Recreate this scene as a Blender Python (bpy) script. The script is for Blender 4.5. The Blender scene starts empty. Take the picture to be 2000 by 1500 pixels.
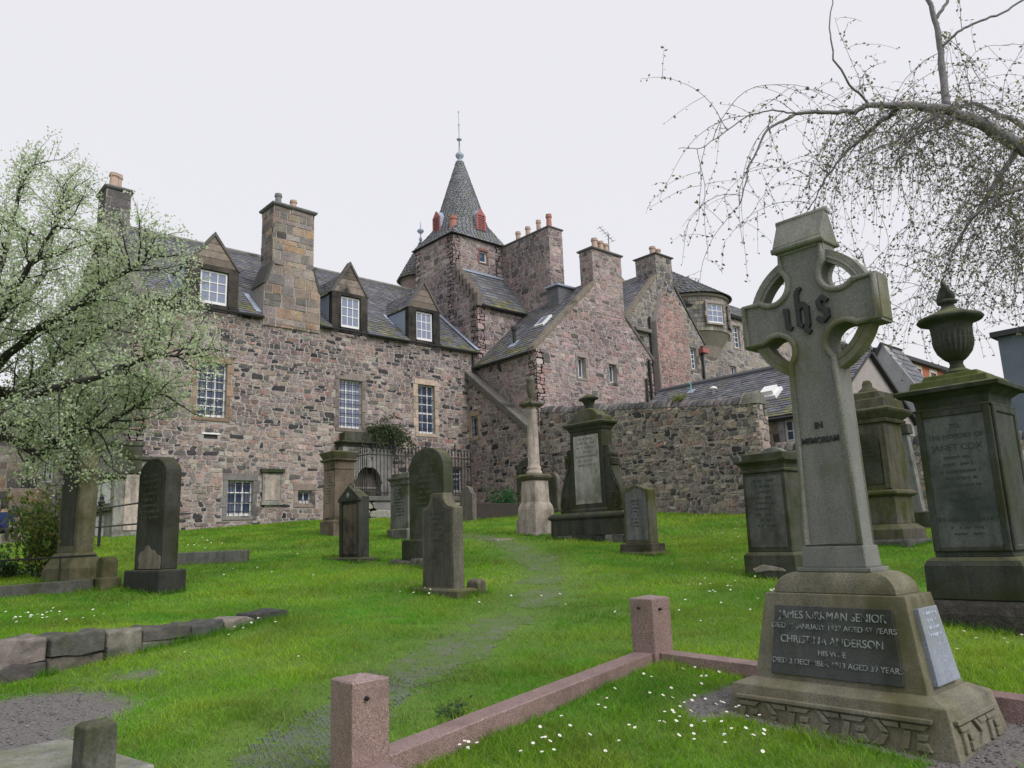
import bpy, bmesh, math, random
import numpy as np
from mathutils import Vector, Matrix
S = bpy.context.scene
COL = S.collection
rng = random.Random(7)
nr = np.random.RandomState(11)

# ------------------------------------------------------------------ camera, sky, sun
PITCH, ROLL, HEAD, CAMZ, FPX = math.radians(11.3), math.radians(2.1), math.radians(48), 1.6, 1500.0
fw = np.array([math.cos(HEAD), math.sin(HEAD), 0.0]); rt = np.array([math.sin(HEAD), -math.cos(HEAD), 0.0])
up0 = np.array([0, 0, 1.0])
cf = fw*math.cos(PITCH) + up0*math.sin(PITCH); cu0 = -fw*math.sin(PITCH) + up0*math.cos(PITCH)
cr = rt*math.cos(ROLL) - cu0*math.sin(ROLL); cu = cu0*math.cos(ROLL) + rt*math.sin(ROLL)
CP = np.array([0, 0, CAMZ])
cam = bpy.data.cameras.new('camera'); co = bpy.data.objects.new('camera', cam); COL.objects.link(co)
cam.sensor_fit = 'HORIZONTAL'; cam.sensor_width = 36.0; cam.lens = 36.0*FPX/2000.0; cam.clip_start = 0.05; cam.clip_end = 2000
co.matrix_world = Matrix(((cr[0], cu[0], -cf[0], 0), (cr[1], cu[1], -cf[1], 0), (cr[2], cu[2], -cf[2], CAMZ), (0, 0, 0, 1)))
S.camera = co

W = bpy.data.worlds.new('World'); S.world = W; W.use_nodes = True
wn, wl = W.node_tree.nodes, W.node_tree.links
wn.clear()
wo = wn.new('ShaderNodeOutputWorld'); bg = wn.new('ShaderNodeBackground'); sk = wn.new('ShaderNodeTexSky'); mx = wn.new('ShaderNodeMixRGB')
SUN_AZ = math.radians(-82); SUN_EL = math.radians(44)          # azimuth as a compass-free world angle (x axis = 0)
sk.sky_type = 'NISHITA'; sk.sun_disc = False; sk.sun_elevation = SUN_EL; sk.sun_rotation = math.radians(90) - SUN_AZ
sk.dust_density = 4.0; sk.air_density = 1.5
mx.inputs[0].default_value = 0.93                                # a closed white cloud deck over the blue
mx.inputs[2].default_value = (5.12, 5.08, 5.32, 1)
bg.inputs[1].default_value = 0.1
wl.new(sk.outputs[0], mx.inputs[1]); wl.new(mx.outputs[0], bg.inputs[0]); wl.new(bg.outputs[0], wo.inputs[0])
sl = bpy.data.lights.new('sun', 'SUN'); sl.energy = 1.5; sl.angle = math.radians(35); sl.color = (1.0, 0.98, 0.95)
so = bpy.data.objects.new('sun', sl); COL.objects.link(so)
sd = Vector((math.cos(SUN_EL)*math.cos(SUN_AZ), math.cos(SUN_EL)*math.sin(SUN_AZ), math.sin(SUN_EL)))
so.rotation_euler = sd.to_track_quat('Z', 'Y').to_euler(); so.location = (0, 0, 30)
S.view_settings.view_transform = 'Standard'; S.view_settings.look = 'None'; S.view_settings.exposure = 0.76; S.view_settings.gamma = 1
S.view_settings.use_curve_mapping = False
S.render.resolution_x = 1024; S.render.resolution_y = 768

# ------------------------------------------------------------------ survey helpers: a sight line meets a wall, the ground or a distance
def ray(px, py): return cf + cr*(px-1000)/FPX + cu*(750-py)/FPX
def hx(px, py, X): d = ray(px, py); return CP + d*X/d[0]
def hy(px, py, Y): d = ray(px, py); return CP + d*Y/d[1]
def hd(px, py, D): d = ray(px, py); return CP + d*D/np.dot(d, fw)

# ------------------------------------------------------------------ noise
def vnoise(x, y, seed=0):
    x = np.asarray(x, float); y = np.asarray(y, float)
    xi = np.floor(x).astype(np.int64); yi = np.floor(y).astype(np.int64); fx = x-xi; fy = y-yi
    fx = fx*fx*(3-2*fx); fy = fy*fy*(3-2*fy)
    def h(a, b):
        n = (a*374761393 + b*668265263 + seed*974711) & 0x7fffffff
        n = ((n ^ (n >> 13))*1274126177) & 0x7fffffff
        return ((n ^ (n >> 16)) & 0xffff)/65535.0
    return (h(xi, yi)*(1-fx)+h(xi+1, yi)*fx)*(1-fy) + (h(xi, yi+1)*(1-fx)+h(xi+1, yi+1)*fx)*fy
def fbm(x, y, seed=0): return .55*vnoise(x, y, seed)+.3*vnoise(np.asarray(x)*2.1, np.asarray(y)*2.1, seed+1)+.15*vnoise(np.asarray(x)*4.3, np.asarray(y)*4.3, seed+2)
def sstep(a, b, x): t = np.clip((x-a)/(b-a), 0, 1); return t*t*(3-2*t)

# ------------------------------------------------------------------ terrain height
TA = np.array([6.55, -4.24]); TB = np.array([8.84, -2.79])      # terrace edge in (forward, right) metres
TD = (TB-TA)/np.linalg.norm(TB-TA); TN = np.array([TD[1], -TD[0]]);
if TN[0] < 0: TN = -TN
TL = np.linalg.norm(TB-TA)
def gfr(f, r):
    f = np.asarray(f, float); r = np.asarray(r, float)
    z = .09*np.clip(f, -6, 27.5)
    s = ((f-TA[0])*TD[0]+(r-TA[1])*TD[1])/TL; n = (f-TA[0])*TN[0]+(r-TA[1])*TN[1]
    z = z + .30*np.clip(1-s, 0, 1.25)*sstep(.02, .26, n)*(1-sstep(1.0, 5.0, n))
    return z + .035*(fbm(f*.7+40, r*.7+40, 3)-.5) + .012*(vnoise(f*3+9, r*3+9, 5)-.5)
def g(x, y): return float(gfr(x*fw[0]+y*fw[1], x*rt[0]+y*rt[1]))
def gp(px, py):
    d = ray(px, py); t = 3.0
    for i in range(4000):
        p = CP+d*t
        if p[2] <= g(p[0], p[1]): break
        t += .01+.002*t
    return p
def fr(p): return float(p[0]*fw[0]+p[1]*fw[1]), float(p[0]*rt[0]+p[1]*rt[1])

# ------------------------------------------------------------------ objects
def tag(o, label, cat=None, group=None, kind=None):
    if label: o['label'] = label
    if cat: o['category'] = cat
    if group: o['group'] = group
    if kind: o['kind'] = kind
    return o
def thing(name, label, cat, loc=(0, 0, 0), rz=0.0, group=None, tilt=(0, 0)):
    o = bpy.data.objects.new(name, None); COL.objects.link(o); o.empty_display_size = .2
    o.location = loc; o.rotation_euler = (tilt[0], tilt[1], rz)
    return tag(o, label, cat, group)
def wloc(o):
    v = Vector((0, 0, 0))
    while o is not None: v += o.location; o = o.parent
    return v
class MB:
    def __init__(s): s.v = []; s.f = []; s.c = []; s.m = []
    def add(s, vs, fs, col=None, mi=0):
        n = len(s.v); s.v += [tuple(map(float, p)) for p in vs]; s.f += [tuple(i+n for i in q) for q in fs]
        s.c += [(col if col is not None else (1, 1, 1))]*len(vs); s.m += [mi]*len(fs); return s
    def box(s, x0, x1, y0, y1, z0, z1, tx=0, ty=0, col=None):   # tx, ty: how far the top draws in
        return s.add([(x0, y0, z0), (x1, y0, z0), (x1, y1, z0), (x0, y1, z0), (x0+tx, y0+ty, z1), (x1-tx, y0+ty, z1), (x1-tx, y1-ty, z1), (x0+tx, y1-ty, z1)],
              [(0, 3, 2, 1), (4, 5, 6, 7), (0, 1, 5, 4), (1, 2, 6, 5), (2, 3, 7, 6), (3, 0, 4, 7)], col)
    def prism(s, prof, y0, y1, col=None):                        # profile in (x, z) counter-clockwise seen from -y
        n = len(prof); vs = [(x, y0, z) for x, z in prof]+[(x, y1, z) for x, z in prof]
        return s.add(vs, [tuple(range(n)), tuple(range(2*n-1, n-1, -1))]+[((i+1) % n, i, n+i, n+(i+1) % n) for i in range(n)], col)
    def prismx(s, prof, x0, x1, col=None):                       # profile in (y, z)
        n = len(prof); vs = [(x0, y, z) for y, z in prof]+[(x1, y, z) for y, z in prof]
        return s.add(vs, [tuple(range(n)), tuple(range(2*n-1, n-1, -1))]+[((i+1) % n, i, n+i, n+(i+1) % n) for i in range(n)], col)
    def lathe(s, prof, c=(0, 0), n=20, col=None, mod=None):
        vs = []; fs = []; k = len(prof)
        for j in range(n):
            a = 2*math.pi*j/n
            for i, (r, z) in enumerate(prof):
                q = r*(mod(j, z) if mod else 1); vs.append((c[0]+q*math.cos(a), c[1]+q*math.sin(a), z))
        for j in range(n):
            for i in range(k-1): fs.append((j*k+i, ((j+1) % n)*k+i, ((j+1) % n)*k+i+1, j*k+i+1))
        fs.append(tuple(j*k for j in range(n))[::-1]); fs.append(tuple(j*k+k-1 for j in range(n)))
        return s.add(vs, fs, col)
    def sq(s, prof, col=None):                                   # square 'lathe': (half x, half y, z) rings
        vs = []; fs = []
        for hx_, hy_, z in prof: vs += [(-hx_, -hy_, z), (hx_, -hy_, z), (hx_, hy_, z), (-hx_, hy_, z)]
        for i in range(len(prof)-1):
            for j in range(4): fs.append((i*4+j, i*4+(j+1) % 4, i*4+4+(j+1) % 4, i*4+4+j))
        fs.append((3, 2, 1, 0)); n = (len(prof)-1)*4; fs.append((n, n+1, n+2, n+3))
        return s.add(vs, fs, col)
    def tube(s, pts, rad, n=6, closed=False, col=None):
        pts = [Vector(p) for p in pts]; k = len(pts); vs = []; fs = []
        if not hasattr(rad, '__len__'): rad = [rad]*k
        ref = None
        for i, p in enumerate(pts):
            a = pts[(i-1) % k] if (closed or i) else p; b = pts[(i+1) % k] if (closed or i < k-1) else p
            t = (b-a); t = t.normalized() if t.length > 1e-9 else Vector((0, 0, 1))
            if ref is None: ref = t.orthogonal().normalized()
            ref = (ref-t*ref.dot(t)); ref = ref.normalized() if ref.length > 1e-6 else t.orthogonal().normalized()
            o = t.cross(ref)
            for j in range(n):
                q = 2*math.pi*j/n; vs.append(p+(ref*math.cos(q)+o*math.sin(q))*rad[i])
        for i in range(k if closed else k-1):
            for j in range(n): fs.append((i*n+j, i*n+(j+1) % n, ((i+1) % k)*n+(j+1) % n, ((i+1) % k)*n+j))
        if not closed: fs.append(tuple(range(n))[::-1]); fs.append(tuple((k-1)*n+j for j in range(n)))
        return s.add(vs, fs, col)
    def build(s, name, mat, parent=None, org=None, smooth=False, bev=0, loc=None, mats=None):
        me = bpy.data.meshes.new(name)
        o3 = np.array(org if org is not None else (0, 0, 0), float)
        v = (np.array(s.v, float)-o3) if s.v else np.zeros((0, 3))
        me.from_pydata(v.tolist(), [], s.f)
        ca = me.color_attributes.new('Col', 'FLOAT_COLOR', 'POINT')
        c4 = np.ones((len(s.v), 4), np.float32); c4[:, :3] = np.array(s.c, np.float32).reshape(-1, 3) if s.c else c4[:, :3]
        ca.data.foreach_set('color', c4.ravel())
        for m_ in (mats or [mat]): me.materials.append(m_)
        if mats: me.polygons.foreach_set('material_index', s.m)
        if smooth: me.polygons.foreach_set('use_smooth', [True]*len(me.polygons))
        me.update()
        o = bpy.data.objects.new(name, me); COL.objects.link(o)
        if parent is not None: o.parent = parent
        if loc is not None: o.location = loc
        if bev:
            b = o.modifiers.new('bevel', 'BEVEL'); b.width = bev; b.segments = 2; b.limit_method = 'ANGLE'; b.angle_limit = math.radians(35)
        return o
def part(parent, name, mb, mat, **k):           # part of a thing whose parts are written in world metres
    return mb.build(name, mat, parent, org=wloc(parent), **k)

# ------------------------------------------------------------------ materials
def newmat(name):
    m = bpy.data.materials.new(name); m.use_nodes = True; nt = m.node_tree; b = nt.nodes['Principled BSDF']
    b.inputs['Roughness'].default_value = .9; b.inputs['Specular IOR Level'].default_value = .25
    return m, nt, b
def N(nt, t, **k):
    n = nt.nodes.new(t)
    for a, v in k.items():
        if isinstance(v, dict):
            for q, w in v.items(): n.inputs[q].default_value = w
        else: setattr(n, a, v)
    return n
def ramp(nt, fac, a, b, ca=(0, 0, 0, 1), cb=(1, 1, 1, 1)):
    r = nt.nodes.new('ShaderNodeValToRGB'); r.color_ramp.elements[0].position = a; r.color_ramp.elements[1].position = b
    r.color_ramp.elements[0].color = ca; r.color_ramp.elements[1].color = cb; nt.links.new(fac, r.inputs[0]); return r.outputs[0]
def noise(nt, co_, sc, det=4, rough=.6, vec=None):
    n = nt.nodes.new('ShaderNodeTexNoise'); n.inputs['Scale'].default_value = sc; n.inputs['Detail'].default_value = det; n.inputs['Roughness'].default_value = rough
    nt.links.new(co_, n.inputs['Vector']); return n.outputs['Fac']
def mix(nt, f, a, b, mode='MIX'):
    n = nt.nodes.new('ShaderNodeMixRGB'); n.blend_type = mode
    for i, x in enumerate((f, a, b)):
        if hasattr(x, 'is_output') or hasattr(x, 'links'): nt.links.new(x, n.inputs[i])
        else: n.inputs[i].default_value = x if (i == 0 or len(x) == 4) else (*x, 1)
    return n.outputs[0]
def bump(nt, h, b, st=.4, dist=.02):
    n = nt.nodes.new('ShaderNodeBump'); n.inputs['Strength'].default_value = st; n.inputs['Distance'].default_value = dist
    nt.links.new(h, n.inputs['Height']); nt.links.new(n.outputs[0], b.inputs['Normal'])
def wpos(nt):
    return nt.nodes.new('ShaderNodeNewGeometry').outputs['Position']
def m_attr(name, grain=18, rough=.92, var=.45, bst=.5, bd=.015, stain=None, spec=.2, big=None):
    m, nt, b = newmat(name); b.inputs['Roughness'].default_value = rough; b.inputs['Specular IOR Level'].default_value = spec
    a = N(nt, 'ShaderNodeAttribute', attribute_name='Col').outputs['Color']; P = wpos(nt)
    n1 = noise(nt, P, grain, 5, .65); n2 = noise(nt, P, grain*.22, 3)
    c = mix(nt, 1.0, a, ramp(nt, n1, .25, .75, (1-var, 1-var, 1-var, 1), (1+var*.8, 1+var*.8, 1+var*.8, 1)), 'MULTIPLY')
    c = mix(nt, 1.0, c, ramp(nt, n2, .3, .7, (.8, .8, .82, 1), (1.15, 1.12, 1.1, 1)), 'MULTIPLY')
    if big: c = mix(nt, 1.0, c, ramp(nt, noise(nt, P, big, 5, .6), .36, .60, (.66, .65, .67, 1), (1.08, 1.06, 1.03, 1)), 'MULTIPLY')
    if stain:
        c = mix(nt, ramp(nt, noise(nt, P, stain[1], 5), stain[2], stain[2]+.16), c, stain[0])
    nt.links.new(c, b.inputs['Base Color']); bump(nt, n1, b, bst, bd); return m
def m_plain(name, col, rough=.8, var=.2, grain=12, bst=.2, spec=.3, metal=0, bd=.01):
    m, nt, b = newmat(name); b.inputs['Roughness'].default_value = rough; b.inputs['Specular IOR Level'].default_value = spec; b.inputs['Metallic'].default_value = metal
    P = wpos(nt); n1 = noise(nt, P, grain, 5)
    c = mix(nt, n1, tuple(x*(1-var) for x in col), tuple(x*(1+var) for x in col)); nt.links.new(c, b.inputs['Base Color'])
    if bst: bump(nt, n1, b, bst, bd)
    return m
def m_grave(name, base, algae=(.075, .085, .02), alg=.5, soot=.5, sootc=(.03, .032, .03), pale=None, grain=55, topmoss=.5, ysc=1.0, streak=.5, k=.5, dr=.55):
    base, algae, sootc = [tuple(x*k for x in q) for q in (base, algae, sootc)]
    # weathered sandstone: soot and algae in patches and run-down streaks, moss on the upper faces
    m, nt, b = newmat(name); b.inputs['Roughness'].default_value = .88; b.inputs['Specular IOR Level'].default_value = .3
    geo = nt.nodes.new('ShaderNodeNewGeometry'); P = geo.outputs['Position']
    mp = N(nt, 'ShaderNodeMapping'); mp.inputs['Scale'].default_value = (3.2, 3.2, .5); nt.links.new(P, mp.inputs['Vector'])
    st = noise(nt, mp.outputs[0], 2.2, 5, .62); big = noise(nt, P, 1.7*ysc, 5, .6); mid = noise(nt, P, 6*ysc, 5, .65); fine = noise(nt, P, grain, 4, .7)
    c = mix(nt, ramp(nt, fine, .33, .67), tuple(x*.68 for x in base), tuple(x*1.32 for x in base))
    if pale: c = mix(nt, ramp(nt, mid, .56, .7), c, pale)
    c = mix(nt, ramp(nt, big, .62-.3*alg, .80-.3*alg), c, algae)
    sf = mix(nt, .5, st, mid)
    c = mix(nt, ramp(nt, mix(nt, streak, big, sf), .66-.34*soot, .84-.34*soot), c, sootc)
    sep = nt.nodes.new('ShaderNodeSeparateXYZ'); nt.links.new(geo.outputs['True Normal'], sep.inputs[0])
    mul = N(nt, 'ShaderNodeMath', operation='MULTIPLY'); nt.links.new(ramp(nt, sep.outputs[2], .35, .9), mul.inputs[0]); nt.links.new(ramp(nt, mid, .35, .6), mul.inputs[1])
    m2 = N(nt, 'ShaderNodeMath', operation='MULTIPLY'); nt.links.new(mul.outputs[0], m2.inputs[0]); m2.inputs[1].default_value = topmoss
    c = mix(nt, 1.0, c, ramp(nt, mix(nt, .35, st, mid), .36, .60, (dr, dr, dr, 1), (1.18, 1.16, 1.12, 1)), 'MULTIPLY')
    c = mix(nt, m2.outputs[0], c, (.12, .125, .05)); nt.links.new(c, b.inputs['Base Color'])
    h = mix(nt, .45, fine, mid); bump(nt, h, b, .55, .012); return m

MS = m_attr('rubble stone', 16, var=.42, bst=.7, bd=.03, big=.5)
MSD = m_attr('dressed stone', 22, var=.3, bst=.35, bd=.012, stain=((.035, .035, .035), 1.1, .57))
MMORT = m_plain('lime mortar', (.35, .318, .305), .95, .3, 9, .6, .1, 0, .02)
MSLATE = m_attr('slate', 9, .62, .3, .35, .01, stain=((.10, .10, .055), .55, .60), spec=.4)
MSPIRE = m_attr('spire slate', 9, .62, .22, .3, .008, stain=((.13, .15, .12), .8, .56), spec=.4)
MDECK = m_plain('roof boarding', (.05, .052, .06), .8, .2)
MLEAD = m_plain('lead flashing', (.30, .35, .45), .5, .18, 5, .1, .5)
MWHITE = m_plain('white paint', (.74, .74, .74), .5, .05, 6, .03)
MIRON = m_plain('black iron', (.018, .019, .021), .5, .3, 30, .2, .4)
MPOTB = m_plain('buff clay pot', (.46, .34, .28), .8, .2, 8)
MPOTR = m_plain('red clay pot', (.38, .18, .14), .8, .2, 8)
MPOTG = m_plain('grey clay pot', (.20, .20, .21), .8, .2, 8)
MRED = m_plain('faded red paint', (.34, .12, .12), .7, .15, 8)
MPANE, _nt, _b = newmat('window glass'); _b.inputs['Base Color'].default_value = (.05, .07, .125, 1); _b.inputs['Roughness'].default_value = .06; _b.inputs['Specular IOR Level'].default_value = .8
_n = noise(_nt, wpos(_nt), 1.3, 2); bump(_nt, _n, _b, .25, .03)
MPANED, _nt, _b = newmat('pale blue window glass'); _b.inputs['Base Color'].default_value = (.20, .23, .34, 1); _b.inputs['Roughness'].default_value = .12; _b.inputs['Specular IOR Level'].default_value = .7  # lighter blue base colour than the other panes
_n = noise(_nt, wpos(_nt), 1.3, 2); bump(_nt, _n, _b, .25, .03)

# ------------------------------------------------------------------ masonry
PAL_HOUSE = [((0.301, 0.246, 0.233), 6), ((0.276, 0.241, 0.231), 5), ((0.361, 0.301, 0.268), 3.4), ((0.226, 0.199, 0.192), 3), ((0.060, 0.060, 0.067), 2.6), ((0.321, 0.220, 0.198), 1.6), ((0.401, 0.367, 0.339), 1.6), ((0.130, 0.126, 0.129), 2)]
PAL_PINK = [((0.349, 0.269, 0.268), 6), ((0.307, 0.264, 0.262), 5), ((0.390, 0.330, 0.317), 3), ((0.246, 0.213, 0.215), 3), ((0.343, 0.239, 0.230), 2.5), ((0.133, 0.124, 0.126), 1)]
PAL_TOWER = [((0.332, 0.258, 0.257), 6), ((0.282, 0.246, 0.244), 4), ((0.409, 0.353, 0.344), 2), ((0.235, 0.202, 0.203), 3.5), ((0.149, 0.135, 0.137), 1.6)]
PAL_GREY = [((0.262, 0.250, 0.244), 5), ((0.320, 0.296, 0.270), 4), ((0.213, 0.209, 0.212), 3), ((0.349, 0.316, 0.265), 2), ((0.126, 0.128, 0.133), 1)]
PAL_WALL = [((0.278, 0.253, 0.232), 6), ((0.350, 0.304, 0.268), 5), ((0.164, 0.158, 0.154), 3), ((0.431, 0.371, 0.319), 2.5), ((0.072, 0.072, 0.074), 2), ((0.319, 0.226, 0.185), 1)]
PAL_ASH = [((.32, .265, .215), 4), ((.265, .235, .21), 5), ((.38, .275, .2), 1.6), ((.19, .178, .175), 3), ((.09, .088, .088), 1.6), ((.32, .29, .27), 3)]
PAL_RED = [((.37, .24, .225), 6), ((.33, .22, .21), 4), ((.30, .24, .23), 2)]
PAL_SLATE = [((.125, .13, .152), 5), ((.15, .156, .178), 3), ((.105, .108, .125), 3), ((.145, .145, .135), 2)]
PAL_SPIRE = [((.165, .18, .205), 5), ((.19, .2, .225), 3), ((.145, .155, .18), 3), ((.18, .19, .17), 3)]
def pick(pal):
    t = rng.random()*sum(w for _, w in pal)
    for c, w in pal:
        t -= w
        if t <= 0: break
    k = rng.uniform(.82, 1.2); return tuple(x*k*rng.uniform(.95, 1.05) for x in c)
def clip(poly, a, b, c):                        # keep a*u+b*v <= c
    out = []; n = len(poly)
    for i in range(n):
        p, q = poly[i], poly[(i+1) % n]; dp = a*p[0]+b*p[1]-c; dq = a*q[0]+b*q[1]-c
        if dp <= 0: out.append(p)
        if dp*dq < 0: t = dp/(dp-dq); out.append((p[0]+t*(q[0]-p[0]), p[1]+t*(q[1]-p[1])))
    return out
def area(poly): return .5*sum(poly[i][0]*poly[(i+1) % len(poly)][1]-poly[(i+1) % len(poly)][0]*poly[i][1] for i in range(len(poly)))
def cells(u0, u1, z0, z1, sw, sh, ashlar):
    rows = []; z = z0-sh
    while z < z1+sh:
        h = sh*rng.uniform(.65, 1.45); u = u0-sw*rng.uniform(.3, 1.3); row = []
        while u < u1+sw:
            w = sw*rng.choice((.5, .7, .9, 1, 1.1, 1.4, 1.7))*rng.uniform(.85, 1.15)
            if ashlar: row.append((u, u+w, z, z+h))
            else: row.append(((u+w/2), z+h*(.5+rng.uniform(-.3, .3))))
            u += w
        rows.append(row); z += h
    out = []
    if ashlar:
        for row in rows: out += [[(a, c), (b, c), (b, d), (a, d)] for a, b, c, d in row]
        return out
    sd_ = rng.randrange(1000); amp = .38*sh
    zb = [z0-sh]
    while zb[-1] < z1+sh: zb.append(zb[-1]+sh*rng.uniform(.6, 1.5))
    bnd = lambda i, u: zb[i]+amp*2*(float(vnoise(u*1.3+.37*i, i*5.1, sd_))-.5)+amp*.7*(float(vnoise(u*4.1, i*3.3+50, sd_))-.5)
    for i in range(len(zb)-1):
        u = u0-sw*rng.uniform(.3, 1.3); sa = 0; hgt = zb[i+1]-zb[i]
        while u < u1+sw:
            w = sw*rng.choice((.45, .6, .8, .9, 1, 1.15, 1.4, 1.8))*rng.uniform(.85, 1.15); sb = rng.uniform(-.3, .3)*hgt; v = u+w
            bl, bm, br_ = bnd(i, u), bnd(i, (u+v)/2), bnd(i, v); tl, tm, tr = bnd(i+1, u), bnd(i+1, (u+v)/2), bnd(i+1, v)
            j = lambda: rng.uniform(-.11, .11)*hgt
            P = [(u-sa, bl+j()), ((u+v)/2, bm+j()), (v-sb, br_+j()), (v+sb, tr+j()), ((u+v)/2, tm+j()), (u+sa, tl+j())]
            if rng.random() < .30 and hgt > sh*.9 and w > .75*sw:
                k = rng.uniform(.35, .65); k2 = k+rng.uniform(-.15, .15); L = (P[0][0]+(P[5][0]-P[0][0])*k, P[0][1]+(P[5][1]-P[0][1])*k); R_ = (P[2][0]+(P[3][0]-P[2][0])*k2, P[2][1]+(P[3][1]-P[2][1])*k2)
                out.append([P[0], P[1], P[2], R_, L]); out.append([L, R_, P[3], P[4], P[5]])
            else: out.append(P)
            u = v; sa = sb
    return out
POOL = {}
def wall(thing_, name, O, U, Nn, poly, holes=(), sw=.34, sh=.18, pal=PAL_HOUSE, thick=.45, ashlar=False, proud=.014, joint=.013, reveal=.2, core=True, mort=None, stones=True, wob=.006):
    """a wall of separate stones over a mortar core; poly is convex in (u, z); holes are openings (u0,u1,z0,z1, clear margin)"""
    O = np.array(O, float); U = np.array(U, float); Nn = np.array(Nn, float); Z = np.array([0, 0, 1.0])
    if area(poly) < 0: poly = poly[::-1]
    pt = lambda u, z, n: O+U*u+Z*z+Nn*n
    flip = np.dot(np.cross(U, Z), Nn) < 0
    wo_ = thing_
    if core:
        mb = MB()
        us = sorted(set([p[0] for p in poly]+[h[0] for h in holes]+[h[1] for h in holes]))
        def span(u):
            zz = []
            n = len(poly)
            for i in range(n):
                p, q = poly[i], poly[(i+1) % n]
                if abs(p[0]-q[0]) < 1e-9:
                    if abs(u-p[0]) < 1e-6: zz += [p[1], q[1]]
                elif min(p[0], q[0])-1e-9 <= u <= max(p[0], q[0])+1e-9: zz.append(p[1]+(u-p[0])/(q[0]-p[0])*(q[1]-p[1]))
            return min(zz), max(zz)
        def quad(a, b, c, d):
            mb.add([a, b, c, d], [(0, 3, 2, 1) if flip else (0, 1, 2, 3)])
        for a, b in zip(us[:-1], us[1:]):
            e = 1e-6*(b-a)+1e-7; (la, ha), (lb, hb) = span(a+e), span(b-e); m_ = (a+b)/2
            hs = sorted([h for h in holes if h[0] < m_ < h[1]], key=lambda h: h[2]); za, zb = la, lb
            for h in hs:
                quad(pt(a, za, 0), pt(b, zb, 0), pt(b, h[2], 0), pt(a, h[2], 0)); za = zb = h[3]
            quad(pt(a, za, 0), pt(b, zb, 0), pt(b, hb, 0), pt(a, ha, 0))
        for h in holes:
            c = [(h[0], h[2]), (h[1], h[2]), (h[1], h[3]), (h[0], h[3])]
            for i in range(4):
                p, q = c[i], c[(i+1) % 4]; quad(pt(*p, 0), pt(*p, -reveal-.05), pt(*q, -reveal-.05), pt(*q, 0))
        n = len(poly); bk = [pt(u, z, -thick) for u, z in poly]; mb.add(bk, [tuple(range(n)) if flip else tuple(range(n))[::-1]])
        for i in range(n):
            p, q = poly[i], poly[(i+1) % n]; quad(pt(*p, -thick), pt(*q, -thick), pt(*q, 0), pt(*p, 0))
        wo_ = part(thing_, name, mb, mort or MMORT)
    if not stones: return wo_
    us_ = [p[0] for p in poly]; zs_ = [p[1] for p in poly]
    lst = POOL.setdefault(thing_.name, (thing_, []))[1]
    for c in cells(min(us_), max(us_), min(zs_), max(zs_), sw, sh, ashlar):
        n = len(poly)
        for i in range(n):
            p, q = poly[i], poly[(i+1) % n]; ax, az = q[1]-p[1], -(q[0]-p[0]); c = clip(c, ax, az, ax*p[0]+az*p[1])
            if len(c) < 3: break
        if len(c) < 3: continue
        cx = sum(p[0] for p in c)/len(c); cz = sum(p[1] for p in c)/len(c); bad = False
        for h in holes:
            mg = h[4] if len(h) > 4 else 0; a0, a1, b0, b1 = h[0]-mg, h[1]+mg, h[2]-mg, h[3]+mg
            if max(p[0] for p in c) <= a0 or min(p[0] for p in c) >= a1 or max(p[1] for p in c) <= b0 or min(p[1] for p in c) >= b1: continue
            dd = [(a0-cx, (1, 0, a0)), (cx-a1, (-1, 0, -a1)), (b0-cz, (0, 1, b0)), (cz-b1, (0, -1, -b1))]
            k, pl = max(dd)
            if k < -.02: bad = True; break
            c = clip(c, *pl)
            if len(c) < 3: bad = True; break
        if bad: continue
        A = abs(area(c))
        if A < .0025: continue
        cx = sum(p[0] for p in c)/len(c); cz = sum(p[1] for p in c)/len(c)
        if not ashlar:                           # cut the corners, then draw in for the joint
            c = [((1-t)*c[i][0]+t*c[(i+1) % len(c)][0], (1-t)*c[i][1]+t*c[(i+1) % len(c)][1]) for i in range(len(c)) for t in (.18, .82)]
        rad = math.sqrt(A/math.pi); s1 = max(.5, 1-joint/rad*.9); s2 = s1*(.88 if not ashlar else .95)
        h = proud*rng.uniform(.45, 1.5); tu, tz = rng.uniform(-1, 1)*h*.8/rad, rng.uniform(-1, 1)*h*.8/rad
        base = []; top = []
        for (u, z) in c:
            du, dz = u-cx, z-cz
            base.append(pt(cx+du*s1, cz+dz*s1, -.004)); 
            top.append(pt(cx+du*s2+rng.uniform(-wob, wob), cz+dz*s2+rng.uniform(-wob, wob), max(.004, h+(du*tu+dz*tz)*s2)))
        m_ = len(c); fs = [tuple(range(m_, 2*m_))]+[(i, (i+1) % m_, m_+(i+1) % m_, m_+i) for i in range(m_)]
        if flip: fs = [f[::-1] for f in fs]
        lst.append((A, base+top, fs, pick(pal), wo_, pt(cx, cz, 0)))
    return wo_
def flush(nmax=300, pname='stone', rest='rubble_stones', mat=None):
    for key, (th, lst) in list(POOL.items()):
        lst.sort(key=lambda q: -q[0])
        for A, vs, fs, col, par, cen in lst[:nmax]:
            mb = MB(); mb.add(vs, fs, col); mb.build(pname, mat or MS, par, org=cen, loc=Vector(cen)-wloc(par))
        if lst[nmax:]:
            mb = MB()
            for A, vs, fs, col, par, cen in lst[nmax:]: mb.add(vs, fs, col)
            tag(part(th, rest, mb, mat or MS), None, kind='stuff')
    POOL.clear()
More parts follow.
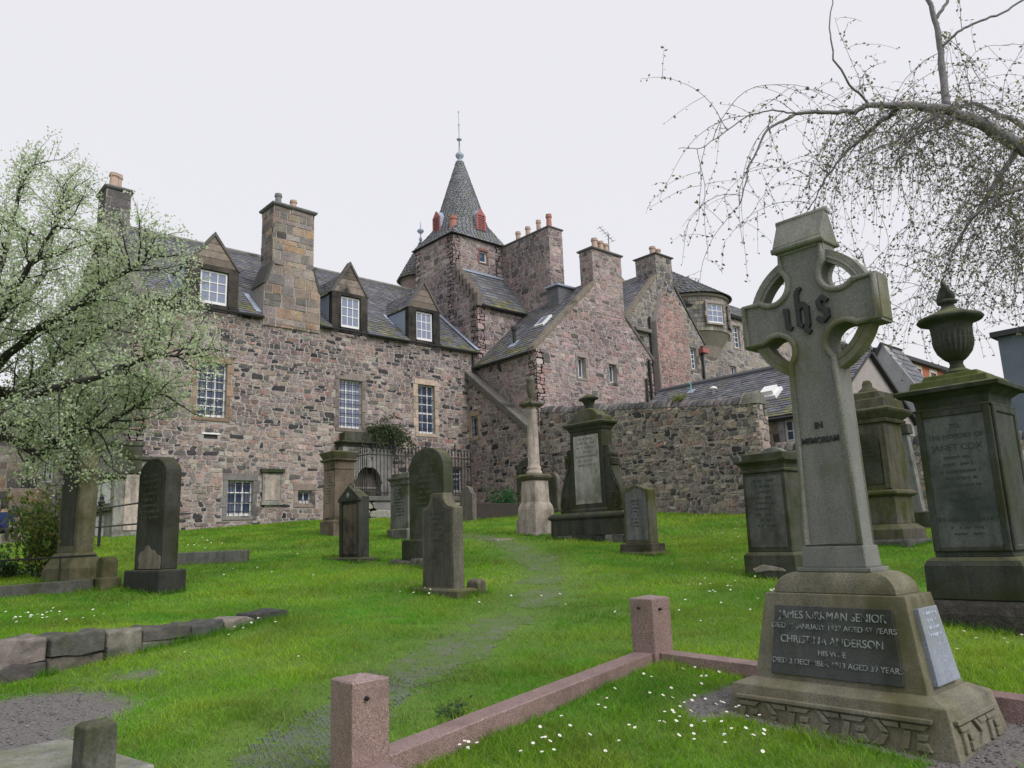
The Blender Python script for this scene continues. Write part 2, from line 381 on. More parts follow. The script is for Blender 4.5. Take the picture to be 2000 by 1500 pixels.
def slates(parent, name, e0, e1, r1, r0, cw=.24, ch=.19, deck=.09, pal=PAL_SLATE, dk=True):
    """slated slope between eaves e0-e1 and ridge r0-r1"""
    e0, e1, r1, r0 = [np.array(p, float) for p in (e0, e1, r1, r0)]
    nn = np.cross(e1-e0, r0-e0); nn /= np.linalg.norm(nn)
    if nn[2] < 0: nn = -nn
    if dk:
        mb = MB(); b = [e0, e1, r1, r0]; mb.add([*b, *[p-nn*deck for p in b]], [(0, 1, 2, 3), (7, 6, 5, 4), (1, 0, 4, 5), (2, 1, 5, 6), (3, 2, 6, 7), (0, 3, 7, 4)]); part(parent, name+'_boarding', mb, MDECK)
    L = max(np.linalg.norm(r0-e0), np.linalg.norm(r1-e1)); nc = max(2, int(L/ch)); mb = MB()
    for i in range(nc):
        t0 = max(0, (i-.12)/nc); t1 = min(1, (i+1.0)/nc)
        a0, a1 = e0+(r0-e0)*t0, e1+(r1-e1)*t0; b0, b1 = e0+(r0-e0)*t1, e1+(r1-e1)*t1
        wl_ = np.linalg.norm(a1-a0); n = max(1, int(round(wl_/cw)))
        off = (.5 if i % 2 else 0); cuts = [0]+[min(1, max(0, (j+off+rng.uniform(-.16, .16))/n)) for j in range(1, n+1) if 0 < (j+off-.2)/n < 1]+[1]
        for s0, s1 in zip(cuts[:-1], cuts[1:]):
            if s1-s0 < .15/n: continue
            gpz = .006/max(wl_, .1); s0_, s1_ = s0+gpz, s1-gpz; lift = .020+rng.uniform(0, .014); lo = rng.uniform(-.018, .018)*(b0-a0)/max(np.linalg.norm(b0-a0), .01)
            p = [a0+(a1-a0)*s0_+lo+nn*lift, a0+(a1-a0)*s1_+lo+nn*lift, b0+(b1-b0)*s1_+nn*.006, b0+(b1-b0)*s0_+nn*.006]
            q = [p[0]-nn*lift, p[1]-nn*lift]
            mb.add(p+q, [(0, 1, 2, 3), (4, 5, 1, 0), (5, 2, 1), (4, 0, 3)], pick([((.14, .145, .075), 2), ((.115, .125, .08), 2), ((.17, .165, .09), 1)]) if rng.random() < .55-1.9*i/nc else pick(pal))
    return tag(part(parent, name, mb, MSLATE), None, kind='stuff')
PANES = {}
def window(th, O, U, Nn, u0, u1, z0, z1, cols, rows, margin=.17, surcol=(.27, .23, .2), grille=None, depth=.14, sub=False, pane=None, sill=True, name='window', lint=None, bar=.035, meeting=False):
    O = np.array(O, float); U = np.array(U, float); Nn = np.array(Nn, float); Z = np.array([0, 0, 1.0])
    def bx(mb, a0, a1, b0, b1, n0, n1, col=None):
        vs = [O+U*a+Z*b+Nn*n for n in (n0, n1) for a, b in ((a0, b0), (a1, b0), (a1, b1), (a0, b1))]
        mb.add(vs, [(0, 3, 2, 1), (4, 5, 6, 7), (0, 1, 5, 4), (1, 2, 6, 5), (2, 3, 7, 6), (3, 0, 4, 7)], col)
    fr_ = MB(); f = .055; d0, d1 = -depth-.04, -depth
    bx(fr_, u0, u0+f, z0, z1, d0, d1); bx(fr_, u1-f, u1, z0, z1, d0, d1); bx(fr_, u0+f, u1-f, z0, z0+f*1.7, d0, d1); bx(fr_, u0+f, u1-f, z1-f, z1, d0, d1)
    iu0, iu1, iz0, iz1 = u0+f, u1-f, z0+f*1.7, z1-f
    for i in range(1, cols): c = iu0+(iu1-iu0)*i/cols; bx(fr_, c-bar/2, c+bar/2, iz0, iz1, d0+.01, d1-.004)
    for j in range(1, rows):
        c = iz0+(iz1-iz0)*j/rows; hh = bar/2*(1.9 if meeting and j == rows//2 else 1)
        for i in range(cols):
            a = iu0+(iu1-iu0)*i/cols+bar/2*(i > 0); b = iu0+(iu1-iu0)*(i+1)/cols-bar/2*(i < cols-1); bx(fr_, a, b, c-hh, c+hh, d0+.01, d1-.006)
    w = part(th, 'window_frame' if sub else name, fr_, MWHITE)
    par = th if sub else w
    pw, ph = (iu1-iu0)/cols, (iz1-iz0)/rows
    for i in range(cols):
        for j in range(rows):
            cen = O+U*(iu0+pw*(i+.5))+Z*(iz0+ph*(j+.5))+Nn*(d0+.015)
            tl = rng.uniform(-.012, .012)
            vs = [U*(sx*pw/2)+Z*(sz*ph/2)+Nn*(n+tl*sz) for n in (-.004, .004) for sx, sz in ((-1, -1), (1, -1), (1, 1), (-1, 1))]
            mb = MB(); mb.add(vs, [(0, 3, 2, 1), (4, 5, 6, 7), (0, 1, 5, 4), (1, 2, 6, 5), (2, 3, 7, 6), (3, 0, 4, 7)])
            mb.build('pane', pane or MPANE, par, loc=Vector(cen)-wloc(par))
    if margin:
        mb = MB(); m_ = margin; c = lambda: (lambda k_: tuple(x*k_ for x in surcol))(rng.uniform(.75, 1.2))
        bx(mb, u0-m_, u1+m_, z1+.005, z1+m_*1.35, -.05, .03, lint or c())
        if sill: bx(mb, u0-m_*.9, u1+m_*.9, z0-m_*.8, z0-.004, -depth-.02, .035, c())
        for sgn in (0, 1):
            z = z0; k = rng.random() < .5
            while z < z1-.01:
                h = min(rng.uniform(.25, .5), z1-z); 
                if z1-z-h < .15: h = z1-z
                e = m_*(1.35 if k else .85); k = not k; a0, a1 = (u0-e, u0-.004) if sgn == 0 else (u1+.004, u1+e)
                bx(mb, a0, a1, z+.006, z+h-.006, -depth, .024, c()); z += h
        part(par, 'window_surround', mb, MSD, bev=.008)
    if grille:
        gm = MB(); nv, nh = grille; wv, wh = u1-u0, z1-z0
        for i in range(nv): a = u0+wv*(i+.5)/nv; gm.tube([O+U*a+Z*z0+Nn*-.05, O+U*a+Z*z1+Nn*-.05], .011, 5)
        for j in range(nh): a = z0+wh*(j+.5)/nh; gm.tube([O+U*(u0)+Z*a+Nn*-.05, O+U*(u1)+Z*a+Nn*-.05], .013, 5)
        part(par, 'window_grille', gm, MIRON)
    return w
def pot(th, x, y, z, h, r, mat):
    mb = MB(); mb.lathe([(r*1.05, z), (r*.95, z+h*.12), (r*.85, z+h*.7), (r*.92, z+h*.78), (r*1.08, z+h*.8), (r*1.08, z+h*.88), (r*.95, z+h*.9), (r*1.0, z+h), (r*.75, z+h), (r*.7, z+h*.8)], (x, y), 14)
    return part(th, 'chimney_pot', mb, mat, smooth=False)
def stack(th, x0, x1, y0, y1, z0, z1, pal=PAL_ASH, pots=(), sw=.5, sh=.26, capw=.1, caph=.16, caps=None, ashlar=True, zl=None):
    wall(th, 'chimney_stack', (x0, y0, 0), (1, 0, 0), (0, -1, 0), [(0, z0), (x1-x0, z0), (x1-x0, z1), (0, z1)], sw=sw, sh=sh, pal=pal, ashlar=ashlar, thick=y1-y0, proud=.012)
    wall(th, 'chimney_stack', (x0, y0, 0), (0, 1, 0), (-1, 0, 0), [(0.004, zl or z0), (y1-y0, zl or z0), (y1-y0, z1), (0.004, z1)], sw=sw, sh=sh, pal=pal, ashlar=ashlar, core=False, proud=.012)
    mb = MB(); mb.sq([((x1-x0)/2+capw*.5, (y1-y0)/2+capw*.5, 0), ((x1-x0)/2+capw, (y1-y0)/2+capw, caph*.35), ((x1-x0)/2+capw, (y1-y0)/2+capw, caph*.7), ((x1-x0)/2*.6, (y1-y0)/2*.6, caph*1.7)], (.15, .15, .15))
    mb.v = [(a+(x0+x1)/2, b+(y0+y1)/2, c+z1) for a, b, c in mb.v]
    part(th, 'chimney_cap', mb, MSD, bev=.012)
    for x, y, h, r, m in pots: pot(th, x, y, z1+caph, h, r, m)
# ================================================================== ground
FL = np.unique(np.concatenate([np.linspace(-80, 0, 17), np.arange(0, 14, .11), np.arange(14, 30, .25), np.linspace(30, 60, 16), np.linspace(60, 900, 16)]))
RL = np.unique(np.concatenate([np.linspace(-700, -40, 14), np.linspace(-40, -12, 40), np.arange(-12, 12, .12), np.linspace(12, 40, 40), np.linspace(40, 700, 14)]))
Fg, Rg = np.meshgrid(FL, RL, indexing='ij'); Zg = gfr(Fg, Rg)
P3 = Fg[..., None]*fw+Rg[..., None]*rt; P3[..., 2] = Zg
nf, nrr = Fg.shape
PATH = np.array([fr(gp(*q)) for q in ((430, 1600), (600, 1450), (770, 1335), (900, 1262), (1010, 1205), (1068, 1155), (1062, 1105), (1015, 1072), (960, 1054), (900, 1046))])
def dpath(f, r):
    f = np.asarray(f, float); r = np.asarray(r, float); d = np.full(f.shape, 1e9)
    for a, b in zip(PATH[:-1], PATH[1:]):
        ab = b-a; t = np.clip(((f-a[0])*ab[0]+(r-a[1])*ab[1])/np.dot(ab, ab), 0, 1); d = np.minimum(d, np.hypot(f-a[0]-t*ab[0], r-a[1]-t*ab[1]))
    return d
CROSS = np.array([4.86, 2.35])
DIRT = [(*fr(gp(40, 1400)), .75, .9), (*fr(gp(150, 1395)), .5, .8), (*fr(gp(270, 1318)), .35, .55), (*fr(gp(0, 1460)), .6, .8), (*fr(gp(700, 1100)), .3, .35), (*fr(gp(860, 1475)), .2, .5)]
def wpath(f, r): return np.exp(-(dpath(f, r)/.50)**2)
def wdirt(f, r):
    f = np.asarray(f, float); r = np.asarray(r, float); w = np.zeros(f.shape)
    for a, b, s, k in DIRT: w = np.maximum(w, k*np.exp(-((f-a)**2+(r-b)**2)/(s*s)))
    x = f*fw[0]+r*rt[0]; y = f*fw[1]+r*rt[1]
    dx = np.maximum(np.abs(x-CROSS[0])-.36, 0); dy = np.maximum(np.abs(y-CROSS[1])-.64, 0)
    side = np.where((y < 1.75) | (y > 2.98), .34, .10)
    w = np.maximum(w, 1.2*np.exp(-(np.hypot(dx, dy)/side)**2))
    return np.clip(w, 0, 1)
idx = np.arange(nf*nrr).reshape(nf, nrr)
faces = np.stack([idx[:-1, :-1], idx[:-1, 1:], idx[1:, 1:], idx[1:, :-1]], -1).reshape(-1, 4)
me = bpy.data.meshes.new('ground'); me.from_pydata(P3.reshape(-1, 3).tolist(), [], faces[:, ::-1].tolist())
at = me.attributes.new('bare', 'FLOAT', 'POINT'); wb = np.clip(wdirt(Fg, Rg)+.28*wpath(Fg, Rg), 0, 1); at.data.foreach_set('value', wb.ravel().astype(np.float32))
me.polygons.foreach_set('use_smooth', [True]*len(me.polygons)); me.update()
gr = bpy.data.objects.new('ground', me); COL.objects.link(gr); tag(gr, 'sloping green churchyard lawn', kind='structure')
m, nt, b = newmat('turf and soil'); Pn = wpos(nt)
n1 = noise(nt, Pn, .8, 5); n2 = noise(nt, Pn, 7, 5, .7); n3 = noise(nt, Pn, 60, 4, .7)
c = mix(nt, ramp(nt, n1, .35, .65), (.06, .155, .014), (.11, .20, .022)); c = mix(nt, ramp(nt, n2, .35, .7), c, (.10, .15, .03))
so_ = mix(nt, ramp(nt, n3, .3, .7), (.06, .055, .052), (.21, .195, .19)); a_ = N(nt, 'ShaderNodeAttribute', attribute_name='bare').outputs['Fac']
ad = N(nt, 'ShaderNodeMath', operation='ADD'); nt.links.new(a_, ad.inputs[0]); sub = N(nt, 'ShaderNodeMath', operation='MULTIPLY_ADD'); nt.links.new(n2, sub.inputs[0]); sub.inputs[1].default_value = .5; sub.inputs[2].default_value = -.25; nt.links.new(sub.outputs[0], ad.inputs[1])
c = mix(nt, ramp(nt, ad.outputs[0], .35, .6), c, so_); nt.links.new(c, b.inputs['Base Color']); bump(nt, mix(nt, .5, n2, n3), b, .6, .02); me.materials.append(m)

# worn path: a ragged sheet just over the turf, with the plastic turf mesh showing through
mb = MB(); st = .04; f0, f1, r0, r1 = 3.4, 19, -2.5, 2.2
FF, RR = np.meshgrid(np.arange(f0, f1, st), np.arange(r0, r1, st), indexing='ij'); ww = wpath(FF, RR)+1.0*(fbm(FF*1.7, RR*1.7, 21)-.5)+.35*(fbm(FF*7, RR*7, 4)-.5); ZZ = gfr(FF, RR)+.004
ok = ww > .70
ii, jj = np.nonzero(ok[:-1, :-1] & ok[1:, :-1] & ok[:-1, 1:] & ok[1:, 1:])
vid = {}; vs = []; fs = []
def gv(i, j):
    if (i, j) not in vid: vid[(i, j)] = len(vs); p = fw*FF[i, j]+rt*RR[i, j]; vs.append((p[0], p[1], ZZ[i, j]))
    return vid[(i, j)]
for i, j in zip(ii, jj): fs.append((gv(i, j), gv(i+1, j), gv(i+1, j+1), gv(i, j+1))[::-1])
mb.add(vs, fs)
m, nt, b = newmat('worn path'); Pn = wpos(nt); n2 = noise(nt, Pn, 5, 5, .7); n3 = noise(nt, Pn, 70, 4, .7)
c = mix(nt, ramp(nt, n2, .34, .54), mix(nt, n3, (.10, .108, .075), (.21, .212, .18)), (.10, .165, .04)); nt.links.new(c, b.inputs['Base Color']); bump(nt, n3, b, .8, .02)
pth = mb.build('path', m, smooth=True); tag(pth, 'worn grassy path curving up to the stone column', kind='structure')
mb = MB(); pc = .034
for i in range(int(3.4/pc)):
    for j in range(int(2.6/pc)):
        f = 3.9+i*pc; r = -2.2+j*pc+pc*.5*(i % 2)
        if float(wpath(f, r)) + .5*(float(fbm(f*3, r*3, 5))-.5) < .62+.3*rng.random() or rng.random() < .3 or f > 5.6+rng.random(): continue
        for df, dr in ((pc, pc*.5), (pc, -pc*.5)):
            a = fw*f+rt*r; c_ = fw*(f+df)+rt*(r+dr); t = np.array([-(c_-a)[1], (c_-a)[0], 0]); t = t/np.linalg.norm(t)*.0018
            za, zc = float(gfr(f, r))+.009, float(gfr(f+df, r+dr))+.009
            q = [a-t, a+t, c_+t, c_-t]; mb.add([(p[0], p[1], z) for p, z in zip(q, (za, za, zc, zc))]+[(p[0], p[1], z-.012) for p, z in zip(q, (za, za, zc, zc))], [(3, 2, 1, 0), (0, 1, 5, 4), (2, 3, 7, 6), (1, 2, 6, 5), (3, 0, 4, 7)])
tag(mb.build('path_mesh', m_plain('weathered plastic turf mesh', (.14, .165, .145), .7, .4, 20, 0)), 'pale plastic turf mesh showing through the worn path', 'turf mesh', kind='stuff')

# ================================================================== long rubble house
XL, XR, YF, YR, YB, ZE, ZR = 6.75, 20.6, 25.0, 29.8, 34.6, 9.55, 13.5
ZG = 1.75
LH = thing('stone_house', 'long rubble stone house with slate roof, three dormers and a tall wallhead chimney', 'house', (XL, YF, 2))
O = (0, YF, 0); U = (1, 0, 0); NF = (0, -1, 0)
wins = [(8.75, 9.70, 5.82, 7.63, 3, 6), (13.9, 14.86, 5.79, 7.6, 3, 5), (17.42, 18.24, 5.8, 7.78, 3, 5), (9.86, 10.71, 2.62, 3.77, 3, 3), (12.33, 12.84, 3.03, 3.47, 2, 1), (19.1, 19.58, 3.5, 4.5, 2, 4)]
holes = [(a, b_, c, d, .17) for a, b_, c, d, _, _ in wins]+[(9.02, 9.47, 5.1, 5.24, .07)]
dorm = [(8.70, 9.61, 9.66, 10.80, 8.24, 9.98, 12.15), (13.96, 14.76, 9.64, 10.84, 13.56, 15.08, 12.22), (17.39, 18.19, 9.65, 10.84, 16.99, 18.55, 12.18)]
wall(LH, 'front_wall', O, U, NF, [(XL, ZG), (XR+.0, ZG), (XR+.0, ZE), (XL, ZE)], holes+[(a-.12, b_+.12, 9.38, 9.56, .0) for a, b_, c, d, e, f, h in dorm], pal=PAL_HOUSE, sw=.27, sh=.125)
wall(LH, 'gable_wall', (XL, YF, 0), (0, 1, 0), (-1, 0, 0), [(0.0, ZG), (YB-YF, ZG), (YB-YF, ZE), (YR-YF, ZR), (0.0, ZE)], [], pal=PAL_GREY, sw=.45, sh=.24)
cols_ = [(.30, .22, .165), (.22, .195, .175), (.42, .34, .27), (.2, .19, .185), (.27, .22, .19), (.25, .22, .2)]
gl = [(5, 5), (6, 5), (5, 5), (5, 4), (4, 2), (4, 5)]
for (a, b_, c, d, nc, nrw), sc, gg in zip(wins, cols_, gl):
    window(LH, O, U, NF, a, b_, c, d, nc, nrw, surcol=sc, grille=gg, depth=.12, meeting=nrw > 3, pane=MPANED if 13 < a < 14 else None)
mb = MB(); mb.box(9.02, 9.47, YF+.04, YF+.1, 5.1, 5.24); part(LH, 'vent_grate', mb, MIRON)
mb = MB(); mb.box(8.95, 9.54, YF-.025, YF+.05, 5.245, 5.29); part(LH, 'vent_lintel', mb, MWHITE)
# roof
OH = .16; sl_ = (ZR-ZE)/(YR-YF)
e0, e1, r1_, r0_ = (XL+.02, YF-OH, ZE-OH*sl_+.06), (XR, YF-OH, ZE-OH*sl_+.06), (XR, YR, ZR+.06), (XL+.02, YR, ZR+.06)
def strip(a, b_, ys, cut=True):
    z_ = ZE+.06+(ys-YF)*sl_; slates(LH, 'roof_slates', (a, ys, z_), (b_, ys, z_), (b_, YR, ZR+.06), (a, YR, ZR+.06), cw=.26, ch=.185)
xs_ = [XL+.02, 8.24, 9.98, 10.87, 13.06, 13.56, 15.08, 16.99, 18.55, XR]
for k_, (a, b_) in enumerate(zip(xs_[:-1], xs_[1:])): strip(a, b_, YF-OH if k_ in (0, 2, 4, 6, 8) else (YF+1.0 if k_ == 3 else YF+.2))
slates(LH, 'rear_roof_slates', (XR, YB+OH, ZE-OH*sl_+.06), (XL+.02, YB+OH, ZE-OH*sl_+.06), r0_, r1_, cw=.5, ch=.4)
mb = MB(); mb.tube([(XL, YR, ZR+.09), (XR+.3, YR, ZR+.09)], .11, 8, col=(.2, .2, .195)); part(LH, 'roof_ridge', mb, MSD)
for a, b_ in ((XL, 10.85), (13.12, XR+.05)):       # gutter, broken by the chimney
    mb = MB(); mb.tube([(a, YF-OH-.05, ZE-.10), (b_, YF-OH-.05, ZE-.13)], .042, 6); part(LH, 'gutter', mb, MIRON)
mb = MB(); mb.tube([(20.25, YF-.1, ZE-.2), (20.25, YF-.1, 8.2)], .05, 8); part(LH, 'downpipe', mb, MIRON)
for k, (a, b_, c, d, e, f, h) in enumerate(dorm):
    D = MB(); zs = 10.98; cx = (e+f)/2; y0, y1 = YF-.03, YF+.22; z0 = 9.40
    # front: two jambs, lintel, gable
    for q0, q1, w0, w1 in ((e, a-.02, z0, zs), (b_+.02, f, z0, zs), (a-.02, b_+.02, d+.02, zs), (a-.06, b_+.06, z0, c-.02)):
        D.box(q0, q1, y0, y1, w0, w1, col=(.115, .11, .105))
    dr = part(LH, 'dormer', D, m_grave('dormer stone %s' % k, (.16, .14, .125), alg=.05, soot=.78, sootc=(.03, .031, .033), grain=30, topmoss=.2) if k == 0 else DM)
    DM = dr.data.materials[0]
    # gable in courses
    n = 4; hgt = h-zs
    for i in range(n):
        za, zb = zs+hgt*i/n*.9, zs+hgt*(i+1)/n*.9; wa, wb_ = (f-e)/2*(1-(za-zs)/hgt), (f-e)/2*(1-(zb-zs)/hgt)
        G = MB(); G.prism([(cx-wa+.03, za+.008), (cx+wa-.03, za+.008), (cx+wb_-.03, zb), (cx-wb_+.03, zb)], y0+.015, y1-.02, (lambda k_: (.24*k_, .20*k_, .175*k_))(rng.uniform(.45, 1.15))); part(dr, 'gable_stone', G, MSD, bev=.01)
    C_ = MB()
    for s in (-1, 1):
        x_ = cx+s*(f-e)/2; pr = [(x_+s*.06, zs-.04), (cx, h+.06), (cx, h-.10), (x_-s*.03, zs-.04)]
        C_.prism(pr if s < 0 else pr[::-1], y0-.03-.004*(s > 0), y1+.03, (.13, .125, .12))
    part(dr, 'gable_coping', C_, MSD, bev=.01)
    zr_, yr_ = h-.25, YF+(h-.25-ZE)/sl_; ze_, ye_ = zs-.08, YF+(zs-.08-ZE)/sl_
    slates(dr, 'dormer_slates', (e-.05, y1, ze_), (e-.05, ye_+.1, ze_), (cx, yr_+.1, zr_), (cx, y1, zr_), cw=.2, ch=.16)
    slates(dr, 'dormer_slates', (f+.05, ye_+.1, ze_), (f+.05, y1, ze_), (cx, y1, zr_), (cx, yr_+.1, zr_), cw=.2, ch=.16)
    for s, x_ in ((-1, e), (1, f)):
        K = MB()
        K.prismx([(y1-.02, ZE+.1), (ye_, ze_), (y1-.02, ze_)], x_, x_+.04*-s)
        q = [(x_+s*.005, y1-.1, ZE+.13), (x_+s*.17, y1-.1, ZE+.13), (x_+s*.17, ye_-.02, ze_+.07), (x_+s*.005, ye_-.02, ze_+.07)]
        K.add(q+[(u_, v_, w_+.02) for u_, v_, w_ in q], [(0, 1, 2, 3), (7, 6, 5, 4), (0, 4, 5, 1), (1, 5, 6, 2), (2, 6, 7, 3), (3, 7, 4, 0)])
        part(dr, 'lead_cheek', K, MLEAD)
    window(dr, O, U, NF, a, b_, c, d, 3, 3, margin=0, depth=.05, sub=True, pane=MPANED, bar=.03)
# wallhead chimney
x0, x1 = 10.88, 13.05
ch_holes = []
wall(LH, 'chimney_breast', (0, YF-.05, 0), U, NF, [(x0, 9.2), (x1, 9.2), (x1, 10.75), (x1-.30, 11.55), (x0+.30, 11.55), (x0, 10.75)], sw=.55, sh=.30, pal=PAL_ASH, ashlar=True, thick=1.15, proud=.014)
stack(LH, 11.17, 12.76, YF-.05, YF+.95, 11.5, 13.75, pal=PAL_ASH, pots=((11.55, YF+.45, .55, .13, MPOTG), (12.15, YF+.45, .45, .13, MPOTB)), zl=11.3)
for s, xa, xb in ((-1, x0, x0+.30), (1, x1, x1-.30)):
    mb = MB()
    pr = [(xa+s*.05, 10.72), (xb+s*.05, 11.6), (xb-s*.04, 11.62), (xa-s*.06, 10.72)]
    mb.prism(pr if s > 0 else pr[::-1], YF-.1, YF+1.0, (.09, .09, .085)); part(LH, 'chimney_shoulder', mb, MSD, bev=.015)
mb = MB(); q = [(x0-.22, YF+.05, ZE+.13), (x0-.02, YF+.05, ZE+.13), (x0-.02, YF+1.2, ZE+.13+1.15*sl_), (x0-.22, YF+1.2, ZE+.13+1.15*sl_)]
mb.add(q+[(u_, v_, w_+.02) for u_, v_, w_ in q], [(0, 1, 2, 3), (7, 6, 5, 4), (0, 4, 5, 1), (1, 5, 6, 2), (2, 6, 7, 3), (3, 7, 4, 0)]); part(LH, 'lead_flashing', mb, MLEAD)
mb = MB(); q = [(XR-.22, YF-.15, ZE+.03), (XR-.02, YF-.15, ZE+.03), (XR-.02, YR, ZR+.11), (XR-.22, YR, ZR+.11)]
mb.add(q+[(u_, v_, w_+.02) for u_, v_, w_ in q], [(0, 1, 2, 3), (7, 6, 5, 4), (0, 4, 5, 1), (1, 5, 6, 2), (2, 6, 7, 3), (3, 7, 4, 0)]); part(LH, 'lead_flashing', mb, MLEAD)
stack(LH, XL-.1, XL+.75, YR-.55, YR+.55, ZR-.8, 14.75, pal=[((.17, .17, .165), 3), ((.13, .13, .13), 2)], pots=((XL+.2, YR-.2, .62, .17, MPOTB), (XL+.42, YR+.1, .75, .15, MPOTB)), sw=.6, sh=.3)
mb = MB()                                       # skew along the gable
for (ya, za), (yb, zb) in (((YF-.1, ZE-.05), (YR, ZR)), ((YB+.1, ZE-.05), (YR, ZR))):
    q = [(XL-.06, ya, za), (XL+.28, ya, za), (XL+.28, yb, zb), (XL-.06, yb, zb)]
    mb.add(q+[(u_, v_, w_+.19) for u_, v_, w_ in q], [(0, 1, 2, 3), (7, 6, 5, 4), (0, 4, 5, 1), (1, 5, 6, 2), (2, 6, 7, 3), (3, 7, 4, 0)], (.17, .165, .15))
part(LH, 'skew_coping', mb, MSD)
mb = MB(); mb.box(XL+.3, XR, YB-.4, YB, ZG, ZE); part(LH, 'rear_wall', mb, MMORT)

# ================================================================== tower with the slated spire
TX0, TX1, TY0, TY1, TZ = 20.6, 23.65, 26.65, 29.65, 15.55
TW = thing('spire_tower', 'square pink stone tower under a pointed slate spire with red louvres', 'tower', (TX0, 25, 2))
wall(TW, 'front_wall', (0, TY0, 0), U, NF, [(TX0, 8), (TX1, 8), (TX1, TZ), (TX0, TZ)], [(22.2, 22.68, 14.5, 15.08, .12)], pal=PAL_TOWER, sw=.32, sh=.165)
wall(TW, 'side_wall', (TX0, TY0, 0), (0, 1, 0), (-1, 0, 0), [(0.0, 8), (3.0, 8), (3.0, TZ), (0.0, TZ)], pal=PAL_TOWER, sw=.32, sh=.165)
wall(TW, 'rear_wall', (TX1, TY1, 0), (-1, 0, 0), (0, 1, 0), [(0, 8), (3.05, 8), (3.05, TZ), (0, TZ)], stones=False)
wall(TW, 'rear_side_wall', (TX1, TY1, 0), (0, -1, 0), (1, 0, 0), [(0, 8), (3.0, 8), (3.0, TZ), (0, TZ)], stones=False)
w = window(TW, (0, TY0, 0), U, NF, 22.2, 22.68, 14.5, 15.08, 1, 1, margin=.1, surcol=(.27, .14, .13), depth=.1)
# lean-to stage
LZ, LT = 11.82, 13.78; YLf = 25.0
wall(TW, 'lean_to_wall', (0, YLf, 0), U, NF, [(TX0, 8), (TX1, 8), (TX1, LZ), (TX0, LZ)], pal=PAL_TOWER, sw=.32, sh=.165)
wall(TW, 'lean_to_side', (TX0, YLf, 0), (0, 1, 0), (-1, 0, 0), [(0.0, 8), (TY0-YLf, 8), (TY0-YLf, LT), (0.0, LZ)], pal=PAL_TOWER, sw=.32, sh=.165)
slates(TW, 'lean_to_slates', (TX0+.28, YLf-.2, LZ-.15), (TX1, YLf-.2, LZ-.15), (TX1, TY0, LT+.08), (TX0+.28, TY0, LT+.08), cw=.34, ch=.24)
mb = MB(); mb.box(TX0+.3, TX1, TY0-.09, TY0-.01, LT+.06, LT+.16); part(TW, 'lead_flashing', mb, MLEAD)
n = 7                                            # crow-stepped skew stones
for i in range(n):
    t0, t1 = i/n, (i+1)/n; mb = MB(); mb.box(TX0-.05, TX0+.3, YLf-.12+(TY0-YLf)*t0, YLf+(TY0-YLf)*t1, LZ-.2+(LT-LZ)*t0, LZ+.2+(LT-LZ)*t1-.05, col=(.18, .155, .14))
    part(TW, 'skew_stone', mb, MSD, bev=.03)
mb = MB(); mb.tube([(TX0+.1, YLf-.26, LZ-.2), (TX1, YLf-.26, LZ-.22)], .05, 6); mb.tube([(23.2, YLf-.26, LZ-.2), (23.2, YLf-.1, 11.0)], .045, 6); part(TW, 'gutter', mb, MIRON)
# spire
ccx, ccy = (TX0+TX1)/2, (TY0+TY1)/2; ZT = TZ+.02; HT = 4.75; HS = 1.66
def spire_ring(t):                              # 0 eaves .. 1 tip: half width, squareness
    z = ZT+HT*t
    if t < .22: k = t/.22; r = HS*(1-k)**1.15+1.33*(1-(1-k)**1.15); q = 1-k
    else: k = (t-.22)/.78; r = 1.33*(1-k)+.18*k; q = 0
    return z, r, q
def spire_pt(t, a):
    z, r, q = spire_ring(t); c, s = math.cos(a), math.sin(a); m_ = 1/max(abs(c), abs(s)); R_ = r*(1+(m_-1)*q**.6); return np.array([ccx+.22*min(1, t/.22)+R_*c, ccy+R_*s, z])
mb = MB(); mc = MB(); ncs = 46; na = 48; rings = [[spire_pt(i/ncs, 2*math.pi*j/na)*1.0 for j in range(na)] for i in range(ncs+1)]
for i in range(ncs):
    for j in range(na):
        j2 = (j+1) % na; q = [rings[i][j], rings[i][j2], rings[i+1][j2], rings[i+1][j]]; mc.add(q, [(0, 1, 2, 3)])
mc.add(rings[0], [tuple(range(na))[::-1]]); part(TW, 'spire_boarding', mc, MDECK)
for i in range(ncs):
    n = max(8, int(2*math.pi*spire_ring(i/ncs)[1]/.19)); off = rng.random()
    for j in range(n):
        a0, a1 = 2*math.pi*(j+off)/n+.012, 2*math.pi*(j+1+off)/n-.012; o = np.array([math.cos((a0+a1)/2), math.sin((a0+a1)/2), .3]); lf = .02+rng.uniform(0, .012)
        p = [spire_pt(max(0, (i-.1)/ncs), a0)+o*lf, spire_pt(max(0, (i-.1)/ncs), a1)+o*lf, spire_pt((i+1)/ncs, a1)+o*.008, spire_pt((i+1)/ncs, a0)+o*.008]
        mb.add(p+[p[0]-o*lf, p[1]-o*lf], [(0, 1, 2, 3), (4, 5, 1, 0)], pick(PAL_SPIRE))
tag(part(TW, 'spire_slates', mb, MSPIRE), None, kind='stuff')
zt = ZT+HT
mb = MB(); mb.lathe([(.19, zt-.12), (.2, zt), (.12, zt+.06), (.08, zt+.12), (.19, zt+.24), (.22, zt+.36), (.16, zt+.46), (.07, zt+.5), (.045, zt+.55), (.03, zt+1.15), (.13, zt+1.2), (.13, zt+1.25), (.025, zt+1.3), (.02, zt+2.0), (.05, zt+2.05), (.015, zt+2.1), (.012, zt+2.7), (.04, zt+2.76), (.0, zt+2.85)], (ccx+.22, ccy), 12); part(TW, 'finial', mb, MLEAD, smooth=True)
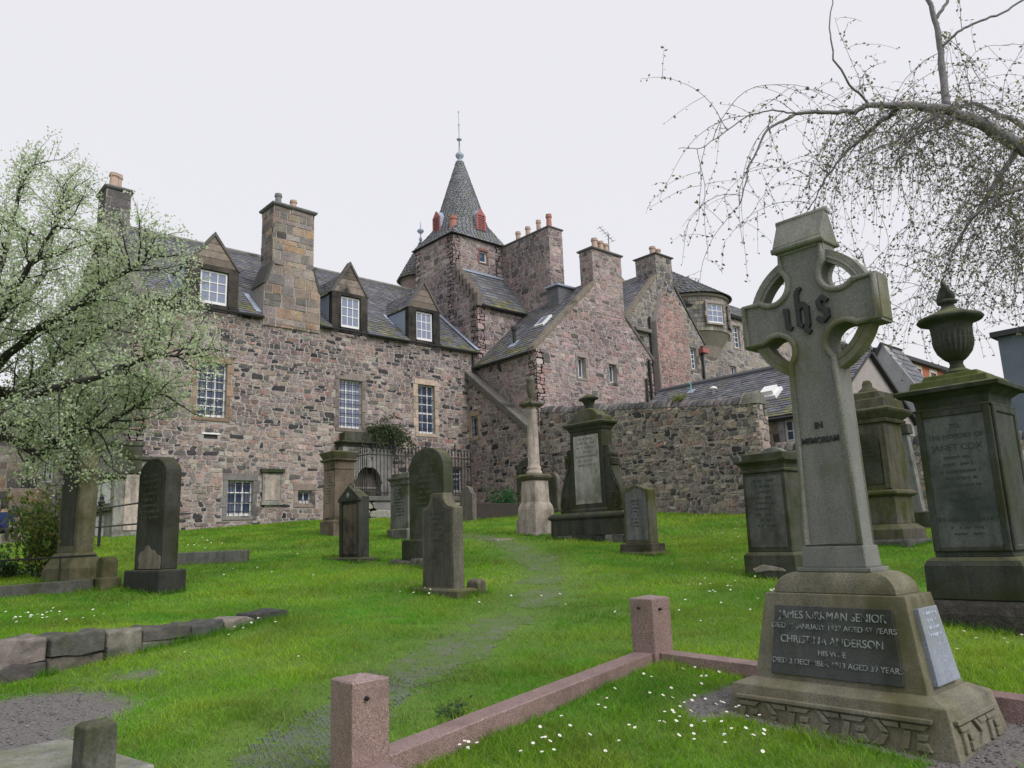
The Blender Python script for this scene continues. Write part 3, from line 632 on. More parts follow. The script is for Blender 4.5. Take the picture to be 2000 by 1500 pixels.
for (dx, dy) in ((-1, 0), (0, -1)):
    mb = MB(); lc = MB(); sx, sy = abs(dy), abs(dx)
    base = np.array([ccx+.22+dx*1.52, ccy+dy*1.52, ZT+.55]); wv = np.array([-dy, dx, 0.0])*(-1 if dx else 1); nv = np.array([dx, dy, 0.0])
    def P_(u, z, n_): return base+wv*u+np.array([0, 0, z])+nv*n_
    pr = [(-.27, 0), (.27, 0), (.27, .78), (0, 1.08), (-.27, .78)]
    lc.add([P_(u, z, -.03) for u, z in pr]+[P_(u*.7, z+.1, -.5) for u, z in pr], [(0, 1, 2, 3, 4), (9, 8, 7, 6, 5)]+[((i+1) % 5, i, 5+i, 5+(i+1) % 5) for i in range(5)])
    lv = part(TW, 'louvre', lc, MLEAD)
    for u0_, u1_ in ((-.29, -.2), (.2, .29)): mb.add([P_(u, z, n_) for n_ in (-.02, .03) for u, z in ((u0_, 0), (u1_, 0), (u1_, .78), (u0_, .78))], [(0, 3, 2, 1), (4, 5, 6, 7), (0, 1, 5, 4), (1, 2, 6, 5), (2, 3, 7, 6), (3, 0, 4, 7)])
    mb.add([P_(u, z, n_) for n_ in (-.02, .032) for u, z in ((-.3, .76), (.3, .76), (0, 1.12))], [(2, 1, 0), (3, 4, 5), (0, 1, 4, 3), (1, 2, 5, 4), (2, 0, 3, 5)])
    part(lv, 'louvre_frame', mb, MRED)
    for k in range(8):
        z = .05+k*.088; sb = MB(); sb.add([P_(u, zz, n_) for (zz, n_) in ((z, .025), (z+.062, -.02)) for u in (-.2, .2)]+[P_(u, zz-.014, n_) for (zz, n_) in ((z, .025), (z+.062, -.02)) for u in (-.2, .2)], [(0, 1, 3, 2), (4, 6, 7, 5), (0, 4, 5, 1), (2, 3, 7, 6)]); part(lv, 'slat', sb, MRED)
pot(TW, 20.95, 27.0, TZ+.3, .75, .2, MPOTR)
# big chimney wall at the tower side
stack(TW, 23.64, 24.5, 23.35, 27.2, 10.5, 15.5, pal=PAL_TOWER, sw=.36, sh=.2, ashlar=False, capw=.06, caph=.12,
      pots=((24.08, 25.9, .6, .13, MPOTB), (24.08, 25.2, .62, .13, MPOTB), (24.08, 24.45, .7, .12, MPOTB), (24.08, 23.75, .75, .14, MPOTR)))
# round stair turret
tc = hy(822, 500, 30.9); tcx, tcy = tc[0], 30.9
mb = MB(); mb.lathe([(1.0, 9), (1.0, 14.5), (1.06, 14.55), (1.06, 14.7)], (tcx, tcy), 28); part(TW, 'stair_turret', mb, m_plain('turret stone', (.29, .22, .21), .95, .45, 4, .6, .1), smooth=False)
mb = MB()
for i in range(13):
    t0, t1 = i/13, (i+1)/13; n = max(6, int(2*math.pi*1.25*(1-t0)/.22))
    for j in range(n):
        a0, a1 = 2*math.pi*j/n+.02+i*.3, 2*math.pi*(j+1)/n-.02+i*.3; f_ = lambda t, a, e: (tcx+(1.22*(1-t)+e)*math.cos(a), tcy+(1.22*(1-t)+e)*math.sin(a), 14.62+2.25*t+e*.3)
        p = [f_(max(0, t0-.01), a0, .035), f_(max(0, t0-.01), a1, .035), f_(t1, a1, .008), f_(t1, a0, .008)]; mb.add(p+[f_(max(0, t0-.01), a0, 0), f_(max(0, t0-.01), a1, 0)], [(0, 1, 2, 3), (4, 5, 1, 0)], pick(PAL_SLATE))
mb.lathe([(1.215, 14.62), (.01, 16.87)], (tcx, tcy), 28, (.06, .065, .08)); tag(part(TW, 'turret_slates', mb, MSLATE), None, kind='stuff')
mb = MB(); mb.lathe([(.05, 16.8), (.09, 16.95), (.04, 17.05), (.02, 17.2), (.18, 17.35), (.16, 17.45), (.03, 17.5), (.015, 17.9)], (tcx, tcy), 10); part(TW, 'turret_finial', mb, MLEAD, smooth=True)

# ================================================================== gabled wing
GX0, GX1, GY0, GY1 = 20.45, 27.85, 21.25, 25.0
GW = thing('gabled_wing', 'pink rubble gabled wing with wide chimney between the tower and the wall', 'house', (GX0, GY0, 2))
apx, apz, zl_, zr2 = 24.5, 12.55, 8.9, 9.35
wall(GW, 'gable_wall', (0, GY0, 0), U, NF, [(GX0, 1.8), (GX1, 1.8), (GX1, zr2), (apx, apz), (GX0, zl_)], [(22.84, 23.3, 7.98, 8.86, .15), (24.78, 25.25, 7.98, 8.8, .15)], pal=PAL_PINK, sw=.3, sh=.145)
wall(GW, 'side_wall', (GX0, GY0, 0), (0, 1, 0), (-1, 0, 0), [(0, 1.8), (GY1-GY0, 1.8), (GY1-GY0, zl_), (0, zl_)], pal=PAL_PINK, sw=.3, sh=.145)
wall(GW, 'far_side_wall', (GX1, GY1, 0), (0, -1, 0), (1, 0, 0), [(0, 1.8), (GY1-GY0, 1.8), (GY1-GY0, zr2), (0, zr2)], stones=False)
for a, b_, c, d in ((22.84, 23.3, 7.98, 8.86), (24.78, 25.25, 7.98, 8.8)): window(GW, (0, GY0, 0), U, NF, a, b_, c, d, 2, 1, margin=.13, surcol=(.30, .26, .24), depth=.2, bar=.07)
sl2 = (apz-zl_)/(apx-GX0); sl3 = (apz-zr2)/(GX1-apx)
slates(GW, 'roof_slates', (GX0-.15, GY1+.0, zl_-.15*sl2+.05), (GX0-.15, GY0+.3, zl_-.15*sl2+.05), (apx, GY0+.3, apz+.05), (apx, GY1+1.6, apz+.05), cw=.28, ch=.2)
slates(GW, 'far_roof_slates', (GX1+.15, GY0+.3, zr2-.15*sl3+.05), (GX1+.15, GY1, zr2-.15*sl3+.05), (apx, GY1, apz+.05), (apx, GY0+.3, apz+.05), cw=.4, ch=.3)
def skew(th, y0, y1, x0, z0, x1, z1, h=.2, colr=(.21, .185, .15)):
    mb = MB(); q = [(x0, y0, z0), (x1, y0, z1), (x1, y1, z1), (x0, y1, z0)]
    mb.add(q+[(u_, v_, w_+h) for u_, v_, w_ in q], [(0, 1, 2, 3), (7, 6, 5, 4), (0, 4, 5, 1), (1, 5, 6, 2), (2, 6, 7, 3), (3, 7, 4, 0)], colr)
    return part(th, 'skew_coping', mb, MSD, bev=.02)
skew(GW, GY0-.05, GY0+.32, GX0-.12, zl_-.1, 24.12, apz-.38*sl2+.02); skew(GW, GY0-.05, GY0+.32, 26.0, apz-1.5*sl3, GX1+.1, zr2-.1, colr=(.15, .14, .13))
stack(GW, 24.12, 26.05, GY0-.02, GY0+.75, 11.0, 13.9, pal=PAL_PINK, sw=.36, sh=.19, ashlar=False, capw=.09, caph=.14,
      pots=((24.75, GY0+.36, .6, .15, MPOTB), (25.15, GY0+.36, .55, .15, MPOTB), (25.5, GY0+.36, .5, .15, MPOTB)))
mb = MB(); mb.tube([(GX0-.2, GY0+.2, zl_-.13), (GX0-.2, GY1, zl_-.16)], .055, 6); part(GW, 'gutter', mb, MIRON); mb = MB(); mb.tube([(GX0-.2, GY0+2.1, zl_-.15), (GX0-.05, GY0+2.1, zl_-.55)], .05, 6); part(GW, 'downpipe', mb, MIRON)
mb = MB(); mb.tube([(27.5, GY0-.1, 9.3), (27.6, GY0-.1, 3)], .06, 8); mb.tube([(27.2, GY0-.1, 8.4), (27.2, GY0-.1, 3)], .05, 8); mb.tube([(27.6, GY0-.1, 6.2), (28.6, GY0+.6, 5.4)], .05, 8); part(GW, 'downpipe', mb, MIRON)
sk_ = hx(1057, 636, 21.7); zs_ = zl_+(21.9-GX0)*sl2   # skylight and vent pipe in the slope
def on_slope(x, y): return np.array([x, y, zl_+(x-GX0)*sl2+.06])
sv = np.array([1, 0, sl2])/math.hypot(1, sl2); nv_ = np.array([-sl2, 0, 1])/math.hypot(1, sl2)
def slope_box(th, name, x, y, l, w_, h, mat, up=nv_, sv_=sv, base=None):
    b_ = on_slope(x, y) if base is None else np.array(base); mb = MB(); yv = np.array([0, 1.0, 0])
    vs = [b_+sv_*a*l/2+yv*c*w_/2+up*k for k in (-.03, h) for a, c in ((-1, -1), (1, -1), (1, 1), (-1, 1))]
    mb.add(vs, [(0, 3, 2, 1), (4, 5, 6, 7), (0, 1, 5, 4), (1, 2, 6, 5), (2, 3, 7, 6), (3, 0, 4, 7)]); return part(th, name, mb, mat)
slope_box(GW, 'skylight', 22.2, 22.5, .75, .55, .10, MWHITE); slope_box(GW, 'skylight_pane', 22.22, 22.5, .55, .36, .115, MPANED)
b_ = on_slope(21.2, 23.3); mb = MB(); mb.lathe([(.07, b_[2]-.1), (.07, b_[2]+.55), (.11, b_[2]+.56), (.11, b_[2]+.7), (.03, b_[2]+.74)], (b_[0], b_[1]), 10); part(GW, 'vent_pipe', mb, MIRON); slope_box(GW, 'lead_flashing', 21.15, 23.3, .5, .4, .03, MLEAD)
mb = MB(); mb.box(23.3, 24.7, 22.6, 23.3, 11.4, 12.42, col=(.13, .135, .15)); part(GW, 'box_dormer', mb, MSLATE); mb = MB(); mb.box(23.15, 24.85, 22.5, 23.34, 12.424, 12.5); part(GW, 'box_dormer_roof', mb, MLEAD)
mb = MB(); a = np.array([25.9, GY0+.5, 13.9]); mb.tube([a, a+[0, 0, 1.35]], .02, 5); mb.tube([a+[-.6, 0, 1.5], a+[.35, 0, 1.0]], .012, 4)
for k in range(6): q = a+np.array([-.55+.17*k, 0, 1.47-.09*k]); mb.tube([q+[0, -.18, 0], q+[0, .18, 0]], .008, 4)
part(GW, 'aerial', mb, MIRON)

# ================================================================== second gable house
HX0, HX1, HY0 = 28.1, 34.7, 23.0
H2 = thing('gable_house', 'narrow gable house with reddish chimney breast behind the gabled wing', 'house', (HX0, HY0, 2.4))
hap, hz_, he = 31.6, 15.1, 11.6; sl4 = (hz_-he)/(hap-HX0)
W2 = [(29.11, 29.55, 10.1, 11.1), (33.42, 33.95, 9.95, 11.1)]
wall(H2, 'gable_wall', (0, HY0, 0), U, NF, [(HX0, 2), (HX1, 2), (HX1, he-.1), (hap, hz_), (HX0, he)], [(*q, .16) for q in W2], pal=PAL_GREY, sw=.33, sh=.165)
wall(H2, 'chimney_breast', (0, HY0-.3, 0), U, NF, [(30.3, 2), (32.9, 2), (32.9, 12.0), (32.1, 13.6), (31.0, 13.6), (30.3, 12.0)], pal=PAL_RED, sw=.3, sh=.16, thick=.3)
for q in W2: window(H2, (0, HY0, 0), U, NF, *q, 2, 4, margin=.18, surcol=(.21, .2, .19), depth=.14)
mb = MB(); mb.box(28.8, 30.0, HY0-.22, HY0-.03, 11.32, 11.5, col=(.2, .19, .18)); part(H2, 'window_hood', mb, MSD, bev=.02)
slates(H2, 'roof_slates', (HX0-.1, HY0+6, he), (HX0-.1, HY0+.3, he), (hap, HY0+.3, hz_+.05), (hap, HY0+6, hz_+.05), cw=.26, ch=.2)
slates(H2, 'far_roof_slates', (HX1+.1, HY0+.3, he-.1), (HX1+.1, HY0+6, he-.1), (hap, HY0+6, hz_+.05), (hap, HY0+.3, hz_+.05), cw=.5, ch=.4)
wall(H2, 'side_wall', (HX0, HY0+6, 0), (0, -1, 0), (-1, 0, 0), [(0, 2), (6, 2), (6, he), (0, he)], stones=False)
skew(H2, HY0-.05, HY0+.32, HX0-.1, he-.12, 31.0, hz_-.6*sl4); skew(H2, HY0-.05, HY0+.32, 32.3, hz_-.7*sl4, HX1+.15, he-.2, .16, (.12, .115, .11))
stack(H2, 31.0, 32.35, HY0-.04, HY0+1.3, 13.2, 15.75, pal=PAL_GREY, sw=.36, sh=.19, ashlar=False, caph=.12, pots=((31.5, HY0+.5, .55, .17, MPOTB), (31.95, HY0+.5, .5, .17, MPOTB)))
mb = MB(); mb.tube([(30.05, HY0-.1, 12.2), (30.05, HY0-.1, 3)], .06, 8); mb.tube([(34.4, HY0-.1, 11.3), (34.4, HY0-.1, 3)], .06, 8); part(H2, 'downpipe', mb, MIRON)
mb = MB(); mb.box(34.2, 34.75, HY0-.3, HY0, 10.9, 11.15); part(H2, 'hopper', mb, MRED)
wall(H2, 'rear_gable', (0, HY0+4.5, 0), U, NF, [(28.6, 9), (37, 9), (37, 14.4), (33, 16.8), (28.6, 14.0)], pal=[((.40, .30, .19), 3), ((.33, .29, .25), 3), ((.38, .26, .15), 2)], sw=.5, sh=.25, thick=.3)

# ================================================================== bow-fronted house
BH = thing('bow_house', 'grey stone house with a round bowed bay and hipped slate roof', 'house', (38, 25, 2.5))
bcx, bcy, br = 38.45, 26.35, 2.3
W3 = [(41.0, 41.75, 12.6, 14.0, 2, 4), (40.3, 40.95, 10.4, 11.35, 2, 2), (41.75, 42.6, 10.3, 11.2, 2, 2)]
wall(BH, 'front_wall', (0, 25.0, 0), U, NF, [(34.8, 2), (64, 2), (64, 14.6), (34.8, 14.6)], [(*q[:4], .15) for q in W3], pal=PAL_GREY, sw=.5, sh=.26)
for q in W3: window(BH, (0, 25.0, 0), U, NF, *q, margin=.15, surcol=(.32, .28, .25), depth=.12)
mb = MB(); nb_ = 40
mb.lathe([(1.2, 11.2), (1.5, 11.6), (1.75, 12.2), (2.1, 12.7), (br, 13.0), (br, 15.0), (br+.14, 15.06), (br+.14, 15.2)], (bcx, bcy), nb_); bay = part(BH, 'bow_bay', mb, m_plain('bay ashlar', (.29, .26, .235), .95, .35, 5, .5, .1))
for ci in range(8):
    z_a = 12.95+ci*.255; na_ = 26; of_ = rng.random()
    for k_ in range(na_):
        a0, a1 = [math.pi+math.pi*(k_+of_+e_)/na_ for e_ in (.02, .98)]
        pq = [(a0, z_a+.008), (a1, z_a+.008), (a1, z_a+.247), (a0, z_a+.247)]; bs = [np.array([bcx+(br-.01)*math.cos(a), bcy+(br-.01)*math.sin(a), z]) for a, z in pq]; am = (a0+a1)/2; zm = z_a+.127
        tp = [np.array([bcx+(br+.022)*math.cos(am+(a-am)*.95), bcy+(br+.022)*math.sin(am+(a-am)*.95), zm+(z-zm)*.93]) for a, z in pq]
        POOL.setdefault(BH.name, (BH, []))[1].append((.08, bs+tp, [(4, 5, 6, 7), (0, 1, 5, 4), (1, 2, 6, 5), (2, 3, 7, 6), (3, 0, 4, 7)], pick(PAL_GREY), BH, tp[0]))
for ang, w_ in ((math.radians(-106), 1.15), (math.radians(-62), .9)):
    nv2 = np.array([math.cos(ang), math.sin(ang), 0]); u2_ = np.array([-nv2[1], nv2[0], 0]); o_ = np.array([bcx, bcy, 0])+nv2*(br+.10)
    window(bay, o_, u2_, nv2, -w_/2, w_/2, 13.4, 14.55, 3, 3, margin=.14, surcol=(.30, .27, .25), depth=.05, sub=True, pane=MPANED)
def hip(t, a):
    r_ = (br+.3)*(1-t); c, s = math.cos(a), math.sin(a); return np.array([bcx-.9*t+r_*c, bcy+.7*t+r_*s, 15.2+2.3*t])
mb = MB()
for i in range(15):
    n = max(6, int(2*math.pi*(br+.3)*(1-i/15)/.3))
    for j in range(n):
        a0, a1 = 2*math.pi*j/n+.3*i+.01, 2*math.pi*(j+1)/n+.3*i-.01; o = np.array([math.cos(a0), math.sin(a0), .8])
        p = [hip(max(0, (i-.1)/15), a0)+o*.04, hip(max(0, (i-.1)/15), a1)+o*.04, hip((i+1)/15, a1)+o*.01, hip((i+1)/15, a0)+o*.01]; mb.add(p+[p[0]-o*.04, p[1]-o*.04], [(0, 1, 2, 3), (4, 5, 1, 0)], pick(PAL_SLATE))
rg = [[hip(i/6, 2*math.pi*j/30) for j in range(30)] for i in range(7)]
for i in range(6):
    for j in range(30): mb.add([rg[i][j], rg[i][(j+1) % 30], rg[i+1][(j+1) % 30], rg[i+1][j]], [(0, 1, 2, 3)], (.07, .075, .09))
tag(part(BH, 'bow_slates', mb, MSLATE), None, kind='stuff')
slates(BH, 'roof_slates', (34.8, 24.8, 14.5), (64, 24.8, 14.5), (64, 28.5, 17.0), (37.4, 28.5, 17.3), cw=.5, ch=.35)
mb = MB(); mb.tube([(34.9, 24.9, 14.55), (36.3, 24.9, 14.6)], .1, 6); mb.tube([(40.75, 24.85, 14.6), (64, 24.85, 14.55)], .08, 6); part(BH, 'gutter', mb, MIRON)

# ================================================================== raking wall, boundary wall, low wall
RW = thing('raking_wall', 'rubble wall with a sloping stone coping running down from the house corner', 'wall', (20.0, 22.7, 2.1))
wall(RW, 'wall_face', (20.0, 20.45, 0), (0, 1, 0), (-1, 0, 0), [(0, 1.8), (4.53, 1.8), (4.53, 8.3), (0, 4.85)], [(3.95, 4.4, 5.72, 6.62, .13)], pal=PAL_HOUSE, sw=.25, sh=.125, thick=.42)
window(RW, (20.0, 20.45, 0), (0, 1, 0), (-1, 0, 0), 3.95, 4.4, 5.72, 6.62, 2, 2, margin=.15, surcol=(.36, .28, .2), grille=(4, 3), depth=.1)
mb = MB(); q = [(19.82, 20.35, 4.78), (20.5, 20.35, 4.78), (20.5, 25.0, 8.3), (19.82, 25.0, 8.3)]
mb.add(q+[(u_, v_, w_+.32) for u_, v_, w_ in q], [(0, 1, 2, 3), (7, 6, 5, 4), (0, 4, 5, 1), (1, 5, 6, 2), (2, 6, 7, 3), (3, 7, 4, 0)], (.13, .125, .115)); part(RW, 'raking_coping', mb, MSD, bev=.04)
BW = thing('boundary_wall', 'tall rubble boundary wall with upright cope stones behind the graves', 'wall', (19.7, 16, 2.0))
ya, yb, za, zb = 20.4, 11.45, 6.12, 5.1
wall(BW, 'wall_face', (19.7, yb, 0), (0, 1, 0), (-1, 0, 0), [(0, 1.3), (ya-yb, 1.3), (ya-yb, za), (0, zb)], pal=PAL_WALL, sw=.21, sh=.115, thick=.5, proud=.028, joint=.017, wob=.010)
wall(BW, 'wall_end', (19.7, yb, 0), (1, 0, 0), (0, -1, 0), [(0, 1.3), (.5, 1.3), (.5, zb), (0, zb)], pal=PAL_WALL, sw=.4, sh=.22, core=False, proud=.03)
def copes(th, x, y0, y1, zf, w_, lo=.16, hi=.3, h=.24, big=None):
    y = y0
    while y < y1-.05:
        l = min(rng.uniform(lo, hi), y1-y); mb = MB(); n = 9; hh = h*rng.uniform(.8, 1.15); pr = [(-w_/2+w_*i/(n-1), hh*(1-(abs(2*i/(n-1)-1))**2.3)) for i in range(n)]
        vs = []; tl = rng.uniform(-.03, .03)
        for k, yy in ((0, .008), (.3, -.0), (.7, 0), (1, -.008)):
            s_ = .86 if k in (0, 1) else 1.0
            vs += [(x+a*s_, y+l*k+yy+tl*b_/h, zf(y+l/2)+b_*s_-.0) for a, b_ in pr]
        fs = [tuple(range(n)), tuple(range(4*n-1, 3*n-1, -1))]
        for r_ in range(3): fs += [(r_*n+i+1, r_*n+i, r_*n+n+i, r_*n+n+i+1) for i in range(n-1)]+[(r_*n, r_*n+n-1, r_*n+2*n-1, r_*n+n)]
        mb.add(vs, fs, pick([((.12, .12, .12), 3), ((.17, .16, .15), 2), ((.08, .08, .085), 2)])); c_ = (x, y+l/2, zf(y+l/2))
        mb.build('cope_stone', MS, th, org=c_, loc=Vector(c_)-wloc(th)); y += l+.008
zf = lambda y: zb+(za-zb)*(y-yb)/(ya-yb)
copes(BW, 19.95, yb+.55, ya, zf, .6); copes(BW, 19.95, yb-.03, yb+.55, zf, .66, .5, .6, .36)
LW = thing('low_wall', 'lower rubble wall with dark cope stones running on to the right', 'wall', (20.2, 8, 1.6))
wall(LW, 'wall_face', (20.2, 1.0, 0), (0, 1, 0), (-1, 0, 0), [(0, .5), (10.4, .5), (10.4, 3.75), (0, 3.1)], pal=PAL_WALL, sw=.3, sh=.17, thick=.45, proud=.03, joint=.018)
copes(LW, 20.42, 1.0, 11.4, lambda y: 3.1+(3.75-3.1)*(y-1)/10.4, .52, .2, .34, .26)

# ================================================================== slate-roofed outbuilding
OB = thing('outbuilding', 'low outbuilding with a broad slate roof behind the boundary wall', 'outbuilding', (22, 14, 2.2))
wall(OB, 'front_wall', (22.0, 8.0, 0), (0, 1, 0), (-1, 0, 0), [(2.4, 1.5), (10.6, 1.5), (10.6, 5.05), (2.4, 5.05)], [(3.45, 3.95, 3.85, 4.85, .18)], pal=PAL_ASH, sw=.45, sh=.22, ashlar=True, thick=.4)
for a in (3.45,): window(OB, (22.0, 8.0, 0), (0, 1, 0), (-1, 0, 0), a, a+.5, 3.85, 4.85, 2, 3, margin=.15, surcol=(.32, .32, .33), depth=.08)
slates(OB, 'roof_slates', (21.78, 18.8, 4.98), (21.78, 10.25, 4.98), (25.0, 10.25, 7.18), (25.0, 18.8, 7.18), cw=.25, ch=.17)
slates(OB, 'rear_roof_slates', (28.2, 10.25, 4.98), (28.2, 18.8, 4.98), (25.0, 18.8, 7.18), (25.0, 10.25, 7.18), cw=.6, ch=.4)
wall(OB, 'end_wall', (22.0, 18.6, 0), (1, 0, 0), (0, 1, 0), [(0, 1.5), (6, 1.5), (6, 5), (3, 7.1), (0, 5)], stones=False)
wall(OB, 'end_wall', (22.0, 10.4, 0), (1, 0, 0), (0, -1, 0), [(0, 1.5), (6, 1.5), (6, 5), (3, 7.1), (0, 5)], stones=False)
mb = MB(); mb.tube([(25, 18.8, 7.22), (25, 10.25, 7.22)], .1, 8); part(OB, 'roof_ridge', mb, m_plain('ridge tile', (.11, .115, .13), .7, .2))
mb = MB(); mb.tube([(21.72, 18.8, 4.9), (21.72, 10.2, 4.88)], .06, 6); part(OB, 'gutter', mb, MIRON)
sob = np.array([3.22, 0, 2.2]); sob /= np.linalg.norm(sob); nob = np.array([-2.2, 0, 3.22]); nob /= np.linalg.norm(nob)
def ob_pt(px, py):
    d = ray(px, py); q0 = np.array([21.78, 0, 5.0]); t = np.dot(q0-CP, nob)/np.dot(d, nob); return CP+d*t
bb = ob_pt(1506, 772); slope_box(OB, 'skylight_kerb', 0, 0, .62, .62, .12, MWHITE, nob, sob, bb); slope_box(OB, 'skylight', 0, 0, .42, .45, .26, MWHITE, nob, sob, bb)
bb = ob_pt(1394, 768); mb = MB(); mb.lathe([(.07, bb[2]-.05), (.07, bb[2]+.14), (.16, bb[2]+.15), (.12, bb[2]+.22), (.02, bb[2]+.26)], bb[:2], 12); part(OB, 'roof_vent', mb, MWHITE, smooth=True)
bb = ob_pt(1350, 765); mb = MB(); mb.tube([bb, bb+[0, 0, .3], bb+[-.03, .05, .36], bb+[-.03, .12, .33]], .025, 6); part(OB, 'copper_pipe', mb, m_plain('verdigris', (.16, .45, .38), .6, .1)); slope_box(OB, 'lead_flashing', 0, 0, .3, .25, .03, MLEAD, nob, sob, bb)

# ================================================================== houses far right and far left
MREND = m_plain('grey render', (.34, .34, .35), .95, .28, 2.2, .5, .1)
GH = thing('rendered_house', 'grey rendered gable house behind the pedestal tombs', 'house', (32, 12.6, 2.3))
wall(GH, 'gable_wall', (32.0, 9.4, 0), (0, 1, 0), (-1, 0, 0), [(1.7, 1.5), (5.4, 1.5), (5.4, 5.6), (3.3, 8.9), (1.7, 6.1)], [(2.9, 3.5, 4.9, 5.8, .1)], stones=False, mort=MREND)
window(GH, (32.0, 9.4, 0), (0, 1, 0), (-1, 0, 0), 2.9, 3.5, 4.9, 5.8, 2, 2, margin=.16, surcol=(.42, .42, .42), depth=.1)
slates(GH, 'roof_slates', (31.9, 14.9, 5.55), (34, 14.9, 5.55), (34, 12.7, 8.95), (31.9, 12.7, 8.95), cw=.4, ch=.3); slates(GH, 'roof_slates', (34, 11.0, 5.95), (32.1, 11.0, 5.95), (32.1, 12.7, 8.85), (34, 12.7, 8.85), cw=.4, ch=.3); mb = MB(); mb.box(32.05, 34, 6.5, 11.1, 1.5, 5.7); part(GH, 'side_range', mb, MREND); mb = MB(); mb.box(31.95, 34, 6.4, 11.1, 5.7, 5.85); part(GH, 'side_range_coping', mb, MDECK)
MBR = m_plain('red brick', (.36, .125, .085), .9, .2, 3, .3, .1)
RB = thing('brick_house', 'red brick house with white windows showing through the twigs', 'house', (45, 16.5, 2.4))
zt = hy(1745, 690, 16.5)[2]; xa, xb = hy(1728, 690, 16.5)[0], hy(1880, 720, 16.5)[0]
wb3 = [(xa+1.5+k*2.3, xa+2.4+k*2.3, zt-1.9, zt-.5) for k in range(4)]
wall(RB, 'front_wall', (0, 16.5, 0), U, NF, [(xa, 1.5), (xb, 1.5), (xb, zt), (xa, zt)], wb3, stones=False, mort=MBR)
for q in wb3: window(RB, (0, 16.5, 0), U, NF, *q, 2, 2, margin=.16, surcol=(.6, .58, .55), depth=.1)
wall(RB, 'side_wall', (xa, 16.5, 0), (0, 1, 0), (-1, 0, 0), [(0, 1.5), (6, 1.5), (6, zt), (0, zt)], stones=False, mort=MBR)
slates(RB, 'roof_slates', (xa-.2, 16.3, zt), (xb+.2, 16.3, zt), (xb+.2, 19, zt+.9), (xa-.2, 19, zt+.9), cw=.6, ch=.5)
mb = MB(); mb.box(xa-.2, xb+.2, 16.25, 16.5, zt-.2, zt+.02); part(RB, 'eaves_board', mb, MDECK)
EH = thing('slate_grey_house', 'plain grey rendered building at the right edge behind the twigs', 'building', (22, 5, 1.5))
mb = MB(); p_ = hx(1948, 660, 23); y1_ = p_[1]; zt_ = p_[2]; mb.box(23, 30, y1_-8, y1_, .8, zt_); part(EH, 'wall', mb, m_plain('blue grey render', (.16, .19, .235), .9, .25, 3, .4, .1))
mb = MB(); mb.box(22.8, 30.2, y1_-8.2, y1_+.12, zt_, zt_+.14); part(EH, 'parapet', mb, MDECK)
FH = thing('lane_house', 'lower stone house beyond the tree at the far left', 'house', (0, 37, 2.2))
z0_ = hy(60, 858, 37)[2]; xw0, xw1 = hy(84, 930, 37)[0], hy(104, 930, 37)[0]; zw0, zw1 = hy(95, 942, 37)[2], hy(95, 886, 37)[2]
wall(FH, 'front_wall', (0, 37, 0), U, NF, [(-6, 1.2), (10, 1.2), (10, z0_), (-6, z0_)], [(xw0, xw1, zw0, zw1, .18), (3.6, 5.4, 1.6, 3.9, .2)], pal=PAL_ASH, sw=.6, sh=.3, ashlar=True)
window(FH, (0, 37, 0), U, NF, xw0, xw1, zw0, zw1, 3, 4, margin=.18, surcol=(.36, .32, .29)); window(FH, (0, 37, 0), U, NF, 3.6, 5.4, 1.6, 3.9, 3, 2, margin=.2, surcol=(.1, .1, .1), name='shop_window')
slates(FH, 'roof_slates', (-6.2, 36.8, z0_), (10, 36.8, z0_), (10, 40, z0_+2.0), (-6.2, 40, z0_+2.0), cw=.4, ch=.3)
flush()
# ================================================================== graves
GDARK = m_grave('dark mossy sandstone', k=.6, base=(.12, .125, .105), algae=(.075, .095, .03), alg=.62, soot=.5, topmoss=.6)
GOLIVE = m_grave('olive sandstone', k=.68, base=(.16, .15, .125), algae=(.11, .12, .03), alg=.6, soot=.36, topmoss=.8)
GBROWN = m_grave('flaking brown sandstone', k=.68, base=(.24, .185, .145), algae=(.06, .062, .04), alg=.3, soot=.6, sootc=(.025, .026, .024), topmoss=.6)
GPALE = m_grave('pale sandstone', k=.9, base=(.36, .325, .29), algae=(.17, .165, .12), alg=.3, soot=.25, sootc=(.08, .078, .07), topmoss=.3)
GCROSS = m_grave('grey cross sandstone', dr=.75, k=.82, base=(.235, .235, .22), algae=(.145, .14, .06), alg=.50, soot=.30, sootc=(.075, .08, .075), grain=90, topmoss=.35)
GPLINTH = m_grave('buff cross plinth', dr=.75, k=.74, base=(.225, .21, .17), algae=(.125, .118, .055), alg=.52, soot=.34, sootc=(.055, .058, .05), grain=80, topmoss=.2)
GSHAFT = m_grave('speckled shaft stone', dr=.85, k=.8, base=(.20, .205, .20), algae=(.13, .13, .08), alg=.26, soot=.22, sootc=(.08, .085, .085), grain=130, topmoss=.3)
GTAB = m_grave('dark slate tablet', k=.7, base=(.105, .115, .115), algae=(.075, .08, .05), alg=.35, soot=.5, sootc=(.028, .034, .034), grain=120, topmoss=.2)
GTABB = m_grave('blue slate tablet', dr=.9, k=1.1, base=(.20, .225, .28), algae=(.16, .17, .17), alg=.3, soot=.2, sootc=(.10, .115, .14), grain=120, topmoss=.1)
GURN = m_grave('sooty urn tomb', k=.62, base=(.085, .095, .085), algae=(.06, .075, .022), alg=.55, soot=.46, sootc=(.026, .036, .038), topmoss=.75)
GURNP = m_grave('sooty panel', k=.7, base=(.15, .165, .165), algae=(.075, .095, .085), alg=.45, soot=.42, sootc=(.04, .055, .06), grain=90)
GMARB = m_plain('white marble', (.62, .62, .64), .5, .12, 4, .1)
MLET = m_plain('lead lettering', (.03, .032, .035), .6, .2, 30, 0)
MLETL, _nt, _b = newmat('pale worn lettering'); _nt.links.new(ramp(_nt, noise(_nt, wpos(_nt), 22, 3), .38, .52, (.05, .06, .06, 1), (.28, .30, .30, 1)), _b.inputs['Base Color'])
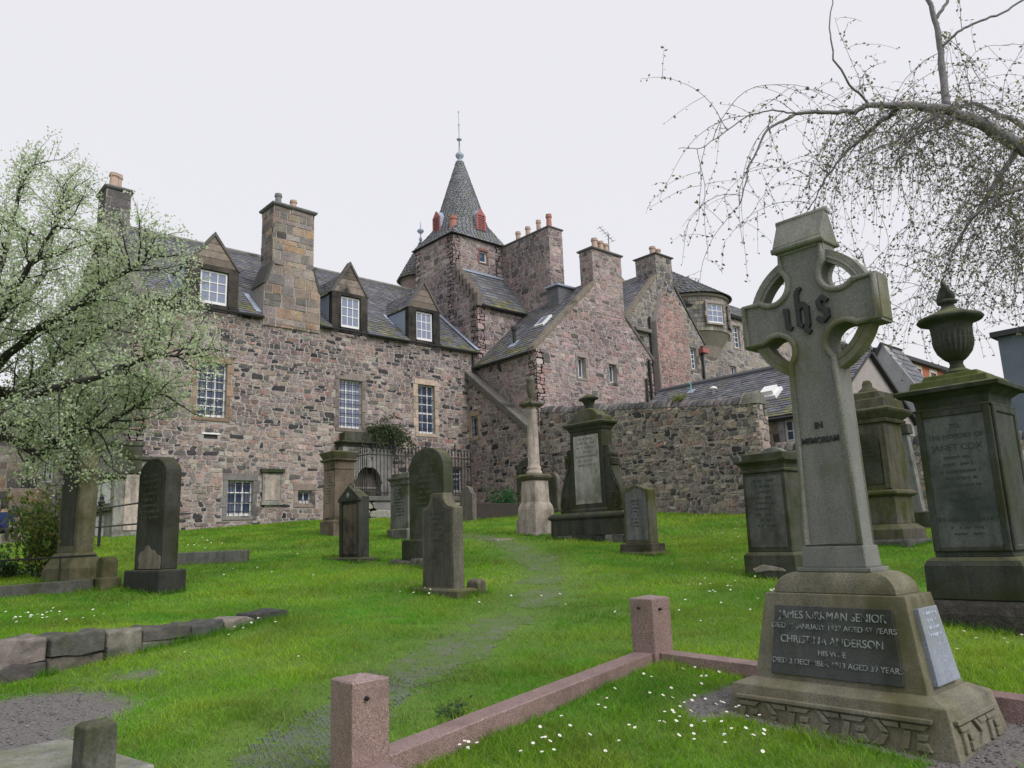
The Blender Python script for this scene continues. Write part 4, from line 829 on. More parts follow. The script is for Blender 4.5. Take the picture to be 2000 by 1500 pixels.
MLETD = m_plain('dark cut lettering', (.05, .058, .056), .9, .3, 20, 0)
MROUGH = m_attr('rough foundation stone', 10, var=.5, bst=.9, bd=.05)

GRAVES = []
def grave(name, label, x, y, cat='gravestone', rz=0.0, tilt=(0, 0), dz=-.03, group=None):
    GRAVES.append((x, y, -math.pi/2+rz))
    return thing(name, label, cat, (x, y, g(x, y)+dz), -math.pi/2+rz, group, tilt)
def gpart(p, name, mb, mat, bev=.012, smooth=False): return mb.build(name, mat, p, bev=bev, smooth=smooth)
def gbox(p, name, x0, x1, y0, y1, z0, z1, mat, tx=0, ty=0, bev=.012): return gpart(p, name, MB().box(x0, x1, y0, y1, z0, z1, tx, ty), mat, bev)
def gsq(p, name, prof, mat, bev=.008): return gpart(p, name, MB().sq(prof), mat, bev)
def slab(p, name, prof, y0, y1, mat, bev=.012): return gpart(p, name, MB().prism(prof, y0, y1), mat, bev)
def arch(w_, z0, zs, kind='round', zt=None, n=14):
    pr = [(-w_, z0), (w_, z0), (w_, zs)]
    if kind == 'round': pr += [(w_*math.cos(math.pi*i/n), zs+(zt-zs)*math.sin(math.pi*i/n)) for i in range(1, n)]
    if kind == 'point': pr += [(0, zt)]
    if kind == 'gothic':
        for i in range(1, n): t = i/n*2-1; x = -w_*t; pr.append((x, zs+(zt-zs)*(1-abs(t)**1.7)))
    return pr+[(-w_, zs)]
def rows(p, x0, x1, y, z0, z1, lh=.05, mat=None, fill=.8, name='inscription'):
    mb = MB(); z = z1
    while z > z0+lh:
        wdt = (x1-x0)*rng.uniform(.55, 1)*fill; x = (x0+x1)/2-wdt/2; e = (x0+x1)/2+wdt/2
        while x < e:
            l = rng.uniform(.2, .5)*lh; h = lh*rng.uniform(.32, .55)
            if rng.random() < .82: mb.box(x, min(e, x+l), y-.0025, y+.006, z-h, z)
            x += l+lh*rng.choice((.1, .14, .16, .45))
        z -= lh*1.25
    return tag(gpart(p, name, mb, mat or MLETD, 0), None, kind='stuff')
def text(p, s, x, y, z, size, mat, name='inscription', align='CENTER', wx=1.0, rotx=math.pi/2, ext=.003, rz=0, bold=0):
    cu_ = bpy.data.curves.new(name, 'FONT'); cu_.body = s; cu_.size = size; cu_.extrude = ext; cu_.align_x = align; cu_.offset = bold
    t = bpy.data.objects.new(name, cu_); COL.objects.link(t); bpy.context.view_layer.update()
    me_ = bpy.data.meshes.new_from_object(t.evaluated_get(bpy.context.evaluated_depsgraph_get())); bpy.data.objects.remove(t); bpy.data.curves.remove(cu_)
    me_.materials.clear(); me_.materials.append(mat); o = bpy.data.objects.new(name, me_); COL.objects.link(o); o.parent = p; o.location = (x, y, z); o.rotation_euler = (rotx, 0, rz); o.scale = (wx, 1, 1); return o

# ---- the Celtic cross
cz = g(*CROSS); CR = thing('celtic_cross', 'tall grey Celtic cross with ring head on a tapered plinth with name tablets', 'cross', (CROSS[0], CROSS[1], .40), -math.pi/2)
gsq(CR, 'plinth', [(.70, .40, -.12), (.69, .39, 0), (.64, .35, .235), (.54, .27, .275)], GPLINTH, .006)
die = gsq(CR, 'die', [(.525, .262, .265), (.44, .192, .79)], GPLINTH, .006)
mb = MB(); mb.sq([(.385, .165, .79)]+[(.24+.145*math.cos(a), .115+.055*math.cos(a), .795+.125*math.sin(a)) for a in [i*math.pi/2/7 for i in range(8)]]); gpart(CR, 'cushion', mb, GPLINTH, .003)
gsq(CR, 'step', [(.238, .128, .92), (.238, .128, .945)], GSHAFT, .004)
gsq(CR, 'shaft_block', [(.207, .108, .945), (.196, .102, 1.075)], GSHAFT, .006)
# key-pattern band round the plinth: a roll above, interlocked raised bars below
def fret(p, half, yb_, sgn, rotz):
    mb = MB(); n = int(half*2/.175); 
    def P_(u, z, d): t = z/.235; y = -(yb_[0]*(1-t)+yb_[1]*t)-d; return (u, y, z)
    def bar(poly, d=.02):
        k = len(poly); a = [P_(u, z, d) for u, z in poly]; b = [P_(u, z, -.01) for u, z in poly]; mb.add(a+b, [tuple(range(k))]+[((i+1) % k, i, k+i, k+(i+1) % k) for i in range(k)])
    bar([(-half+.02, .155), (half-.06, .155), (half-.06, .178), (-half+.02, .178)], .028)
    for i in range(n):
        u = -half+.04+i*(2*half-.1)/n; w_ = (2*half-.1)/n; f = i % 2
        if f: bar([(u, .02), (u+w_*.42, .02), (u+w_*.62, .075), (u+w_*.40, .075)]); bar([(u+w_*.08, .145), (u+w_*.30, .145), (u+w_*.62, .085), (u+w_*.38, .085)]); bar([(u+w_*.35, .145), (u+w_*.95, .145), (u+w_*.95, .118), (u+w_*.5, .118)])
        else: bar([(u, .145), (u+w_*.9, .145), (u+w_*.75, .118), (u+w_*.06, .118)]); bar([(u+w_*.1, .11), (u+w_*.34, .11), (u+w_*.22, .02), (u-w_*.02, .02)]); bar([(u+w_*.45, .02), (u+w_*.98, .02), (u+w_*.82, .06), (u+w_*.5, .06)]); bar([(u+w_*.5, .1), (u+w_*.85, .1), (u+w_*.8, .07), (u+w_*.52, .07)])
    o = gpart(p, 'key_pattern', mb, GPLINTH, .005); o.rotation_euler = (0, 0, rotz); return o
pl = [c for c in CR.children if c.name.startswith('plinth')][0]
fret(pl, .63, (.39, .35), 1, 0); fret(pl, .345, (.69, .64), 1, math.pi/2)
# cross slab with cusped armpits
AW, AH, AL, CC, RC = .163, .158, .475, .235, .113
zc = 2.60; z0c, ztop = 1.07, 3.07
def outline(inset=0.0):
    q = []
    def arcpts(cx_, cz_, a0, a1, n=12): return [(cx_+(RC+inset)*math.cos(a0+(a1-a0)*i/n), cz_+(RC+inset)*math.sin(a0+(a1-a0)*i/n)) for i in range(n+1)]
    aw, ah, al = AW-inset, AH-inset, AL-inset
    def ang(cx_, cz_, x, z): return math.atan2(z-cz_, x-cx_)
    r_ = RC+inset; dx = math.sqrt(max(r_*r_-(CC-aw)**2, 1e-6)); dz_ = math.sqrt(max(r_*r_-(CC-ah)**2, 1e-6))
    q += [(-.185+inset, z0c+inset), (.185-inset, z0c+inset)]
    # lower right cusp: from shaft (aw, zc-CC-dx) round to arm underside
    a0 = ang(CC, -CC, aw, -CC-dx); a1 = ang(CC, -CC, CC+dz_, -ah)
    if a0 < 0: a0 += 2*math.pi
    q += [(x, zc+z) for x, z in arcpts(CC, -CC, a0, a1)]
    q += [(al, zc-ah), (al, zc+ah)]
    a0 = ang(CC, CC, CC+dz_, ah); a1 = ang(CC, CC, aw, CC+dx)
    if a1 > a0: a1 -= 2*math.pi
    q += [(x, zc+z) for x, z in arcpts(CC, CC, a0, a1)]
    q += [(aw, ztop-inset), (-aw, ztop-inset)]
    m_ = q[2:-2][::-1]; q += [(-x, z) for x, z in m_]
    return q
ol = outline(); 
cs = MB(); cs.prism(ol, -.078, .078); crs = gpart(CR, 'cross_slab', cs, GSHAFT, 0)
mb = MB()
for yy in (-.080, .080): mb.tube([(x, yy, z) for x, z in outline(.017)], .022, 8, closed=True)
gpart(CR, 'roll_moulding', mb, GCROSS, 0, True)
mb = MB(); n = 64; R0, R1, D_ = .355, .435, .052
for i in range(n):
    a0, a1 = 2*math.pi*i/n, 2*math.pi*(i+1)/n
    for (ra, ya_), (rb, yb2) in (((R0, -D_), (R1, -D_)), ((R1, -D_), (R1, D_)), ((R1, D_), (R0, D_)), ((R0, D_), (R0, -D_))):
        mb.add([(ra*math.cos(a0), ya_, zc+ra*math.sin(a0)), (ra*math.cos(a1), ya_, zc+ra*math.sin(a1)), (rb*math.cos(a1), yb2, zc+rb*math.sin(a1)), (rb*math.cos(a0), yb2, zc+rb*math.sin(a0))], [(0, 3, 2, 1)])
for rr in (R0+.03,):
    for sgn in (-1,): mb.tube([(rr*math.cos(2*math.pi*i/n), sgn*D_, zc+rr*math.sin(2*math.pi*i/n)) for i in range(n)], .008, 6, closed=True)
gpart(CR, 'ring', mb, GCROSS, 0)
for s in (-1, 1):
    gbox(CR, 'arm_end', *(sorted((s*.462, s*.482))), -.07, .07, zc-.14, zc+.14, GCROSS, bev=.006)
mb = MB(); mb.prismx([(-.115, ztop-.02), (.115, ztop-.02), (.115, ztop+.03), (.02, ztop+.225), (-.02, ztop+.225), (-.115, ztop+.03)], -.178, .178); gpart(CR, 'cap', mb, GCROSS, .012)
for y_, z_, r_ in ((0, .225, .026), (-.112, 0, .022), (.112, 0, .022)): mb = MB(); mb.tube([(-.181, y_, ztop+z_), (.181, y_, ztop+z_)], r_, 8); gpart(CR, 'cap_roll', mb, GCROSS, 0, True)
# tablets lie on the sloping faces
sf = math.atan2(.07, .525); ctr_z = .265+.525*.5; ctr_y = -(.262+.192)/2
mb = MB(); k = 4; pr = [(-.405, -.225), (.405, -.225), (.365, .19), (-.365, .19)]; mb.prism(pr, -.016, .008); tb = gpart(die, 'tablet', mb, GTAB, .004); tb.location = (0, ctr_y, ctr_z); tb.rotation_euler = (-sf, 0, 0)
for s_, dz_, sz, ox, wx_ in (('JAMES KIRKMAN SENIOR', .115, .066, 0, .92), ('DIED 15 JANUARY 1927 AGED 67 YEARS', .055, .044, 0, 1.0), ('CHRISTINA ANDERSON', -.03, .064, -.01, .94), ('HIS WIFE', -.095, .044, 0, 1.0), ('DIED 2 DECEMBER 1913 AGED 39 YEARS', -.155, .045, .01, 1.0)):
    t = text(die, s_, ox, ctr_y-.016*math.cos(sf)-.001+dz_*math.sin(sf), ctr_z+dz_*math.cos(sf)-.016*math.sin(sf)*-1*0, sz, MLETL, wx=wx_, rotx=math.pi/2-sf, ext=.004)
sf2 = math.atan2(.085, .525)
mb = MB(); mb.prism([(-.165, -.225), (.165, -.225), (.135, .19), (-.135, .19)], -.03, .008); t2 = gpart(die, 'tablet', mb, GTABB, .004); t2.location = ((.525+.44)/2, 0, ctr_z); t2.rotation_euler = (-sf2, 0, math.pi/2)
lt = rows(die, -.12, .12, -.031, -.02, .165, .032, m_plain('white worn lettering', (.42, .46, .56), .8, .2, 25, 0), .85); lt.location = t2.location; lt.rotation_euler = t2.rotation_euler
text(crs, 'IN', -.005, -.079, 1.825, .055, MLET, ext=.006, bold=.0022); text(crs, 'MEMORIAM', -.005, -.079, 1.73, .052, MLET, ext=.006, wx=.93, bold=.0022)
mb = MB()                                        # ihs monogram in raised blackletter strokes
def stroke(pts, w_=.022, d=.016):
    for (x0_, z0_), (x1_, z1_) in zip(pts[:-1], pts[1:]):
        L = math.hypot(x1_-x0_, z1_-z0_); nx, nz = -(z1_-z0_)/L*w_/2, (x1_-x0_)/L*w_/2; ex, ez = (x1_-x0_)/L*w_*.35, (z1_-z0_)/L*w_*.35
        pr = [(x0_-ex+nx, z0_-ez+nz), (x0_-ex-nx, z0_-ez-nz), (x1_+ex-nx, z1_+ez-nz), (x1_+ex+nx, z1_+ez+nz)]; stroke.n = getattr(stroke, 'n', 0)+1; mb.prism(pr, -.08-d-.0006*stroke.n, -.07)
stroke([(-.125, .045), (-.115, .045), (-.115, -.05), (-.098, -.062)], 0.029); stroke([(-.03, .15), (-.045, .12), (-.045, -.05), (-.028, -.062)], 0.027); stroke([(-.045, .14), (-.018, .155)], 0.018); stroke([(-.04, .04), (-.012, .06), (.008, .035), (.008, -.06), (-.006, -.09), (.01, -.105)], 0.029)
stroke([(.125, .05), (.105, .07), (.08, .05), (.085, .015), (.122, -.005), (.125, -.04), (.10, -.062), (.072, -.045)], 0.027); stroke([(.08, .045), (.122, -.03)], 0.020)
mb.v = [(x*1.18, y, z*1.18+zc-.01) for x, y, z in mb.v]; gpart(crs, 'monogram', mb, MLET, .003)

# ---- pink granite kerb
def granite(name, col):
    m, nt, b = newmat(name); P_ = wpos(nt); v = nt.nodes.new('ShaderNodeTexVoronoi'); v.inputs['Scale'].default_value = 240; nt.links.new(P_, v.inputs['Vector'])
    c = mix(nt, ramp(nt, v.outputs['Color'], .25, .8), tuple(x*.5 for x in col), tuple(min(1, x*1.5) for x in col)); c = mix(nt, ramp(nt, noise(nt, P_, 5, 4), .5, .75), c, tuple(x*.62 for x in col)); nt.links.new(c, b.inputs['Base Color']); b.inputs['Roughness'].default_value = .32; b.inputs['Specular IOR Level'].default_value = .6; bump(nt, noise(nt, P_, 160, 2), b, .12, .003); return m
MGRAN = granite('pink granite', (.255, .172, .165))
KB = thing('grave_kerb', 'pink granite kerb with two square corner posts around the daisy grass', 'kerb', (2.2, 3.7, g(2.2, 3.7)))
A1 = np.array([2.17, 3.56]); A2 = np.array([4.92, 3.76])
# the two posts stand a little clear of the axis of the rail
p1 = hd(703, 1323, 4.22); p2 = hd(1268, 1167, 6.55)
def kpost(p, zt, w_=.22):
    zb_ = g(p[0], p[1])-.2; mb = MB(); n = w_/2; mb.box(p[0]-n, p[0]+n, p[1]-n, p[1]+n, zb_, zt); o = part(KB, 'post', mb, MGRAN, bev=.008)
    mb = MB(); mb.sq([(n-.006, n-.006, zt), (.004, .004, zt+.022)]); mb.v = [(a+p[0], b+p[1], c) for a, b, c in mb.v]; part(o, 'post_cap', mb, MGRAN)
    mb = MB(); mb.tube([(p[0]-.03, p[1]-n-.014, zt-.085), (p[0]-.03, p[1]-n+.01, zt-.085)], .012, 8); mb.tube([(p[0]-.03, p[1]-n-.03, zt-.085), (p[0]-.03, p[1]-n, zt-.085)], .006, 6); part(o, 'iron_stub', mb, MIRON)
    if p is p2:
        mb = MB(); mb.tube([(p[0]-n-.014, p[1]+.02, zt-.075), (p[0]-n+.01, p[1]+.02, zt-.075)], .011, 8); part(o, 'iron_stub', mb, MIRON)
kpost(p1, p1[2]); kpost(p2, p2[2], .235)
def krail(a, b_, za_, zb2, w_=.17, h=.16, nm='rail'):
    a = np.array(a, float); b_ = np.array(b_, float); t = (b_-a)/np.linalg.norm(b_-a); n = np.array([-t[1], t[0]])*w_/2; mb = MB()
    q = [(*(a-n), za_), (*(a+n), za_), (*(b_+n), zb2), (*(b_-n), zb2)]
    mb.add([(x, y, z-h) for x, y, z in q]+q, [(0, 1, 2, 3), (7, 6, 5, 4), (1, 0, 4, 5), (2, 1, 5, 6), (3, 2, 6, 7), (0, 3, 7, 4)]); part(KB, nm, mb, MGRAN, bev=.006)
zr1, zr2_ = p1[2]-.395, p2[2]-.415
krail((p1[0]+.105, p1[1]+.01), (p2[0]-.112, p2[1]-.0), zr1, zr2_); krail((p2[0]+.02, p2[1]-.115), (p2[0]+.35, p2[1]-3.6), zr2_, zr2_-.13, h=.2); krail((p1[0]+.0, p1[1]-.105), (p1[0]+.25, p1[1]-3.0), zr1-.01, zr1-.1, h=.2)
KZ = (p1, p2)

# ---- urn monument
x_, y_ = 8.23, 2.58; UM = grave('urn_monument', 'tall sooty pedestal tomb crowned by a fluted urn with stone flame', x_, y_, 'monument'); z0 = .90-UM.location.z
gpart(UM, 'foundation', MB().sq([(.50, .50, -.15), (.48, .48, z0-.12), (.44, .44, z0+.0)], (.06, .056, .05)), MROUGH, .05)
gsq(UM, 'base', [(.415, .415, z0), (.41, .41, z0+.30), (.39, .39, z0+.345), (.35, .35, z0+.375)], GURN, .01)
D0, D1 = z0+.375, z0+1.74
ped = gsq(UM, 'die', [(.325, .325, D0), (.325, .325, D1)], GURN, .006)
for s in (0, 1):
    mb = MB()
    for a0, a1, b0, b1 in ((-.325, -.262, D0+.05, D1), (.262, .325, D0+.05, D1), (-.262, .262, D1-.06, D1), (-.262, .262, D0+.05, D0+.10)): mb.box(a0, a1, -.352, -.32, b0, b1)
    o = gpart(ped, 'panel_frame', mb, GURN, .012); o.rotation_euler = (0, 0, s*math.pi/2)
    gb = gbox(ped, 'panel', -.262, .262, -.336, -.32, D0+.1, D1-.06, GURNP if s == 0 else GURN, bev=0); gb.rotation_euler = (0, 0, s*math.pi/2)
zt_ = D1-.06
for s_, dz_, sz in (('TO', .12, .062), ('THE MEMORY OF', .215, .062), ('JANET COX', .325, .082), ('BY HER HUSBAND', .985, .062)):
    text(ped, s_, 0, -.3375, zt_-dz_, sz, MLETD, ext=.002)
rows(ped, -.22, .22, -.3365, zt_-.92, zt_-.38, .052); rows(ped, -.22, .22, -.3365, D0+.13, zt_-1.03, .045)
gsq(UM, 'frieze', [(.345, .345, D1), (.345, .345, D1+.02), (.32, .32, D1+.03), (.33, .33, D1+.11), (.40, .40, D1+.165)], GURN, .004)
gsq(UM, 'cornice', [(.455, .455, D1+.165), (.465, .465, D1+.205), (.40, .40, D1+.225)], GURN, .006)
GMOSS = m_grave('moss green block', k=.9, base=(.09, .1, .05), algae=(.085, .11, .025), alg=.7, soot=.3, topmoss=.9)
gsq(UM, 'blocking', [(.355, .355, D1+.22), (.335, .335, D1+.30)], GMOSS, .01); gsq(UM, 'urn_step', [(.26, .26, D1+.30), (.24, .24, D1+.36)], GMOSS, .01)
zu = D1+.36
mb = MB(); fl = lambda j, z: (1+.045*(1 if j % 2 else -1)) if zu+0.197 < z < zu+0.394 else 1
mb.lathe([(.13, zu), (.13, zu+0.035), (.075, zu+0.070), (.058, zu+0.116), (.065, zu+0.145), (.09, zu+0.162), (.115, zu+0.186), (.15, zu+0.238), (.172, zu+0.302), (.18, zu+0.360), (.176, zu+0.365), (.182, zu+0.452), (.19, zu+0.499), (.20, zu+0.516), (.23, zu+0.534)], n=48, mod=fl); urn = gpart(UM, 'urn', mb, GURN, 0, False)
mb = MB(); mb.lathe([(.23, zu+0.534), (.285, zu+0.551), (.30, zu+0.571), (.285, zu+0.592), (.18, zu+0.632), (.09, zu+0.673), (.06, zu+0.702), (.055, zu+0.731), (.09, zu+0.742), (.095, zu+0.766), (.05, zu+0.783)], n=32); gpart(urn, 'lid', mb, GURN, 0, True)
mb = MB()
for k in range(7):
    a = k*2.4; r_ = .03 if k else 0; h = .2-.02*k; q = [(r_*math.cos(a)*(1+.6*t)+.018*math.sin(5*t+a), r_*math.sin(a)*(1+.6*t)+.018*math.cos(5*t+a), zu+.77+h*t*1.2) for t in (0, .2, .4, .6, .8, 1)]; mb.tube(q, [.03, .042, .038, .03, .018, .004], 7)
gpart(urn, 'flame', mb, GURN, 0, True)

# ---- pedestal tombs
def pedestal(o, w_, d, zb_, zd, zc_, mat, base=.06, capw=.05, panel=None, top=.1, txt=True, lh=.06):
    gsq(o, 'base', [(w_+base, d+base, -.1), (w_+base, d+base, zb_-.04), (w_+.01, d+.01, zb_)], mat, .012); die_ = gsq(o, 'die', [(w_, d, zb_), (w_-.01, d-.01, zd)], mat, .01)
    gsq(o, 'frieze', [(w_+.015, d+.015, zd), (w_+.015, d+.015, zd+.03), (w_-.005, d-.005, zd+.04), (w_+.005, d+.005, zc_-.05), (w_+capw, d+capw, zc_)], mat, .004); gsq(o, 'cornice', [(w_+capw+.01, d+capw+.01, zc_), (w_+capw+.01, d+capw+.01, zc_+.035)], mat, .005)
    gsq(o, 'blocking', [(w_-.01, d-.01, zc_+.035), (w_-.02, d-.02, zc_+.035+top)], mat, .012)
    if panel: gbox(die_, 'panel', -w_*.82, w_*.82, -d-.006, -d+.03, zb_+.06, zd-.05, panel, bev=.004)
    if txt: rows(die_, -w_*.72, w_*.72, -d-.008, zb_+(zd-zb_)*.25, zd-.1, lh)
    return die_
GPANEL = m_grave('grey panel', k=.6, base=(.17, .18, .175), algae=(.08, .085, .06), alg=.35, soot=.4, sootc=(.05, .058, .056))
t = grave('pedestal_tomb', 'small dark pedestal tomb with flaked base left of the cross shaft', 9.82, 5.56, 'tomb'); pedestal(t, .325, .30, .36, 1.42, 1.56, GDARK, .05, .05, GPANEL, .09)
mb = MB(); mb.prism([(-.25, .14), (-.1, .20), (.05, .18), (.2, .15), (.24, .11), (0, .12), (-.2, .09)], -.362, -.34); gpart(t, 'flaked_patch', mb, GPALE, .01)
t = grave('pedestal_tomb', 'green mossy canopied pedestal tomb with small knob finial right of the cross', 14.3, 6.03, 'tomb')
gpart(t, 'foundation', MB().sq([(.62, .62, -.2), (.6, .6, .1)], (.1, .1, .095)), MROUGH, .04); gsq(t, 'base', [(.5, .5, .08), (.5, .5, .27), (.40, .40, .36)], GOLIVE, .012); gsq(t, 'pedestal', [(.38, .38, .36), (.38, .38, .84)], GOLIVE, .01); gsq(t, 'band', [(.40, .40, .84), (.46, .46, .88), (.46, .46, .92), (.40, .40, .96)], GOLIVE, .006)
die_ = gsq(t, 'die', [(.37, .37, .96), (.36, .36, 2.15)], GOLIVE, .01)
slab(die_, 'arched_panel', arch(.24, 1.05, 1.75, 'round', 1.98), -.385, -.34, GDARK, .008); rows(die_, -.2, .2, -.388, 1.15, 1.75, .06)
for s in (-1, 1): gbox(die_, 'pilaster', s*.32-.05, s*.32+.05, -.41, -.33, .97, 2.1, GOLIVE, bev=.01)
gsq(t, 'cornice', [(.42, .42, 2.15), (.44, .44, 2.2), (.40, .40, 2.22), (.54, .54, 2.33), (.56, .56, 2.37), (.46, .46, 2.42)], GOLIVE, .006); gsq(t, 'roof_block', [(.44, .44, 2.41), (.42, .42, 2.58), (.34, .34, 2.6), (.32, .32, 2.72), (.2, .2, 2.76)], GOLIVE, .012)
mb = MB(); mb.lathe([(.19, 2.74), (.16, 2.8), (.09, 2.86), (.085, 2.93), (.06, 2.98), (.0, 3.0)], n=16); gpart(t, 'finial', mb, GOLIVE, 0, True)
v = gp(629, 1046); t = grave('pedestal_tomb', 'tall brown pedestal tomb with mossy flared capital by the railings', v[0]+.30, v[1]-.32, 'tomb', dz=-.02); t.scale = (.72, .72, 1)
die_ = pedestal(t, .42, .40, .42, 1.72, 1.95, GBROWN, .08, .10, m_grave('bare brown panel', k=.75, base=(.30, .235, .19), algae=(.2, .16, .13), alg=.3, soot=.2, sootc=(.10, .085, .07)), .02)
gsq(t, 'capital', [(.44, .42, 1.99), (.54, .52, 2.14), (.55, .53, 2.17), (.5, .48, 2.19)], GOLIVE, .01)
v = gp(759, 1052); t = grave('pedestal_tomb', 'squat grey pedestal tomb half hidden by the tall round-topped stone', v[0]+.32, v[1]-.42, 'tomb', dz=-.02); pedestal(t, .38, .30, .26, 1.28, 1.42, m_grave('grey tomb stone', k=.68, base=(.20, .205, .19), alg=.4, soot=.35), .06, .05, None, .1)

# ---- headstones
t = grave('headstone', 'olive headstone with scooped shoulders and a smaller stone at its foot', 6.13, 8.28, 'headstone')
gsq(t, 'base', [(.51, .17, -.1), (.51, .17, .09), (.49, .15, .12)], GOLIVE, .015)
GOL2 = m_grave('yellow olive headstone', k=.62, base=(.195, .185, .15), algae=(.135, .125, .03), alg=.45, soot=.36, sootc=(.045, .045, .035), topmoss=.5)
def scoop(w_, z0_, zs, zt, tw, e=0):
    pr = [(-w_, z0_), (w_, z0_), (w_, zs)]+[(w_-.03-(w_-tw-.03)*math.sin(i/8*math.pi/2), zs+.02+(zt-zs-.02)*(1-math.cos(i/8*math.pi/2))) for i in range(9)]
    return pr+[(-x, z) for x, z in pr[:2:-1]]+[(-w_, zs)]
st_ = slab(t, 'stone', scoop(.34, .11, 1.13, 1.33, .13), -.085, .085, GOL2, .01); slab(st_, 'panel', scoop(.29, .15, 1.10, 1.28, .10), -.09, -.06, m_grave('grey olive panel', (.165, .16, .14), algae=(.10, .10, .06), alg=.35, soot=.45, sootc=(.045, .045, .04)), .004); rows(st_, -.24, .24, -.092, .62, 1.08, .055, MLETD, .8)
v = gp(917, 1163); sm = grave('footstone', 'small rough block leaning beside the scooped headstone', v[0]+.08, v[1]-.05, 'stone', .15, (.05, .03)); gsq(sm, 'block', [(.11, .09, -.1), (.10, .08, .2), (.07, .05, .235)], GOLIVE, .02)
t = grave('headstone', 'tall dark round-topped headstone on a stepped block, tallest on the lawn', 7.82, 10.87, 'headstone'); t.scale = (1, .75, 1)
gbox(t, 'base', -.68, .62, -.22, .22, -.1, .47, GDARK, bev=.03); st_ = slab(t, 'stone', arch(.51, .45, 1.66, 'round', 2.02), -.14, .14, GDARK, .014); slab(st_, 'panel', arch(.44, .55, 1.64, 'round', 1.93), -.146, -.1, GDARK, .004); rows(st_, -.38, .38, -.148, .75, 1.75, .075, m_plain('dim green lettering', (.075, .09, .065), .9, .3, 20, 0), .85)
mb = MB()
for k in range(7): a = -.7+k*.2; mb.sq([(.11, .14, -.05), (.08, .1, .1+.06*rng.random())]); mb.v[-8:] = [(x+a, y-.36+.05*rng.random(), z) for x, y, z in mb.v[-8:]]
mb.c = [(.12, .115, .1)]*len(mb.v); gpart(t, 'rubble_footing', mb, MROUGH, .03)
t = grave('headstone', 'dark narrow headstone with a pediment top and flaking brown face', 7.38, 12.80, 'headstone'); t.scale = (1, .75, 1)
gsq(t, 'base', [(.62, .3, -.1), (.6, .28, .06), (.58, .26, .085)], GDARK, .015); GPED = m_grave('pediment stone', (.11, .115, .1), alg=.45, soot=.55); st_ = slab(t, 'stone', arch(.35, .08, 1.18, 'point', 1.34), -.02, .24, GPED, .012)
slab(st_, 'panel', [(-.25, .14), (.25, .14), (.25, 1.04), (-.25, 1.04)], -.035, .0, GBROWN, .01)
for s in (-1, 1): gbox(st_, 'pilaster', s*.31-.05, s*.31+.05, -.06, .0, .09, 1.1, GPED, bev=.01)
slab(st_, 'pediment', [(-.40, 1.10), (.40, 1.10), (.40, 1.15), (0, 1.40), (-.40, 1.15)], -.08, .0, GPED, .012); slab(st_, 'pediment_field', [(-.28, 1.145), (.28, 1.145), (0, 1.32)], -.084, -.07, MLETD, 0); slab(st_, 'heart', [(0, 1.16), (.05, 1.215), (0, 1.27), (-.05, 1.215)], -.10, -.08, GPALE, .01)
t = grave('headstone', 'grey shield-shaped headstone with a pointed top in front of the long wall', 10.8, 8.75, 'headstone')
gsq(t, 'base', [(.42, .24, -.1), (.42, .24, .03), (.36, .18, .06), (.36, .18, .20)], m_grave('striped base', (.17, .14, .11), alg=.5, soot=.55), .015); st_ = slab(t, 'stone', arch(.285, .19, 1.12, 'point', 1.23), -.11, .11, GOLIVE, .02); slab(st_, 'panel', arch(.235, .26, 1.07, 'point', 1.16), -.116, -.08, m_grave('blue grey panel', k=.7, base=(.21, .22, .23), algae=(.14, .15, .15), alg=.3, soot=.3, sootc=(.09, .1, .11)), .006); rows(st_, -.18, .18, -.118, .4, .95, .05, MLETD, .6)
v = gp(900, 1019); t = grave('headstone', 'weathered little headstone by the railing corner', v[0]+.1, v[1]-.25, 'headstone'); gsq(t, 'base', [(.36, .14, -.1), (.34, .12, .06)], GPALE, .015); GW_ = m_grave('brown grey stone', k=.75, base=(.2, .18, .165), alg=.3, soot=.35); slab(t, 'stone', [(-.3, .05), (.3, .05), (.3, .85), (.2, .92), (.16, 1.03), (0, 1.1), (-.16, 1.03), (-.2, .92), (-.3, .85)], -.08, .08, GW_, .012)
# ---- scroll monument
t = grave('scroll_monument', 'broad green monument with scroll brackets, grey panel and a broken urn', 12.32, 11.2, 'monument'); t.scale = (1, .62, 1); SM = m_grave('green black sandstone', (.10, .105, .088), algae=(.085, .092, .03), alg=.5, soot=.42, sootc=(.03, .034, .03))
mb = MB()
x = -1.08
while x < 1.05: l = rng.uniform(.16, .34); mb.box(x, min(1.08, x+l-.012), -.56+rng.uniform(-.03, .02), .5, -.15, .13+rng.uniform(-.02, .0), col=pick([((.13, .13, .125), 2), ((.06, .06, .06), 2), ((.2, .19, .18), 1)])); x += l
gpart(t, 'footing', mb, MROUGH, .025)
gsq(t, 'base', [(1.05, .5, .12), (1.04, .49, .46)], SM, .02); gsq(t, 'torus', [(1.05, .5, .46), (1.09, .54, .49), (1.10, .55, .52), (1.07, .52, .56), (.98, .45, .60)], SM, .004)
die_ = gsq(t, 'die', [(.52, .32, .59), (.52, .32, .66), (.48, .28, .68), (.46, .27, 2.34)], SM, .01); GP2 = m_grave('pale grey panel', k=1.0, base=(.34, .335, .325), algae=(.16, .165, .12), alg=.25, soot=.30, sootc=(.08, .085, .075), ysc=.8)
slab(die_, 'panel', [(-.37, .78), (.37, .78), (.36, 2.24), (-.36, 2.24)], -.287, -.25, GP2, .006); rows(die_, -.3, .3, -.29, 1.5, 2.18, .075, m_plain('grey lettering', (.17, .17, .165), .9, .2, 20, 0), .95)
gsq(t, 'cornice', [(.48, .29, 2.34), (.50, .31, 2.40), (.58, .39, 2.46), (.59, .40, 2.50), (.5, .31, 2.54)], SM, .006)
